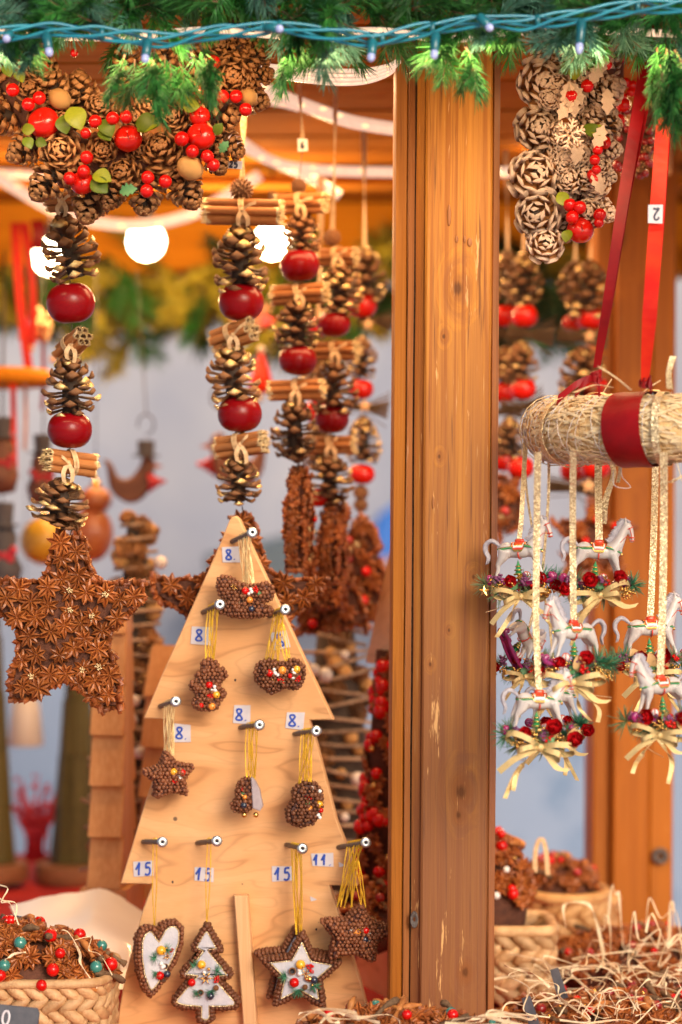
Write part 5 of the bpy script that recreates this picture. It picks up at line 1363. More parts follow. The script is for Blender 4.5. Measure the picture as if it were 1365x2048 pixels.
# felt-faced ornaments
def felt_orn(label, hi, cx, cy, outline, dep, inset, ncord, items, yaw=0.0, second=None, tip=None, Yo=0.0, m='cord', seed=3):
    a, h = HEAD[hi]; Y = a.lerp(h, .70).y - .002 + Yo
    poly = ppoly(outline, cx, cy, Y); X0 = T(P(cx, cy, Y)) @ Rz(yaw)
    t = thing('felt_spice_ornament', label, 'ornament', X=X0)
    part('spice_rim', clove_shape(poly, dep, .0046, False, seed=seed, rows=3, s=.0027).mesh('spice_rim', ['clove', 'clove_core']), t, X0, kind='stuff')
    ins = offset(poly, -inset)
    part('felt_face', MB().prism(ins, -dep / 2 - .0018, -dep / 2 + .004, bev=.0008).mesh('felt_face', ['felt']), t, X0)
    b = MB(); pts = [V((p.x, -dep / 2 - .0016, p.y)) for p, e in resample(offset(poly, -inset + .0004), .003)]; pts.append(pts[0])
    beaded(b, pts, .0008, .0012); part('trim_cord', b.mesh('trim_cord', ['goldglit']), t, X0)
    if second: second(t, X0, Y)
    cords(t, (a, h), P(tip[0], tip[1], Y), ncord, m, .006, seed)
    deco(t, X0, items)
    return t
heart = [(314, 1866), (322, 1852), (336, 1843), (352, 1844), (364, 1858), (363, 1885), (352, 1915), (335, 1945), (316, 1972), (300, 1990), (288, 1975), (277, 1945), (272, 1910), (273, 1875), (282, 1856), (296, 1850), (306, 1854)]
felt_orn('heart-shaped ornament with white felt face and spice rim at lower left', 6, 318, 1915, heart, .016, .0052, 1,
    [('y', 0, 10, 5.6, 12), ('n', 6, 10, 8, 9), ('n', -6, 2, 8, 9), ('r', -1.5, -18, 5, 12), ('d', 7, -17, 4.2, 11), ('w', 0, -5, 2.4, 12), ('w', 3, -8, 2.4, 12), ('w', 1, -9, 2, 13), ('f', 7, 3, 6, 12), ('b', 12, 9, 2.8, 11), ('c', 5, -8, 3.2, 11), ('n', -5, -14, 8, 9), ('c', 3, -23, 2.6, 11), ('g', 6, 12, 1.8, 12)], yaw=.3, tip=(312, 1866))
tree = [(415, 1846), (424, 1862), (444, 1898), (438, 1900), (428, 1902), (444, 1922), (464, 1948), (458, 1954), (440, 1956), (456, 1975), (479, 2000), (474, 2014), (450, 2016), (426, 2016), (427, 2038), (412, 2044), (397, 2038), (398, 2016), (372, 2014), (348, 2008), (348, 1996), (366, 1974), (384, 1954), (366, 1952), (364, 1944), (384, 1920), (398, 1902), (388, 1898), (388, 1890), (404, 1862)]
felt_orn('fir-tree-shaped ornament with white felt face and spice rim', 7, 412, 1945, tree, .014, .0042, 1,
    [('y', -4, 11, 5, 12), ('r', -15, -9, 4.6, 12), ('d', 6, -24, 4.4, 12), ('f', 1, -4, 9, 12), ('b', 13, -5, 4.4, 12), ('n', 12, 4, 8, 9), ('n', -11, 10, 7, 9), ('n', -8, -19, 8, 9), ('n', 6, -18, 8, 9), ('c', -5, -20, 3.6, 12), ('t', 12, -15, 3.4, 12), ('g', 4, 6, 2, 12), ('w', -1, 2, 2, 12)], tip=(417, 1850))
st1 = star5(602, 1945, 84, .50, .04, .98)
def back_star(t, X0, Y):
    p2 = ppoly(star5(588, 1938, 82, .50, .04, .98), 602, 1945, Y)
    X2 = X0 @ T((0, .022, 0))
    part('rear_spice_star', clove_shape(p2, .014, .0046, False, seed=9, rows=3, s=.0027).mesh('rear_spice_star', ['clove', 'clove_core']), t, X2, 'second spice-rimmed star close behind the first', kind='stuff')
    ins = offset(p2, -.0048)
    part('rear_felt_face', MB().prism(ins, -.0085, -.003, bev=.0008).mesh('rear_felt_face', ['felt']), t, X2)
felt_orn('pair of star-shaped ornaments with white felt faces and spice rims', 8, 602, 1945, st1, .014, .0052, 5,
    [('y', 0, 11, 5.6, 12), ('b', 11, 9, 4.4, 12), ('b', 12, 4, 3, 12), ('c', -9, 4, 4.2, 12), ('w', -1.5, 5, 2.4, 12), ('w', -1, 1, 3, 12), ('r', -7, -9, 5.6, 12), ('d', 15, -6, 4.6, 12), ('g', 10, -5, 3.6, 12), ('g', 7, -5, 2.4, 12), ('f', 6, 1, 7, 12), ('n', -16, -2, 9, 9), ('n', -2, -17, 10, 9), ('n', 14, -13, 9, 9), ('t', 5, -14, 3.2, 12), ('g', 13, -12, 1.8, 12)], second=back_star, tip=(598, 1868))
small_orn('large star-shaped spice ornament overlapping the lower right edge of the board', 9, 712, 1868, [(x, y_) for x, y_ in star5(712, 1868, 74, .58, .15, .80)], .030, 0, 8, yaw=.1, dome=.006,
    items=[('f', 3, 10, 5, 19), ('r', 9, 7, 4.4, 18), ('o', -1, 5, 4.6, 18), ('w', -6, 7, 2.6, 17), ('w', -8, 5, 2, 17), ('w', 13, 3, 2.8, 17), ('w', 14, 0, 2.4, 17), ('d', 8, -3, 4.8, 18), ('b', -1, -5, 4.6, 17), ('w', 12, -5, 2.2, 17)], tipy=(708, 1812), off=.036)

_P = P
def P(px, py, Y): return _P(px, py, Y - .085)        # the straw ring hangs a little before the post

# ================================================================== STRAW WREATH AND HORSES
YS = 2.68
SCn = P(1405, 848, YS); SR, sr = .158, .0335
XS = T(SCn) @ Ry(math.radians(-2.5)) @ Rx(math.radians(3))
sw = thing('straw_wreath', 'bound straw ring hanging level from red ribbons, carrying the horse ornaments', 'wreath', X=XS)
def tor(a, f, q=1.0):
    """a round the ring (0 = +x), f round the tube (0 = outwards, 90 = up)"""
    rr = SR + sr * q * math.cos(f)
    return V((rr * math.cos(a), rr * math.sin(a), sr * q * math.sin(f)))
b = MB(); n1, n2 = 90, 18
vs = [tor(i * 2 * PI / n1, j * 2 * PI / n2, .95 + .035 * noise.noise((i * .7, j * .8, 0))) for i in range(n1) for j in range(n2)]
b.add(vs, [(i * n2 + j, ((i + 1) % n1) * n2 + j, ((i + 1) % n1) * n2 + (j + 1) % n2, i * n2 + (j + 1) % n2) for i in range(n1) for j in range(n2)])
part('straw_core', b.mesh('straw_core', ['strawd']), sw, XS)
b = MB(); r = random.Random(5)
for i in range(2600):
    a = r.uniform(PI * .55, PI * 1.75) if r.random() < .9 else r.uniform(0, 2 * PI); f = r.uniform(0, 2 * PI); da = r.uniform(.08, .22) * r.choice((-1, 1)); df = r.gauss(0, .30)
    q = r.uniform(.96, 1.05)
    pts = [tor(a + da * k / 4, f + df * k / 4, q + .02 * math.sin(k * 1.3 + i) + (.05 if k in (0, 4) and r.random() < .12 else 0)) for k in range(5)]
    sds = []
    for k in range(5):
        fk = f + df * k / 4; ak = a + da * k / 4
        sds.append(V((-math.sin(fk) * math.cos(ak), -math.sin(fk) * math.sin(ak), math.cos(fk))))
    b.strip(pts, sds, r.uniform(.0010, .0030), .0005, 0 if r.random() < .8 else 1)
part('straw', b.mesh('straw', ['straw', 'raffiaw']), sw, XS, kind='stuff')
b = MB()
for i in range(30):
    a = PI * .6 + i * PI * 1.2 / 46 + r.uniform(-.02, .02); sl = r.uniform(-.06, .10)
    b.tube([tor(a + sl * math.sin(f), f, 1.05) for f in [k * 2 * PI / 18 for k in range(19)]], .00035, 4, 0, False)
b.tube(catmull([tor(PI * 1.28, -1.5, 1.03), tor(PI * 1.28, -1.5, 1.4), tor(PI * 1.30, -1.5, 1.75), tor(PI * 1.27, -1.4, 1.7), tor(PI * 1.26, -1.5, 1.2)], 6), .0004, 4)
part('binding_wire', b.mesh('binding_wire', ['fishing']), sw, XS)
for (a, f, da, df, L) in ((4.15, 1.5, .25, .2, .03), (3.85, 1.6, -.1, .5, .04), (4.4, -1.3, .05, 0, .02), (4.3, -1.5, .02, 0, .015), (4.9, -.6, -.2, -.3, .02)):
    b = MB(); p0 = tor(a, f, 1.0); d = (tor(a + da, f + df, 1.9) - p0).normalized()
    b.strip([p0, p0 + d * L * .5, p0 + d * L + V((0, 0, -.002))], V((0, 1, .3)), .002, .0006)
    part('loose_straw', b.mesh('loose_straw', ['straw']), sw, XS)
for k in range(14):
    b = MB(); a = r.uniform(3.3, 4.7); p0 = tor(a, 1.57 + r.uniform(-.2, .2), .9); b.tube([p0, p0 + V((r.uniform(-.001, .001), 0, .0075))], .0003, 4)
    part('pin', b.mesh('pin', ['steel']), sw, XS)
# red satin band
def xz(px, y_world_guess):
    return 0
inv = XS.inverted()
ab = 4.20
def band(a0, a1, m, nm, lab=None, q=1.15, sl=.10):
    b = MB(); vs = []
    for k in range(31):
        f = PI / 2 - k * 2 * PI / 30
        for j in range(5):
            a = a0 + (a1 - a0) * j / 4 + sl * (f - PI / 2) * -.14
            vs.append(tor(a, f, q + .012 * math.sin(j * 2.2 + k * .5)))
    b.add(vs, [(k * 5 + j, k * 5 + j + 1, k * 5 + j + 6, k * 5 + j + 5) for k in range(30) for j in range(4)])
    return part(nm, b.mesh(nm, [m]), sw, XS, lab)
def ring_angle(px, q=0):
    return min([(abs((XS @ tor(a, 0, 0)).x / ((XS @ tor(a, 0, 0)).y * K) + 682.5 - px), a) for a in [PI + (k / 300) * PI * (1 if not q else -1) * .75 for k in range(300)]])[1]
band(ring_angle(1238), ring_angle(1300), 'red_satin', 'satin_band', 'red satin band wound round the straw')
# the two red carrying ribbons
def wribbon(name, label, pts, wd, m, par=None, seed=0, tw=.5):
    path = catmull([P(*p) for p in pts], 10); n = len(path)
    sds = [V((math.cos(tw * math.sin(i * .16 + seed)), math.sin(tw * math.sin(i * .16 + seed)), 0)) for i in range(n)]
    b = MB(); ww = wd if callable(wd) else (lambda t: wd)
    b.strip(path, sds, ww, .0006)
    return mpart(name, b, [m], par or sw, label=label)
wribbon('carrying_ribbon', 'dark red satin ribbon', [(1330, -60, 2.70), (1290, 150, 2.67), (1255, 350, 2.63), (1222, 560, 2.60), (1194, 735, 2.62)], lambda t: S(34 - 20 * t, 2.6), 'red_satin', tw=.25)
wribbon('carrying_ribbon', 'dark red satin ribbon', [(1336, -60, 2.705), (1298, 150, 2.675), (1262, 350, 2.64), (1226, 560, 2.61), (1196, 735, 2.63)], lambda t: S(30 - 18 * t, 2.6), 'red_satin', tw=.9, seed=1)
wribbon('carrying_ribbon', 'orange-red satin ribbon', [(1345, -60, 2.68), (1328, 220, 2.61), (1315, 420, 2.55), (1302, 600, 2.50), (1290, 762, 2.52)], lambda t: S(31 - 3 * t if t < .8 else 31 - 2.4 - (t - .8) * 70, 2.5), 'red_velvet', tw=.3)
wribbon('carrying_ribbon', 'crimson edge of the bright ribbon', [(1352, -60, 2.695), (1336, 220, 2.625), (1324, 420, 2.565), (1308, 600, 2.515), (1292, 762, 2.535)], lambda t: S(22 - 12 * t, 2.5), 'red_satin', tw=.6, seed=2)
lb = price_label(sw, 1312, 428, 28, 36, 2.535, '2', rot=0, m='inkd', th=24, label='paper tag folded round the ribbon, reading 2 upside down')
lb.matrix_basis = lb.matrix_basis @ Ry(PI); W[lb.name] = W[lb.name] @ Ry(PI)
for (px, py, Y, tails) in ((1192, 752, 2.62, [(1115, 800), (1150, 792), (1200, 790)]), (1290, 764, 2.525, [(1282, 780), (1304, 778)])):
    b = MB(); c = P(px, py, Y); rr = random.Random(px)
    for k in range(7):
        d = V((rr.uniform(-1, 1), rr.uniform(-1, .4), rr.uniform(-1, 1))).normalized()
        b.ball(c + d * .003, (.0042, .0035, .003), 8, 5, 0)
    for k in range(3):
        b.strip([c + V((math.cos(q) * .0062, math.sin(q) * .005 - .001, .0025 * (k - 1) + .003 * math.sin(q + k))) for q in [i * PI / 8 for i in range(17)]], V((.1 * (k - 1), 0, 1)), .0032, .0005)
    for (tx, ty) in tails:
        e = P(tx, ty, Y - .01); b.strip(catmull([c, c.lerp(e, .5) + V((0, -.004, .004)), e], 5), V((.2, .3, 1)), lambda t: .007 + .004 * t, .0005)
    mpart('ribbon_knot', b, ['red_satin'], sw)

# ---- horse, modelled once: photo px at the ornament's distance, then scaled
def horse_mesh():
    b = MB()
    def ell(c, r, seg=14, rings=10): b.ball(c, r, seg, rings)
    ell((0, 0, -1), (36, 13, 14.5)); ell((-26, 0, 0), (17, 13.5, 16)); ell((26, 0, 0), (16, 13, 16)); ell((36, 0, 3), (9, 9, 10))
    b.tube([(26, 0, 4), (35, 0, 15), (41, 0, 29), (46, 0, 42), (51, 0, 51), (54, 0, 54)], [15, 12.5, 9.5, 8, 7, 4], 12)
    b.tube([(46, 0, 53), (52, 0, 52), (57, 0, 44), (60, 0, 34), (62, 0, 26), (62, 0, 22)], [4, 6.8, 6.4, 4.8, 4.2, 2.6], 12)
    ell((61.5, 0, 24), (4.3, 4, 4.5)); ell((49, 0, 53), (6.5, 5.5, 6))
    for s in (-1, 1):
        b.tube([(47, 3 * s, 56), (46.5, 4.4 * s, 62), (47.5, 4.2 * s, 67)], [2.6, 2.2, .5], 6)
        ell((56.5, 4.6 * s, 46), (2.2, 1.6, 2))
    for (s, q) in ((-1, 0), (1, -5)):
        b.tube([(28, 6 * s, -3), (33 + q, 6.5 * s, -17), (37 + q, 6.5 * s, -28), (42 + q * 1.5, 6.5 * s, -40), (46 + q * 1.6, 6.5 * s, -51)], [9.5, 6.5, 4.3, 3.2, 3.4], 10)
        ell((37 + q, 6.5 * s, -28), (4.6, 4.4, 4.8))
        b.tube([(-28, 6.5 * s, 0), (-33 + q, 7 * s, -14), (-42 + q, 7 * s, -27), (-43 + q, 7 * s, -38), (-47 + q, 7 * s, -51)], [13, 9.5, 4.8, 3.5, 3.6], 10)
        ell((-42 + q, 7 * s, -27), (4.8, 4.2, 5))
    me = b.mesh('horse_tmp', ['porc']); me.transform(Sc(.001 * .555))
    o = bpy.data.objects.new('tmp', me); COL.objects.link(o)
    m = o.modifiers.new('r', 'REMESH'); m.mode = 'VOXEL'; m.voxel_size = .00075; m.use_smooth_shade = True
    m = o.modifiers.new('s', 'SMOOTH'); m.factor = .6; m.iterations = 3
    dg = bpy.context.evaluated_depsgraph_get()
    out = bpy.data.meshes.new_from_object(o.evaluated_get(dg)); out.name = 'horse_body'
    bpy.data.objects.remove(o)
    out.materials.clear(); out.materials.append(M['porc'])
    for p in out.polygons: p.use_smooth = True
    return out
HU = .001 * .555
def hm(fn, name, mats):
    b = MB(); fn(b); me = b.mesh(name, mats); me.transform(Sc(HU)); return me
def f_mane(b):
    rr = random.Random(3)
    path = catmull([(52, 0, 60), (44, 0, 60), (37, 0, 50), (31, 0, 38), (25, 0, 27), (19, 0, 19)], 4)
    for i, p in enumerate(path):
        for s in (-1, 1):
            d = V((-1, .35 * s, .35)).normalized()
            b.tube([p + V((4, 0, -3)), p + d * 3, p + d * rr.uniform(6, 9.5) + V((0, 0, rr.uniform(-3, 2)))], [3.2, 2.8, .6], 5)
    for k in range(5): b.tube([(50, (k - 2) * 1.5, 58), (55, (k - 2) * 1.5, 57), (57, (k - 2) * 1.8, 51)], [2, 1.8, .5], 5)
def f_tail(b):
    rr = random.Random(4)
    for k in range(7):
        o = V((rr.uniform(-1.5, 1.5), rr.uniform(-3, 3), rr.uniform(-1.5, 1.5)))
        b.tube(catmull([(-39, 0, 8), V((-48, 0, 17)) + o * .4, V((-58, 0, 20)) + o * .7, V((-67, 0, 12)) + o, V((-68, 0, 0)) + o, V((-63, 0, -12)) + o * 1.3, V((-66, 0, -24)) + o * 1.8], 4), lambda t: 3.6 * math.sin(PI * min(1, t * .8 + .2)) + .5, 6)
def f_saddle(b):
    vs = []; nu, nv = 16, 14
    # blanket draped over the back: ring k gives the colour
    for s in (-1, 1):
        vs = []
        for i in range(nu + 1):
            for j in range(nv + 1):
                u = i / nu * 2 - 1; v = j / nv           # v: 0 at the spine, 1 at the hem
                hw = 14.5 * math.sqrt(max(0, 1 - (v * .93) ** 2.4)) + .6
                ang = v * 1.75
                x = u * hw; vs.append((x, s * 14.6 * math.sin(ang) , -1 + 15.8 * math.cos(ang) + 1.2 - .6 * abs(u)))
        fs = []; mm = []
        for i in range(nu):
            for j in range(nv):
                fs.append((i * (nv + 1) + j, i * (nv + 1) + j + 1, (i + 1) * (nv + 1) + j + 1, (i + 1) * (nv + 1) + j))
                u = abs((i + .5) / nu * 2 - 1); v = (j + .5) / nv
                e = max(u, v)
                mm.append(1 if e > .88 else (2 if .58 < e < .74 and v > .25 else (1 if .50 < e <= .58 and v > .2 else 0)))
        b.add(vs, fs, mm)
    b.tube([(-8, 0, 16.5), (-3, 0, 16.8), (4, 0, 16.8), (9, 0, 18)], [4, 5, 4.5, 3.5], 8, 0)
    b.tube([(0, 14.4, -4), (0, 13.6, -10), (0, 8, -15.6), (0, 0, -17.2), (0, -8, -15.6), (0, -13.6, -10), (0, -14.4, -4)], 1.5, 6, 0)
def f_ring(b): b.tube([(3.4 * math.cos(a), 0, 21 + 3.4 * math.sin(a)) for a in [k * PI / 6 for k in range(13)]], .7, 5)
def f_trap(b, mi=0):
    for s in (-1, 1):
        for dz, m_, w_ in ((0, 0, 1.7), (2.6, 1, .7)):
            b.tube(catmull([(-12, 13.8 * s, 5 + dz), (-24, 14.4 * s, 4 + dz), (-34, 12 * s, 3 + dz), (-41.5, 6 * s, 3 + dz), (-43.5, 0, 3 + dz)], 4), w_, 5, m_)
            b.tube(catmull([(12, 13.3 * s, 8 + dz), (22, 13.6 * s, 6 + dz), (33, 11 * s, 2 + dz), (40, 7.5 * s, 0 + dz), (44, 0, -1 + dz)], 4), w_, 5, m_)
    b.ball((44, 0, -4), (2.6, 2.4, 3.2), 8, 6, 1)
def f_bridle(b):
    def ring(c, n, r1, r2):
        X = T(c) @ aim(n); b.tube([X @ V((r1 * math.cos(a), r2 * math.sin(a), 0)) for a in [k * PI / 8 for k in range(17)]], 1.0, 5)
    ring((61, 0, 29), (.15, 0, -1), 5.6, 5.2); ring((55.5, 0, 46), (.5, 0, -1), 7.3, 6.9); ring((62, 0, 23), (.1, 0, -1), 4.6, 4.4)
    for s in (-1, 1): b.tube([(55, 6.6 * s, 47), (59, 5.4 * s, 36), (61.5, 4.6 * s, 25)], .8, 5); b.tube([(59, 5.4 * s, 30), (50, 8 * s, 30), (38, 11.5 * s, 18)], .6, 5)
def f_eye(b): b.ball((0, 0, 0), (1.2, .7, 1.2), 7, 5)
def f_hoof(b): b.tube([(0, 0, 4), (.5, 0, -3.5)], [3.6, 5], 9)
HOOVES = [(x, 6.6 * s_, -53) for (s_, q) in ((-1, 0), (1, -5)) for x in (46.5 + q * 1.6, -47.5 + q)]
def f_rock(b):
    for s in (-1, 1):
        pts = catmull([(-62, 8 * s, -50), (-66, 8 * s, -55), (-60, 8 * s, -61), (-45, 8 * s, -61), (-20, 8 * s, -66), (10, 8 * s, -67), (40, 8 * s, -62), (58, 8 * s, -60), (65, 8 * s, -54), (61, 8 * s, -48)], 5)
        b.tube(pts, lambda t: 3.4 + 2.4 * abs(2 * t - 1), 9)
        for x, z in ((-62, -51), (61, -49)): b.ball((x, 8 * s, z), 6.2, 10, 7)
    b.box((-45, -9, -64), (45, 9, -59)); 
    for x in (-40, 40): b.ball((x, 0, -57), (11, 12, 6), 10, 6)
def f_tree(b):
    for z, r_ in ((-40, 10), (-32, 8), (-25, 5.6)):
        b.lathe([(r_, z - 8), (r_ * .9, z - 7), (.3, z + 6)], 12, 0, T((-4, -2, 0)))
        b.tube([(-4 + r_ * .93 * math.cos(a), -2 + r_ * .93 * math.sin(a), z - 6) for a in [k * PI / 6 for k in range(13)]], 1.1, 5, 1)
    b.box((-6, -4, -60), (-2, 0, -46), 0)
def f_ball(b):
    b.ball((12, -4, -50), 8, 12, 8, 0)
    for a in (0, PI / 3, 2 * PI / 3): b.tube([(12 + 8.2 * math.sin(q) * math.cos(a), -4 + 8.2 * math.sin(q) * math.sin(a), -50 + 8.2 * math.cos(q)) for q in [k * PI / 8 for k in range(17)]], .9, 5, 1)
def hp_(k):
    D = dict(body=horse_mesh, mane=lambda: hm(f_mane, 'mane', ['mane']), tail=lambda: hm(f_tail, 'tail', ['mane']), saddle=lambda: hm(f_saddle, 'saddle', ['paintr', 'gold', 'paintw']),
             ring=lambda: hm(f_ring, 'hanging_ring', ['pearl']), trappings=lambda: hm(f_trap, 'trappings', ['paintg', 'gold']), bridle=lambda: hm(f_bridle, 'bridle', ['paintr']), eye=lambda: hm(f_eye, 'eye', ['black']),
             hoof=lambda: hm(f_hoof, 'hoof', ['hoof']), rocker=lambda: hm(f_rock, 'rocker', ['magenta']), tree=lambda: hm(f_tree, 'toy_tree', ['paintg', 'gold']), ball=lambda: hm(f_ball, 'toy_ball', ['paintw', 'paintr']))
    return cached(('horse', k), D[k])
def horse_orn(label, px, py, Y, yaw, rib, seed, tilt=0.0, s=1.0, wide=13, ribY=None, flor=1.0, bow=(0, 0), skip=()):
    """px, py: middle of the horse's barrel"""
    r = random.Random(seed)
    X0 = T(P(px, py, Y)) @ Rz(yaw) @ Ry(tilt + r.uniform(-.07, .07)) @ Sc(s * Y / 2.6)
    t = thing('horse_ornament', label, 'ornament', X=X0, group='rocking horse ornaments on the straw wreath')
    for k, nm in (('body', 'horse'), ('mane', 'mane'), ('tail', 'tail'), ('saddle', 'saddle'), ('ring', 'hanging_ring'), ('trappings', 'trappings'), ('bridle', 'bridle'), ('rocker', 'rocker'), ('tree', 'toy_tree'), ('ball', 'toy_ball')):
        part(nm, hp_(k), t, X0)
    for s_ in (-1, 1): part('eye', hp_('eye'), t, X0 @ T(V((57.6, 5.9 * s_, 47)) * HU))
    for h_ in HOOVES: part('hoof', hp_('hoof'), t, X0 @ T(V(h_) * HU))
    # spray of flowers and greenery under the rocker, facing the lens whichever way the horse looks
    F = T(P(px, py, Y)) @ Sc(s * Y / 2.6)
    def at(x, y_, z): return F @ V((x * HU, y_ * HU, z * HU))
    def put(nm, me, x, y_, z, n, sc_, spin=None): part(nm, me, t, T(at(x, y_, z)) @ aim(n, r.uniform(0, 6) if spin is None else spin) @ Sc(sc_ * HU * s))
    b = MB(); b.ball((0, 0, -71), (48, 13, 6), 12, 6); me = b.mesh('moss_base', ['stem']); me.transform(Sc(HU)); part('base', me, t, F)
    for (x, z, a) in ((-60, -66, PI), (55, -66, 0), (-30, -78, -1.9), (28, -78, -1.2), (0, -62, -1.5), (62, -60, .5), (-45, -60, 2.6), (44, -58, .8), (12, -74, -1.6)):
        if r.random() < .9: put('needle_tuft', tuft(r.choice(('tuft', 'tuft', 'tuftg')), r.randrange(3)), x + r.uniform(-6, 6), -9 + r.uniform(-6, 6), z + r.uniform(-5, 5), (math.cos(a), -.6, math.sin(a) + .2), r.uniform(30, 42) * flor)
    for (x, z) in ((-26 + r.uniform(-8, 8), -56), (30 + r.uniform(-10, 10), -54), (r.choice((-64, 66)), -72)):
        put('rose', sh('rose'), x, -25, z + r.uniform(-4, 4), (r.uniform(-.5, .5), -1, r.uniform(.0, .7)), r.uniform(17, 23))
    for (x, z, k, q) in ((-14, -70, 'gberry', 13), (40, -76, 'gberry', 14), (8, -60, 'pberry', 12), (-44, -74, 'gberry', 12), (20, -70, 'rberry', 9), (-50, -56, 'pberry', 11), (54, -80, 'gberry', 11)):
        put('berry_cluster', sh(k), x + r.uniform(-7, 7), -24 + r.uniform(-5, 4), z + r.uniform(-4, 5), (r.uniform(-.4, .4), -1, .2), q * r.uniform(1.1, 1.5))
    for (x, z) in ((r.choice((-70, 68)), -78), (r.uniform(-5, 30), -52)):
        part('gold_star', sh('star'), t, T(at(x, -24, z)) @ Ry(r.uniform(0, 1)) @ Rz(r.uniform(-.4, .4)) @ Sc(11 * HU * s))
    put('holly_leaf', sh('holly'), r.uniform(-10, 30), -24, -66, (r.uniform(-.4, .4), -1, .3), 22); put('holly_leaf', sh('holly'), r.uniform(-30, 10), -22, -72, (r.uniform(-.4, .4), -1, -.1), 20)
    put('skeleton_leaf', sh('tan'), r.uniform(-20, 20), -22, -76, (0, -1, -.3), 34); put('skeleton_leaf', sh('tan'), r.uniform(30, 50), -18, -74, (.3, -1, -.3), 30)
    part('bow', sh('bow%d' % r.randrange(3)), t, T(at(bow[0], -26, -88 + bow[1])) @ Ry(r.uniform(-.25, .25)) @ Sc(r.uniform(58, 72) * HU * s))
    for i in range(9):
        k, nm, q = r.choice((('pberry', 'berry_cluster', 9), ('gberry', 'berry_cluster', 9), ('tan', 'dried_leaf', 22), ('rose', 'rose', 10), ('rberry', 'berry_cluster', 7), ('star', 'gold_star', 8), ('holly', 'holly_leaf', 16)))
        put(nm, sh(k), r.uniform(-58, 58), r.uniform(-24, -8), r.uniform(-84, -50), (r.uniform(-.8, .8), -1, r.uniform(-.3, .9)), q * r.uniform(.8, 1.3))
    for i in range(2):
        a0 = at(bow[0] + r.uniform(-8, 8), -26, -90 + bow[1]); sx = r.choice((-1, 1)) * r.uniform(.004, .03)
        pts = catmull([a0, a0 + V((sx * .6, -.004, -.012)), a0 + V((sx * 1.2, .002, -.026)), a0 + V((sx * 1.5 + r.uniform(-.01, .01), -.002, -r.uniform(.036, .052)))], 5)
        b = MB(); b.strip(pts, [V((math.cos(.25 * j_), .5 * math.sin(.3 * j_ + i), .2)) for j_ in range(len(pts))], S(10, 2.5), .0004); mpart('ribbon_tail', b, ['gbow'], t)
    b = MB(); a0 = at(0, -10, -80); b.tube(catmull([a0, a0 + V((r.uniform(-.02, .02), 0, -.015)), a0 + V((r.uniform(-.05, .05), 0, r.uniform(-.03, .02)))], 5), .0004, 4); mpart('stray_fibre', b, ['raffia'], t)
    if rib:
        path = catmull([P(*p) for p in rib] , 8) + [X0 @ V((0, 0, 21 * HU))]
        n = len(path); tw = r.uniform(.1, .5)
        b = MB(); b.strip(path, [V((math.cos(tw * math.sin(i * .12)), math.sin(tw * math.sin(i * .12)) * .8, 0)) for i in range(n)], S(wide, 2.55), .0005)
        mpart('hanging_ribbon', b, ['gribbon'], t)
    return t
FT = lambda x: [(x, 812, 2.60), (x, 786 if x > 1200 else 806, 2.535), (x, 850, 2.492), (x, 905, 2.50)]
horse_orn('white rocking horse facing right at upper left, close against the front post', 1040, 1100, 2.66, -.35 , [(1052, 880, 2.70), (1048, 950, 2.68), (1043, 1040, 2.66)], 1, wide=10, s=.98)
horse_orn('white rocking horse facing right, hung highest at the middle of the straw wreath', 1197, 1102, 2.63, 0, [(1197, 880, 2.66), (1197, 960, 2.65)], 2, wide=15, bow=(0, 6))
horse_orn('white rocking horse facing left in the middle of the group', 1147, 1262, 2.56, PI + .45, [(1147, 905, 2.50), (1146, 1000, 2.53), (1146, 1100, 2.55)], 3, bow=(-4, -6))
horse_orn('white rocking horse facing right at the right edge, above the left-facing one', 1302, 1255, 2.68, .08, [(1312, 880, 2.70), (1310, 1000, 2.70), (1306, 1130, 2.68)], 4, wide=14)
horse_orn('lowest white rocking horse facing right, on the longest front ribbon', 1078, 1402, 2.54, .10, [(1076, 905, 2.50), (1074, 1050, 2.53), (1072, 1250, 2.54)], 5, bow=(0, 4))
horse_orn('white rocking horse facing left at the right edge, overlapping the one above', 1322, 1372, 2.54, PI + .40, [(1328, 905, 2.50), (1328, 1050, 2.53), (1326, 1200, 2.54)], 6, wide=15, bow=(-6, -2))
horse_orn('white horse ornament tipped nose down behind the lowest horse', 1050, 1272, 2.76, .9, [(1098, 880, 2.78), (1097, 1000, 2.78), (1085, 1150, 2.77)], 7, tilt=.9, s=.85, wide=6)
horse_orn('partly hidden white horse ornament with its hind legs showing behind the lowest horse', 1112, 1392, 2.72, .25, [(1050, 880, 2.74), (1056, 1000, 2.74), (1100, 1250, 2.73)], 8, s=.86, wide=5)
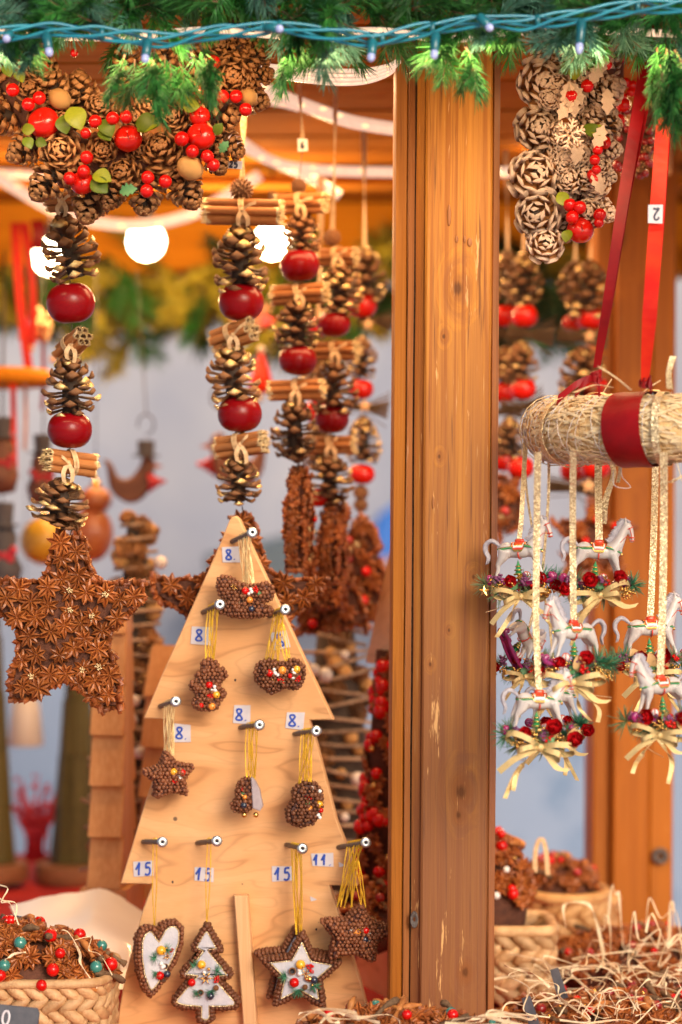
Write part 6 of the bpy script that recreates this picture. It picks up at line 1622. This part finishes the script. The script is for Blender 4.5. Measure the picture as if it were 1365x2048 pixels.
# the loops of the front ribbons over the straw, and their curled ends
for i, (px, wd, q) in enumerate(((1074, 12, 0), (1146, 13, 0), (1328, 15, 0), (1042, 9, 1), (1056, 9, 1), (1197, 14, 1), (1312, 14, 1))):
    # find the ring angle whose front (or rear) tube centre lies at this px
    best = min([(abs((XS @ tor(a, 0, 0)).x / ((XS @ tor(a, 0, 0)).y * K) + 682.5 - px), a) for a in [PI + (k / 200) * PI * (1 if not q else -1) * .75 for k in range(200)]])[1]
    b = MB(); pts = []; sds = []
    for k in range(20):
        f = PI * 1.45 - k * 2 * PI / 18
        pts.append(tor(best, f, 1.17 if 1230 < px < 1310 else 1.14)); sds.append(V((-math.sin(best), math.cos(best), 0)))
    b.strip(pts, sds, S(wd, 2.55), .0005); part('ribbon_loop', b.mesh('ribbon_loop', ['gribbon']), sw, XS)
for (pts, wd) in (([(1340, 778, 2.50), (1338, 745, 2.49), (1347, 712, 2.49)], 13), ([(1214, 912, 2.66), (1228, 945, 2.655), (1212, 1000, 2.65), (1208, 1048, 2.65)], 13), ([(1224, 775, 2.56), (1190, 770, 2.54), (1150, 785, 2.52)], 8), ([(1236, 918, 2.60), (1240, 940, 2.60), (1236, 965, 2.60)], 8), ([(1262, 780, 2.50), (1235, 757, 2.48), (1198, 733, 2.47)], 5), ([(1395, 935, 2.5), (1360, 955, 2.49), (1340, 965, 2.49)], 9)):
    wribbon('ribbon_end', None, pts, S(wd, 2.5), 'gribbon' if wd > 6 else 'straw')

P = _P

# ================================================================== THINGS FURTHER BACK
def cone_stack(name, label, px, top, bot, w0, w1, Y, seed, balls=(), sticks=24, m='dark'):
    """a tall pile of cones, nuts and twigs glued to a cone-shaped form, standing on the counter"""
    r = random.Random(seed); c0, c1 = P(px, top, Y), P(px, bot, Y)
    t = thing(name, label, 'decoration', (c1.x, Y, c1.z)); H = c0.z - c1.z
    part('form', MB().lathe([(.001, 0), (S(w1, Y) / 2 * .8, 0.001), (S(w0, Y) / 2 * .6, H * .97), (.001, H)], 14).mesh('form', ['cone_core']), t, T(c1))
    n = int((bot - top) / 9)
    for i in range(n):
        q = (i + r.random()) / n; a = r.uniform(PI, 2 * PI) if r.random() < .8 else r.uniform(0, PI)
        rad = (S(w0, Y) * (1 - q) + S(w1, Y) * q) / 2 * .85
        d = V((math.cos(a), math.sin(a), r.uniform(-.2, .3)))
        p = c0.lerp(c1, q) + V((math.cos(a) * rad, math.sin(a) * rad, 0))
        if r.random() < .68: part('pine_cone', get_cone(r.choice(('dark', 'nat', 'nat')), r.randrange(3)), t, T(p) @ aim(d + V((r.uniform(-.6, .6), 0, r.uniform(-.6, .6))), r.uniform(0, 6)) @ Sc(S(r.uniform(18, 27), Y)))
        else: part('nut', sh('wnut'), t, T(p) @ aim(d) @ Sc(S(r.uniform(11, 17), Y)))
    for (bx, by, br) in balls: part('wooden_ball', bead('wax'), t, T(P(bx, by, Y - S(w1, Y) / 2 - .005)) @ Sc(S(br, Y)))
    for i in range(sticks):
        q = (i + .5) / sticks; rad = (S(w0, Y) * (1 - q) + S(w1, Y) * q) / 2
        p = c0.lerp(c1, q) + V((0, -rad * .95, 0)); L = rad * r.uniform(.9, 1.25); a = r.uniform(-.3, .3)
        b = MB(); b.tube([p + V((-L * math.cos(a), .012, -L * math.sin(a))), p + V((0, -.006, 0)), p + V((L * math.cos(a), .012, L * math.sin(a)))], .0028, 6)
        mpart('twig', b, ['twig'], t)
    return t
cone_stack('cone_tree', 'tall tree of pine cones, nuts and pale twigs left of the plywood tree', 272, 1035, 1720, 60, 190, 3.3, 1, [(322, 1125, 13), (262, 1440, 14), (268, 1402, 13), (280, 1505, 13), (250, 1190, 10), (335, 1350, 10)])
cone_stack('cone_tree', 'tall tree of pine cones, nuts and pale twigs between plywood tree and front post', 672, 1235, 1860, 120, 250, 3.3, 2, [(652, 1350, 14), (716, 1558, 14), (690, 1310, 9), (628, 1340, 12), (690, 1635, 9)])
# red berry tree by the post
r = random.Random(6); Yb = 3.0; c1 = P(772, 1790, Yb); c0 = P(776, 1300, Yb)
t = thing('berry_tree', 'slim tree of red berries and gilded pods hugging the left side of the front post', 'decoration', c1)
part('form', MB().lathe([(.001, 0), (.032, .001), (.012, (c0 - c1).z)], 12).mesh('form', ['anise_core']), t, T(c1))
for i in range(150):
    q = r.random() ** .8; a = r.uniform(PI * .9, 2.1 * PI); rad = .010 + .030 * q
    p = c0.lerp(c1, q) + V((math.cos(a) * rad, math.sin(a) * rad, 0)); k = r.random()
    if k < .45: part('red_rosehip', bead('berry'), t, T(p) @ Sc(r.uniform(.006, .010)))
    elif k < .6: part('gold_bead', bead('gold'), t, T(p) @ Sc(r.uniform(.003, .005)))
    else: part('anise_star', anise(), t, T(p) @ aim((math.cos(a), math.sin(a), r.uniform(-.4, .4)), r.uniform(0, 6)) @ Sc(.012))

def tiers(n, W_, H, ov=.35):
    L = [(0, H)]; 
    for i in range(n):
        z = H * (1 - (i + 1) / n); w_ = W_ * (.35 + .65 * (i + 1) / n)
        L.append((w_, z))
        if i < n - 1: L.append((w_ * (1 - ov), z))
    return ccw(L + [(-x, z) for x, z in L[::-1][:-1]])
def slab(label, px, py0, py1, Y, W_, dep, yaw, n, m='slab', name='wooden_tree', trunk=.03):
    c = P(px, py1, Y); H = P(px, py0, Y).z - c.z
    X = T((c.x, Y, c.z)) @ Rz(yaw)
    t = thing(name, label, 'wooden tree', X=X)
    part('sawn_tree', MB().prism(tiers(n, W_, H), -dep / 2, dep / 2, bev=.0015).mesh('sawn_tree', [m]), t, X)
    return t, X, c
t, X, c = slab('thick sawn wooden tree seen from its edge beside the anise star', 226, 1165, 1765, 3.1, .050, .044, 1.42, 6)
part('foot', MB().box((-.05, -.03, TZ + .001 - c.z), (.05, .03, -.001)).mesh('foot', ['slab']), t, X)
slab('smaller sawn wooden tree mostly hidden by the left edge of the plywood tree', 330, 1290, 1790, 3.2, .05, .04, 1.1, 5)
def olive_tree(label, px, py0, py1, Y, wd):
    c = P(px, py1, Y); H = P(px, py0, Y).z - c.z; t = thing('bark_tree', label, 'wooden tree', (c.x, Y, c.z))
    for i in range(5):
        z0, z1 = H * (i / 5), H * ((i + 1) / 5) ; w0 = S(wd, Y) * (1 - i / 5.6) / 2; w1 = w0 * .80
        b = MB(); rr = random.Random(i + px); n = 9
        b.lathe([(w0, 0), (w1, (z1 - z0) * .99)], n, 0, T((0, 0, z0)), False); b.lathe([(.001, 0), (w0, 0)], n, 0, T((0, 0, z0)), False)
        part('tier', b.mesh('tier', ['olive']), t, T((c.x, Y, c.z)) @ Rz(rr.uniform(0, 1)))
    part('wooden_disc', MB().lathe([(.001, -.03), (S(wd * .74, Y), -.03), (S(wd * .76, Y), -.016), (S(wd * .74, Y), -.002), (.001, -.002)], 26, smooth=False).mesh('wooden_disc', ['discw']), t, T((c.x, Y, c.z)))
olive_tree('dark olive wooden tree on a round disc behind the anise star', 155, 1180, 1722, 3.95, 112)
olive_tree('olive green wooden tree on a disc cut off by the left edge', -12, 1160, 1722, 3.9, 92)
b = MB(); rr = random.Random(9); c = P(72, 1700, 4.05)
t = thing('red_twig_bunch', 'bunch of crimson twigs standing between the two olive trees', 'twigs', c)
for i in range(46):
    d = V((rr.uniform(-.5, .5), rr.uniform(-.2, .2), 1)).normalized(); L = rr.uniform(.04, .13)
    b.tube([c + V((rr.uniform(-.02, .02), 0, -.02)), c + d * L * .5, c + d * L + V((rr.uniform(-.01, .01), 0, 0))], [.002, .0018, .001], 4)
    for q in range(4): b.ball(c + d * L * rr.uniform(.3, 1), rr.uniform(.003, .006), 5, 4)
mpart('twigs', b, ['redtwig'], t, kind='stuff')
t = thing('ivory_bell', 'pale ivory bell hanging blurred behind the anise star', 'bell', P(52, 1440, 4.0))
part('bell', MB().lathe([(.028, -.042), (.030, -.036), (.026, 0), (.022, .03), (.008, .045), (.001, .046)], 18).mesh('bell', ['wax']), t, T(P(52, 1440, 4.0)))
b = MB(); b.tube([P(52, 1390, 4.0), P(52, 500, 4.0)], .0006, 4); mpart('hanging_wire', b, ['wire'], t)
# glazed balls
for (px, py, rx, rz, m_, lab, nm) in ((192, 1000, 33, 28, 'brownball', 'shiny brown gourd-shaped ornament hanging behind the leftmost garland', 'gourd_ornament'), (88, 1082, 48, 48, 'yellowb', 'round mustard yellow ornament hanging left of the anise star', 'yellow_ornament')):
    Y = 3.8; X = T(P(px, py, Y)); t = thing(nm, lab, 'ornament', X=X)
    b = MB(); b.ball((0, 0, 0), (S(rx, Y), S(rx, Y), S(rz, Y)), 18, 12)
    if nm[0] == 'g': b.ball((-S(8, Y), 0, -S(68, Y)), (S(44, Y), S(40, Y), S(56, Y)), 18, 12)
    part('body', b.mesh('body', [m_]), t, X)
    part('cap', MB().lathe([(.008, 0), (.008, .008), (.003, .012), (.001, .014)], 10).mesh('cap', ['gold']), t, X @ T((0, 0, S(rz, Y) - .002)))
    b = MB(); b.tube([P(px, py - rz, Y), P(px, 520, Y)], .0007, 4); mpart('hanging_wire', b, ['wire'], t)
# rusty hens with hats
def hen(label, px, py, Y, s, flip, hat=True, chain=540):
    X = T(P(px, py, Y)) @ Sc(s * (-1 if flip else 1), s, s)
    X = T(P(px, py, Y)) @ (Rz(PI) if flip else Matrix.Identity(4)) @ Sc(s)
    t = thing('metal_bird', label, 'ornament', X=X)
    body = catmull([(-.040, 0, .020), (-.046, 0, .030), (-.034, 0, .026), (-.022, 0, .004), (-.004, 0, .004), (.010, 0, .022), (.014, 0, .036), (.024, 0, .036), (.030, 0, .028), (.029, 0, .010), (.022, 0, -.016), (.006, 0, -.032), (-.014, 0, -.032), (-.034, 0, -.014)], 4, True)
    part('body', MB().prism(ccw([(p.x, p.z) for p in body]), -.009, .009, bev=.003).mesh('body', ['rust']), t, X)
    part('beak', MB().prism(ccw([(.029, .026), (.044, .020), (.029, .016)]), -.003, .003).mesh('beak', ['brownball']), t, X)
    b = MB()
    for k in range(5): b.tube([(.022, -.010, .008), (.026 + .004 * k, -.014, -.002), (.024 + .006 * k, -.012, -.018 + .004 * k)], .003, 5)
    part('red_scarf', b.mesh('red_scarf', ['redtwig']), t, X)
    if hat:
        part('hat', MB().lathe([(.001, .034), (.020, .034), (.020, .037), (.012, .037), (.013, .058), (.001, .059)], 14, smooth=False).mesh('hat', ['hat']), t, X @ T((.018, 0, 0)))
    part('hook', MB().tube([(.018 + .012 * math.cos(a), 0, .082 + .015 * math.sin(a)) for a in [-PI * .5 + k * PI / 10 for k in range(17)]], .0012, 5).mesh('hook', ['wire']), t, X)
    b = MB(); q0, q1 = X @ V((.018, 0, .097)), P(px + 6, chain, Y); n = 46
    for k in range(n): b.tube([q0.lerp(q1, (k + .1) / n) + V((.0016 * (k % 2), 0, 0)), q0.lerp(q1, (k + .95) / n)], .0010, 4)
    mpart('chain', b, ['wire'], t)
hen('rusty metal hen with dark hat hanging on a chain in the open gap', 268, 960, 3.75, 1.05, False)
hen('rusty metal bird half hidden behind the second garland', 470, 925, 3.8, 1.25, True, False, 600)
hen('rusty bird shape behind the second garland at the height of its upper apples', 500, 640, 4.0, .9, False, False, 560)
def hatman(label, px, py, Y, s, col):
    X = T(P(px, py, Y)) @ Sc(s); t = thing('metal_snowman', label, 'ornament', X=X)
    part('body', MB().lathe([(.001, -.07), (.020, -.066), (.026, -.04), (.016, -.018), (.019, 0), (.012, .018), (.001, .022)], 16).mesh('body', [col]), t, X)
    part('hat', MB().lathe([(.022, .014), (.022, .017), (.013, .018), (.015, .045), (.001, .046)], 14, smooth=False).mesh('hat', ['hat']), t, X)
    b = MB()
    for k in range(9): b.ball((.016 * math.cos(k * .7 + 3.4), -.016, -.016 - .004 * (k % 4)), .006, 6, 4)
    part('scarf', b.mesh('scarf', ['redtwig']), t, X)
    b = MB(); b.tube([P(px, py - 30, Y), P(px + 4, 500, Y)], .0009, 4); mpart('hanging_wire', b, ['wire'], t)
hatman('rusty figure in a grey top hat cut by the left edge of the view', 4, 895, 3.6, 1.0, 'rust')
hatman('brown figure in a small black hat left of the second dark apple', 86, 925, 3.7, .95, 'rust')
hatman('dark brown figure with orange bits low at the left edge', 6, 1075, 3.6, 1.15, 'hat')
# hanging ring with red ribbons, far left
Y = 3.7; t = thing('hanging_ring', 'orange lit wooden ring hanging from crossed red ribbons at the far left', 'ring', P(-40, 755, Y))
b = MB(); c = P(-60, 756, Y); b.tube([c + V((.115 * math.cos(a), .115 * math.sin(a), 0)) for a in [k * PI / 20 for k in range(41)]], .013, 10); mpart('ring', b, ['beam'], t)
for (pts, wd, m_) in (([(30, 445, Y), (40, 600, Y), (58, 740, Y)], 18, 'red_velvet'), ([(48, 445, Y), (66, 580, Y), (62, 690, Y)], 18, 'red_velvet'), ([(75, 440, Y), (78, 470, Y), (76, 500, Y)], 26, 'red_satin'), ([(26, 745, Y), (28, 850, Y), (30, 940, Y)], 12, 'red_velvet'), ([(50, 745, Y), (52, 830, Y), (50, 900, Y)], 8, 'pinkcloth'), ([(85, 650, Y), (88, 760, Y), (84, 820, Y)], 8, 'red_satin')):
    wribbon('ribbon', None, pts, S(wd, Y), m_, t)
t = thing('straw_angel', 'small pale straw figure hanging between the red ribbons at the far left', 'ornament', P(78, 655, 3.75)); r = random.Random(3); b = MB()
for k in range(26): b.ball(P(78, 655, 3.75) + V((r.gauss(0, .012), r.gauss(0, .008), r.gauss(0, .014))), r.uniform(.005, .010), 6, 4)
mpart('straw_body', b, ['tan'], t)
X = T(P(523, 748, 3.7)); t = thing('felt_gnome', 'small red felt gnome with pale bobble hanging behind the second garland', 'ornament', X=X)
part('coat', MB().lathe([(.001, -.03), (.022, -.028), (.014, 0), (.010, .012), (.002, .034)], 14).mesh('coat', ['red_velvet']), t, X)
part('bobble', MB().ball((0, 0, .038), .006, 8, 6).mesh('bobble', ['wax']), t, X); part('head', MB().ball((-.006, -.01, -.035), .011, 10, 7).mesh('head', ['wax']), t, X)
part('wire_ring', MB().tube([(.016 * math.cos(a), 0, .05 + .024 * math.sin(a)) for a in [k * PI / 10 for k in range(21)]], .0008, 4).mesh('wire_ring', ['wire']), t, X)
# far, beyond the stall
X = T(P(772, 1070, 7.1)); thing('blue_tarpaulin', 'bright blue tarpaulin bundle far behind, beside the front post', 'tarpaulin', mesh=MB().prism(catpoly := [(-.10, -.10), (.25, -.12), (.28, .10), (.12, .16), (-.02, .06)], -.15, .15, bev=.02).mesh('blue_tarpaulin', ['blue']), X=X)
thing('grey_tarpaulin', 'dark grey cloth bundle far behind the plywood tree tip', 'tarpaulin', mesh=MB().prism(ccw([(-.22, -.02), (.16, .07), (.18, -.10), (-.2, -.16)]), -.1, .1, bev=.02).mesh('grey_tarpaulin', ['slatecloth']), X=T(P(560, 1095, 7.2)))
t = thing('lilac_box', 'lilac and terracotta box blurred behind the anise tree', 'box', mesh=MB().box((-.06, -.06, -.09), (.06, .06, .09)).mesh('lilac_box', ['pinkcloth']), X=T(P(755, 1180, 6.8)))

# ================================================================== BASKETS AND HEAPS
def braid_row(path, r_, up, flip, m, r):
    b = MB(); pts = resample3(path, r_ * 1.45)
    for i, (a, c) in enumerate(zip(pts, pts[1:])):
        d = (c - a)
        if d.length < 1e-5: continue
        d.normalize(); mid = (a + c) / 2; u = V((0, 0, 1)); n = d.cross(u).normalized()
        tilt = .62 * (1 if flip else -1)
        ax = (d * math.cos(tilt) + u * math.sin(tilt)).normalized()
        s2 = n.cross(ax)
        Rm = Matrix((ax, n, s2)).transposed().to_4x4()
        k = r.uniform(.9, 1.12)
        b.ball((0, 0, 0), (r_ * 1.28 * k, r_ * .55, r_ * .50 * k), 8, 6, 0, T(mid + n * r.uniform(-.0006, .0006)) @ Rm)
    return b
def basket(label, cx, cy, w_, d_, z0, rows, rr_, m, n_corner=.3, group=None, name='woven_basket', rows_lo=None):
    """rounded-rectangle basket on the counter; cx, cy in metres"""
    t = thing(name, label, 'basket', (cx, cy, z0)); r = random.Random(int(cx * 100)); 
    def loop(g, z):
        pts = []
        for i in range(49):
            a = i * 2 * PI / 48 + .02; e = .38 if n_corner < .5 else 1.0
            ca, sa = math.cos(a), math.sin(a)
            pts.append(V((cx + math.copysign(abs(ca) ** e, ca) * (w_ / 2 + g), cy + math.copysign(abs(sa) ** e, sa) * (d_ / 2 + g), z)))
        return pts
    inner = MB(); a0 = loop(-.004, z0 + .002); a1 = loop(.000, z0 + rows * rr_ * 1.02); n = len(a0)
    inner.add(a0 + a1, [(i, i + 1, n + i + 1, n + i) for i in range(n - 1)], 0); inner.add(a0, [tuple(range(n - 1))], 0)
    mpart('lining', inner, [m], t)
    for k in range(rows):
        b = braid_row(loop(.003 * k / rows, z0 + rr_ * (.5 + k * 1.0)), rr_, 1, k % 2, m, r)
        mpart('braid', b, [m], t)
    b = MB(); b.tube(loop(.005, z0 + rr_ * (rows + .25)), rr_ * .42, 8, 0, False); mpart('rim', b, [m], t)
    return t
def heap(label, name, cat, c, rx, ry, rz, n_an, beads, barks, seed, raf=0, par=None, size=.014):
    r = random.Random(seed); t = thing(name, label, cat, c)
    part('backing', MB().ball((0, 0, 0), (rx * .90, ry * .90, rz * .82), 16, 10).mesh('backing', ['anise_core']), t, T(c))
    def spot(lo=.05):
        a = r.uniform(PI, 2 * PI) if r.random() < .75 else r.uniform(0, PI); q = r.uniform(lo, 1.5)
        d = V((math.cos(a) * math.sin(q), math.sin(a) * math.sin(q), math.cos(q)))
        return V((c[0] + d.x * rx, c[1] + d.y * ry, c[2] + d.z * rz)), V((d.x / rx, d.y / ry, d.z / rz)).normalized()
    for i in range(n_an):
        p, n = spot(); n = (n + V((r.gauss(0, .3), r.gauss(0, .3), r.gauss(0, .3)))).normalized()
        part('anise_star', anise(), t, T(p) @ aim(n, r.uniform(0, 6)) @ Sc(size * r.uniform(.8, 1.15)))
        if r.random() < .12: part('gold_sparkle', sh('glob'), t, T(p + n * .004) @ aim(n) @ Sc(.0032))
    for (k, cnt, br) in beads:
        for i in range(cnt):
            p, n = spot(); part('bead', bead(k), t, T(p + n * .008) @ Sc(br * r.uniform(.8, 1.1)))
    for i in range(barks):
        p, n = spot(); d = V((r.uniform(-1, 1), r.uniform(-.6, .6), r.uniform(-.4, .4))).normalized(); L = r.uniform(.02, .045)
        b = MB(); q = [p + n * .006 - d * L * .5, p + n * .009 + V((0, 0, r.uniform(-.003, .003))), p + n * .006 + d * L * .5]
        b.tube(catmull(q, 3), lambda t_: .0032 + .0012 * math.sin(t_ * 9 + i), 6); mpart('bark_piece', b, ['stem' if i % 2 else 'cin'], t)
    return t
def strands(label, spots, seed, m='raffiaw', name='raffia_strands', wd=.0026):
    """loose curled raffia, each strand free of the others"""
    r = random.Random(seed); t = thing(name, label, 'raffia', spots[0][0])
    for (p, q, h) in spots:
        p, q = V(p), V(q); d = q - p
        side = V((-d.y, d.x, 0)) * r.uniform(-.5, .5)
        k_ = min(1, d.length / .09); j = lambda: V((r.gauss(0, .006 * k_), r.gauss(0, .008 * k_), r.gauss(0, .003 * k_)))
        pts = catmull([p, p + d * .22 + side * .8 + V((0, 0, h)) + j(), p + d * .5 + side * r.uniform(-.3, 1.2) + V((0, 0, h * r.uniform(.3, 1.1))) + j(), p + d * r.uniform(.6, 1.1) + side + V((0, 0, h * r.uniform(.2, 1.0))) + j(), q], 7)
        b = MB(); n = len(pts)
        b.strip(pts, [V((math.sin(i * .2 + h * 99), .3, math.cos(i * .2 + h * 99))) for i in range(n)], wd * r.uniform(.4, 1.3), .0005)
        mpart('strand', b, [m], t)
    return t
Z = TZ + .001
def G(px, py, Y=None):
    """point of the counter top seen at that pixel (or at depth Y)"""
    Y = .60 / (K * (py - 1024)) if Y is None else Y
    return V(((px - 682.5) * K * Y, Y, Z))
# left basket with its heap
YL = 2.62; cxL = P(95, 1024, YL).x; zr = P(0, 1950, YL).z
basket('pale braided basket full of anise garland at the lower left corner', cxL - .03, YL + .06, S(300, YL) + .02, .17, Z, 7, (zr - Z) / 7.6, 'wicker')
heap('heap of anise, bark and red and teal beads in the left basket', 'anise_heap', 'garland', (cxL - .045, YL + .03, zr - .012), .115, .06, S(108, YL), 190, [('berry', 17, .0072), ('tbead', 9, .0066)], 20, 3)
c = P(-5, 2030, 2.44); X = T(c) @ Rx(-.25) @ Ry(.10)
t = thing('slate_price_card', 'dark rounded price card with white writing at the bottom left corner', 'price card', X=X)
hw, hh = S(84, 2.44), S(22, 2.44)
part('card', MB().prism([(-hw, -hh * 2), (hw, -hh * 2), (hw, hh * .6), (hw * .93, hh), (-hw, hh)], 0, .002, bev=.0006).mesh('card', ['slate']), t, X)
writing(t, '20', None, S(30, 2.44), S(5, 2.44), 'tape', 0, X @ T((.004, -.0006, -.002)))
c = P(52, 1850, 2.72)
thing('slate_card', 'small dark card standing up behind the left heap', 'card', mesh=MB().prism([(-.022, -.03), (.022, -.03), (.016, .006), (-.018, .012)], 0, .002, bev=.0005).mesh('slate_card', ['slate']), X=T(c))
# paper sheet
ps = [(P(20, 1812, 3.00), P(200, 1776, 3.02), P(296, 1820, 3.00)), (P(50, 1880, 2.85), P(180, 1870, 2.87), P(288, 1890, 2.88)), (P(60, 1970, 2.74), P(180, 1960, 2.76), P(268, 1990, 2.78))]
b = MB(); vs = []; nu, nv = 24, 20
for j in range(nv + 1):
    for i in range(nu + 1):
        u, v = i / nu * 2, j / nv * 2
        qx = lambda row: row[0].lerp(row[1], u) if u <= 1 else row[1].lerp(row[2], u - 1)
        p = qx(ps[0]).lerp(qx(ps[1]), v) if v <= 1 else qx(ps[1]).lerp(qx(ps[2]), v - 1)
        p = p + V((0, 0, .010 * noise.noise((u * 1.3, v * 1.3, 5)) + (.0005 * math.sin(i * 1.9) if j == 0 else 0)))
        p.z = max(p.z, Z + .003)
        vs.append(p)
fs = [(j * (nu + 1) + i, j * (nu + 1) + i + 1, (j + 1) * (nu + 1) + i + 1, (j + 1) * (nu + 1) + i) for j in range(nv) for i in range(nu)]
k = len(vs); b.add(vs + [v - V((0, 0, .0005)) for v in vs], fs + [tuple(q + k for q in f[::-1]) for f in fs])
thing('paper_sheet', 'creased white wrapping paper lying on the counter behind the left basket', 'paper', mesh=b.mesh('paper_sheet', ['paper']))
strands('thin raffia curls spilling from the left heap over the paper', [(P(125, 1860, 2.62), P(195, 1975, 2.60), .01), (P(150, 1880, 2.62), P(225, 1950, 2.60), .012), (P(30, 1840, 2.6), P(-10, 1790, 2.62), .01), (P(38, 1850, 2.6), P(0, 1770, 2.62), .014), (P(10, 1920, 2.52), P(52, 1905, 2.52), .003)], 4)

# right baskets
g1 = G(1040, 2008); basket('small pale braided basket just right of the front post', g1.x, g1.y + .05, S(125, g1.y), .11, Z, 5, S(150, g1.y) / 5.4, 'wicker')
zt = Z + S(150, g1.y)
heap('heap of anise, gilt pods and red berries in the basket beside the front post', 'anise_heap', 'garland', (g1.x - .035, g1.y + .06, zt + .02), .055, .05, .085, 110, [('berry', 10, .007), ('pearl', 6, .005), ('gold', 8, .004)], 6, 5)
g2 = G(1135, 1925); basket('round orange-tinted basket standing behind the small one', g2.x + .004, g2.y + .07, S(150, g2.y), .14, Z, 4, S(128, g2.y) / 4.4, 'wickero', 1)
heap('mound of anise with crimson berries in the round basket', 'anise_heap', 'garland', (g2.x - .006, g2.y + .07, Z + S(130, g2.y)), .052, .05, .038, 80, [('berryd', 9, .006), ('berry', 6, .005)], 4, 6)
g3 = G(1205, 1905); basket('low basket half hidden behind the round one', g3.x, g3.y + .10, S(70, g3.y), .10, Z, 3, S(90, g3.y) / 3.4, 'wickero', 1)
t = thing('raffia_loop', 'upright raffia carrying loop rising from the anise mound', 'loop', P(1083, 1740, 3.0)); b = MB()
b.strip(catmull([P(1070, 1745, 3.0), P(1072, 1700, 3.0), P(1083, 1676, 3.0), P(1092, 1700, 3.0), P(1096, 1750, 3.0)], 6), V((1, .2, 0)), .006, .001); mpart('loop', b, ['raffia'], t)
for (px, py, s_, lab) in ((1004, 1692, 12, 'square red bead at the top of the heap beside the post'), (1003, 1668, 9, 'smaller red bead just above the square one beside the post')):
    thing('red_bead', lab, 'bead', mesh=bead('berry'), X=T(P(px, py, 2.98)) @ Sc(S(s_, 2.98)))
# the big heap at lower right
gA = G(1260, 2040, 2.74); 
heap('wide heap of anise, cinnamon and red berries at the lower right corner', 'anise_heap', 'garland', (gA.x, 2.78, Z + .002), .16, .12, .040, 240, [('berryd', 14, .006), ('berry', 8, .0055), ('gold', 16, .003)], 40, 7, size=.016)
heap('smaller blurred heap of anise in front of the rear post', 'anise_heap', 'garland', (P(1290, 1900, 3.05).x, 3.08, Z + .014), .12, .06, .052, 110, [('berryd', 8, .006), ('berry', 4, .006)], 14, 8, size=.016)
r = random.Random(12); sp = []
for i in range(85):
    x, y_ = r.uniform(1060, 1400), r.uniform(2.60, 2.98); px = (x - 682.5) * K * y_
    sp.append(((px, y_, Z + .048 + r.uniform(-.015, .012)), (px + r.uniform(-.10, .10), y_ + r.uniform(-.07, .07), Z + .045 + r.uniform(-.02, .02)), r.uniform(-.004, .022)))
strands('tangle of pale raffia lying over the lower right heap', sp, 3, wd=.0021)
r = random.Random(22); sp = []
for i in range(9):
    x, y_ = r.uniform(1200, 1380), r.uniform(2.85, 3.0); px = (x - 682.5) * K * y_
    sp.append(((px, y_, Z + .06), (px + r.uniform(-.05, .05), y_, Z + r.uniform(.05, .10)), r.uniform(.02, .06)))
strands('taller raffia curls standing up before the rear post', sp, 5, wd=.0036)
strands('straight raffia ends beside the small basket', [(P(1050, 1960, 2.7), P(1120, 2040, 2.6), .005), (P(1040, 1940, 2.7), P(1100, 2035, 2.6), .01), (P(1000, 2040, 2.6), P(1110, 1990, 2.62), .008), (P(1100, 1975, 2.7), P(1010, 1930, 2.75), .006)], 6)
heap('row of anise and bark with teal and red beads along the bottom edge', 'anise_heap', 'garland', (P(790, 2048, 2.46).x, 2.50, P(0, 2092, 2.48).z), .105, .045, .030, 120, [('berry', 6, .006), ('tbead', 5, .0062)], 22, 9)
strands('white raffia bow ends along the bottom edge by the foot of the plywood tree', [(P(600, 2040, 2.45), P(720, 2040, 2.45), .008), (P(610, 2032, 2.45), P(760, 2046, 2.44), .006), (P(640, 2046, 2.44), P(800, 2044, 2.44), .006), (P(598, 2028, 2.46), P(680, 2044, 2.44), .004), (P(690, 2030, 2.44), P(640, 2048, 2.44), .006)], 7, wd=.004)
strands('white raffia bundle crossing the foot of the front post', [(P(900, 2046, 2.44), P(1075, 2030, 2.47), .004), (P(905, 2040, 2.44), P(1080, 2046, 2.47), .008), (P(930, 2046, 2.44), P(1060, 2034, 2.47), .006), (P(890, 2048, 2.44), P(1020, 2040, 2.47), .003)], 8, wd=.004)
for (px, py, Y) in ((1062, 2026, 2.62), (1118, 1968, 2.75)):
    thing('slate_card', 'small dark tag half buried in raffia, %s' % ('nearest the bottom edge' if py > 2000 else 'beside the small basket'), 'card', mesh=MB().prism([(-.006, -.018), (.006, -.018), (.005, .018), (-.005, .018)], 0, .0015, bev=.0004).mesh('slate_card', ['slate']), X=T(P(px, py, Y)) @ Ry(-.3))
# behind the board at lower right of it: more garland goods
heap('orange raffia and anise bundle seen through the notch of the plywood tree', 'anise_heap', 'garland', P(735, 1850, 2.95), .05, .04, .045, 40, [('berryd', 4, .006)], 8, 10)
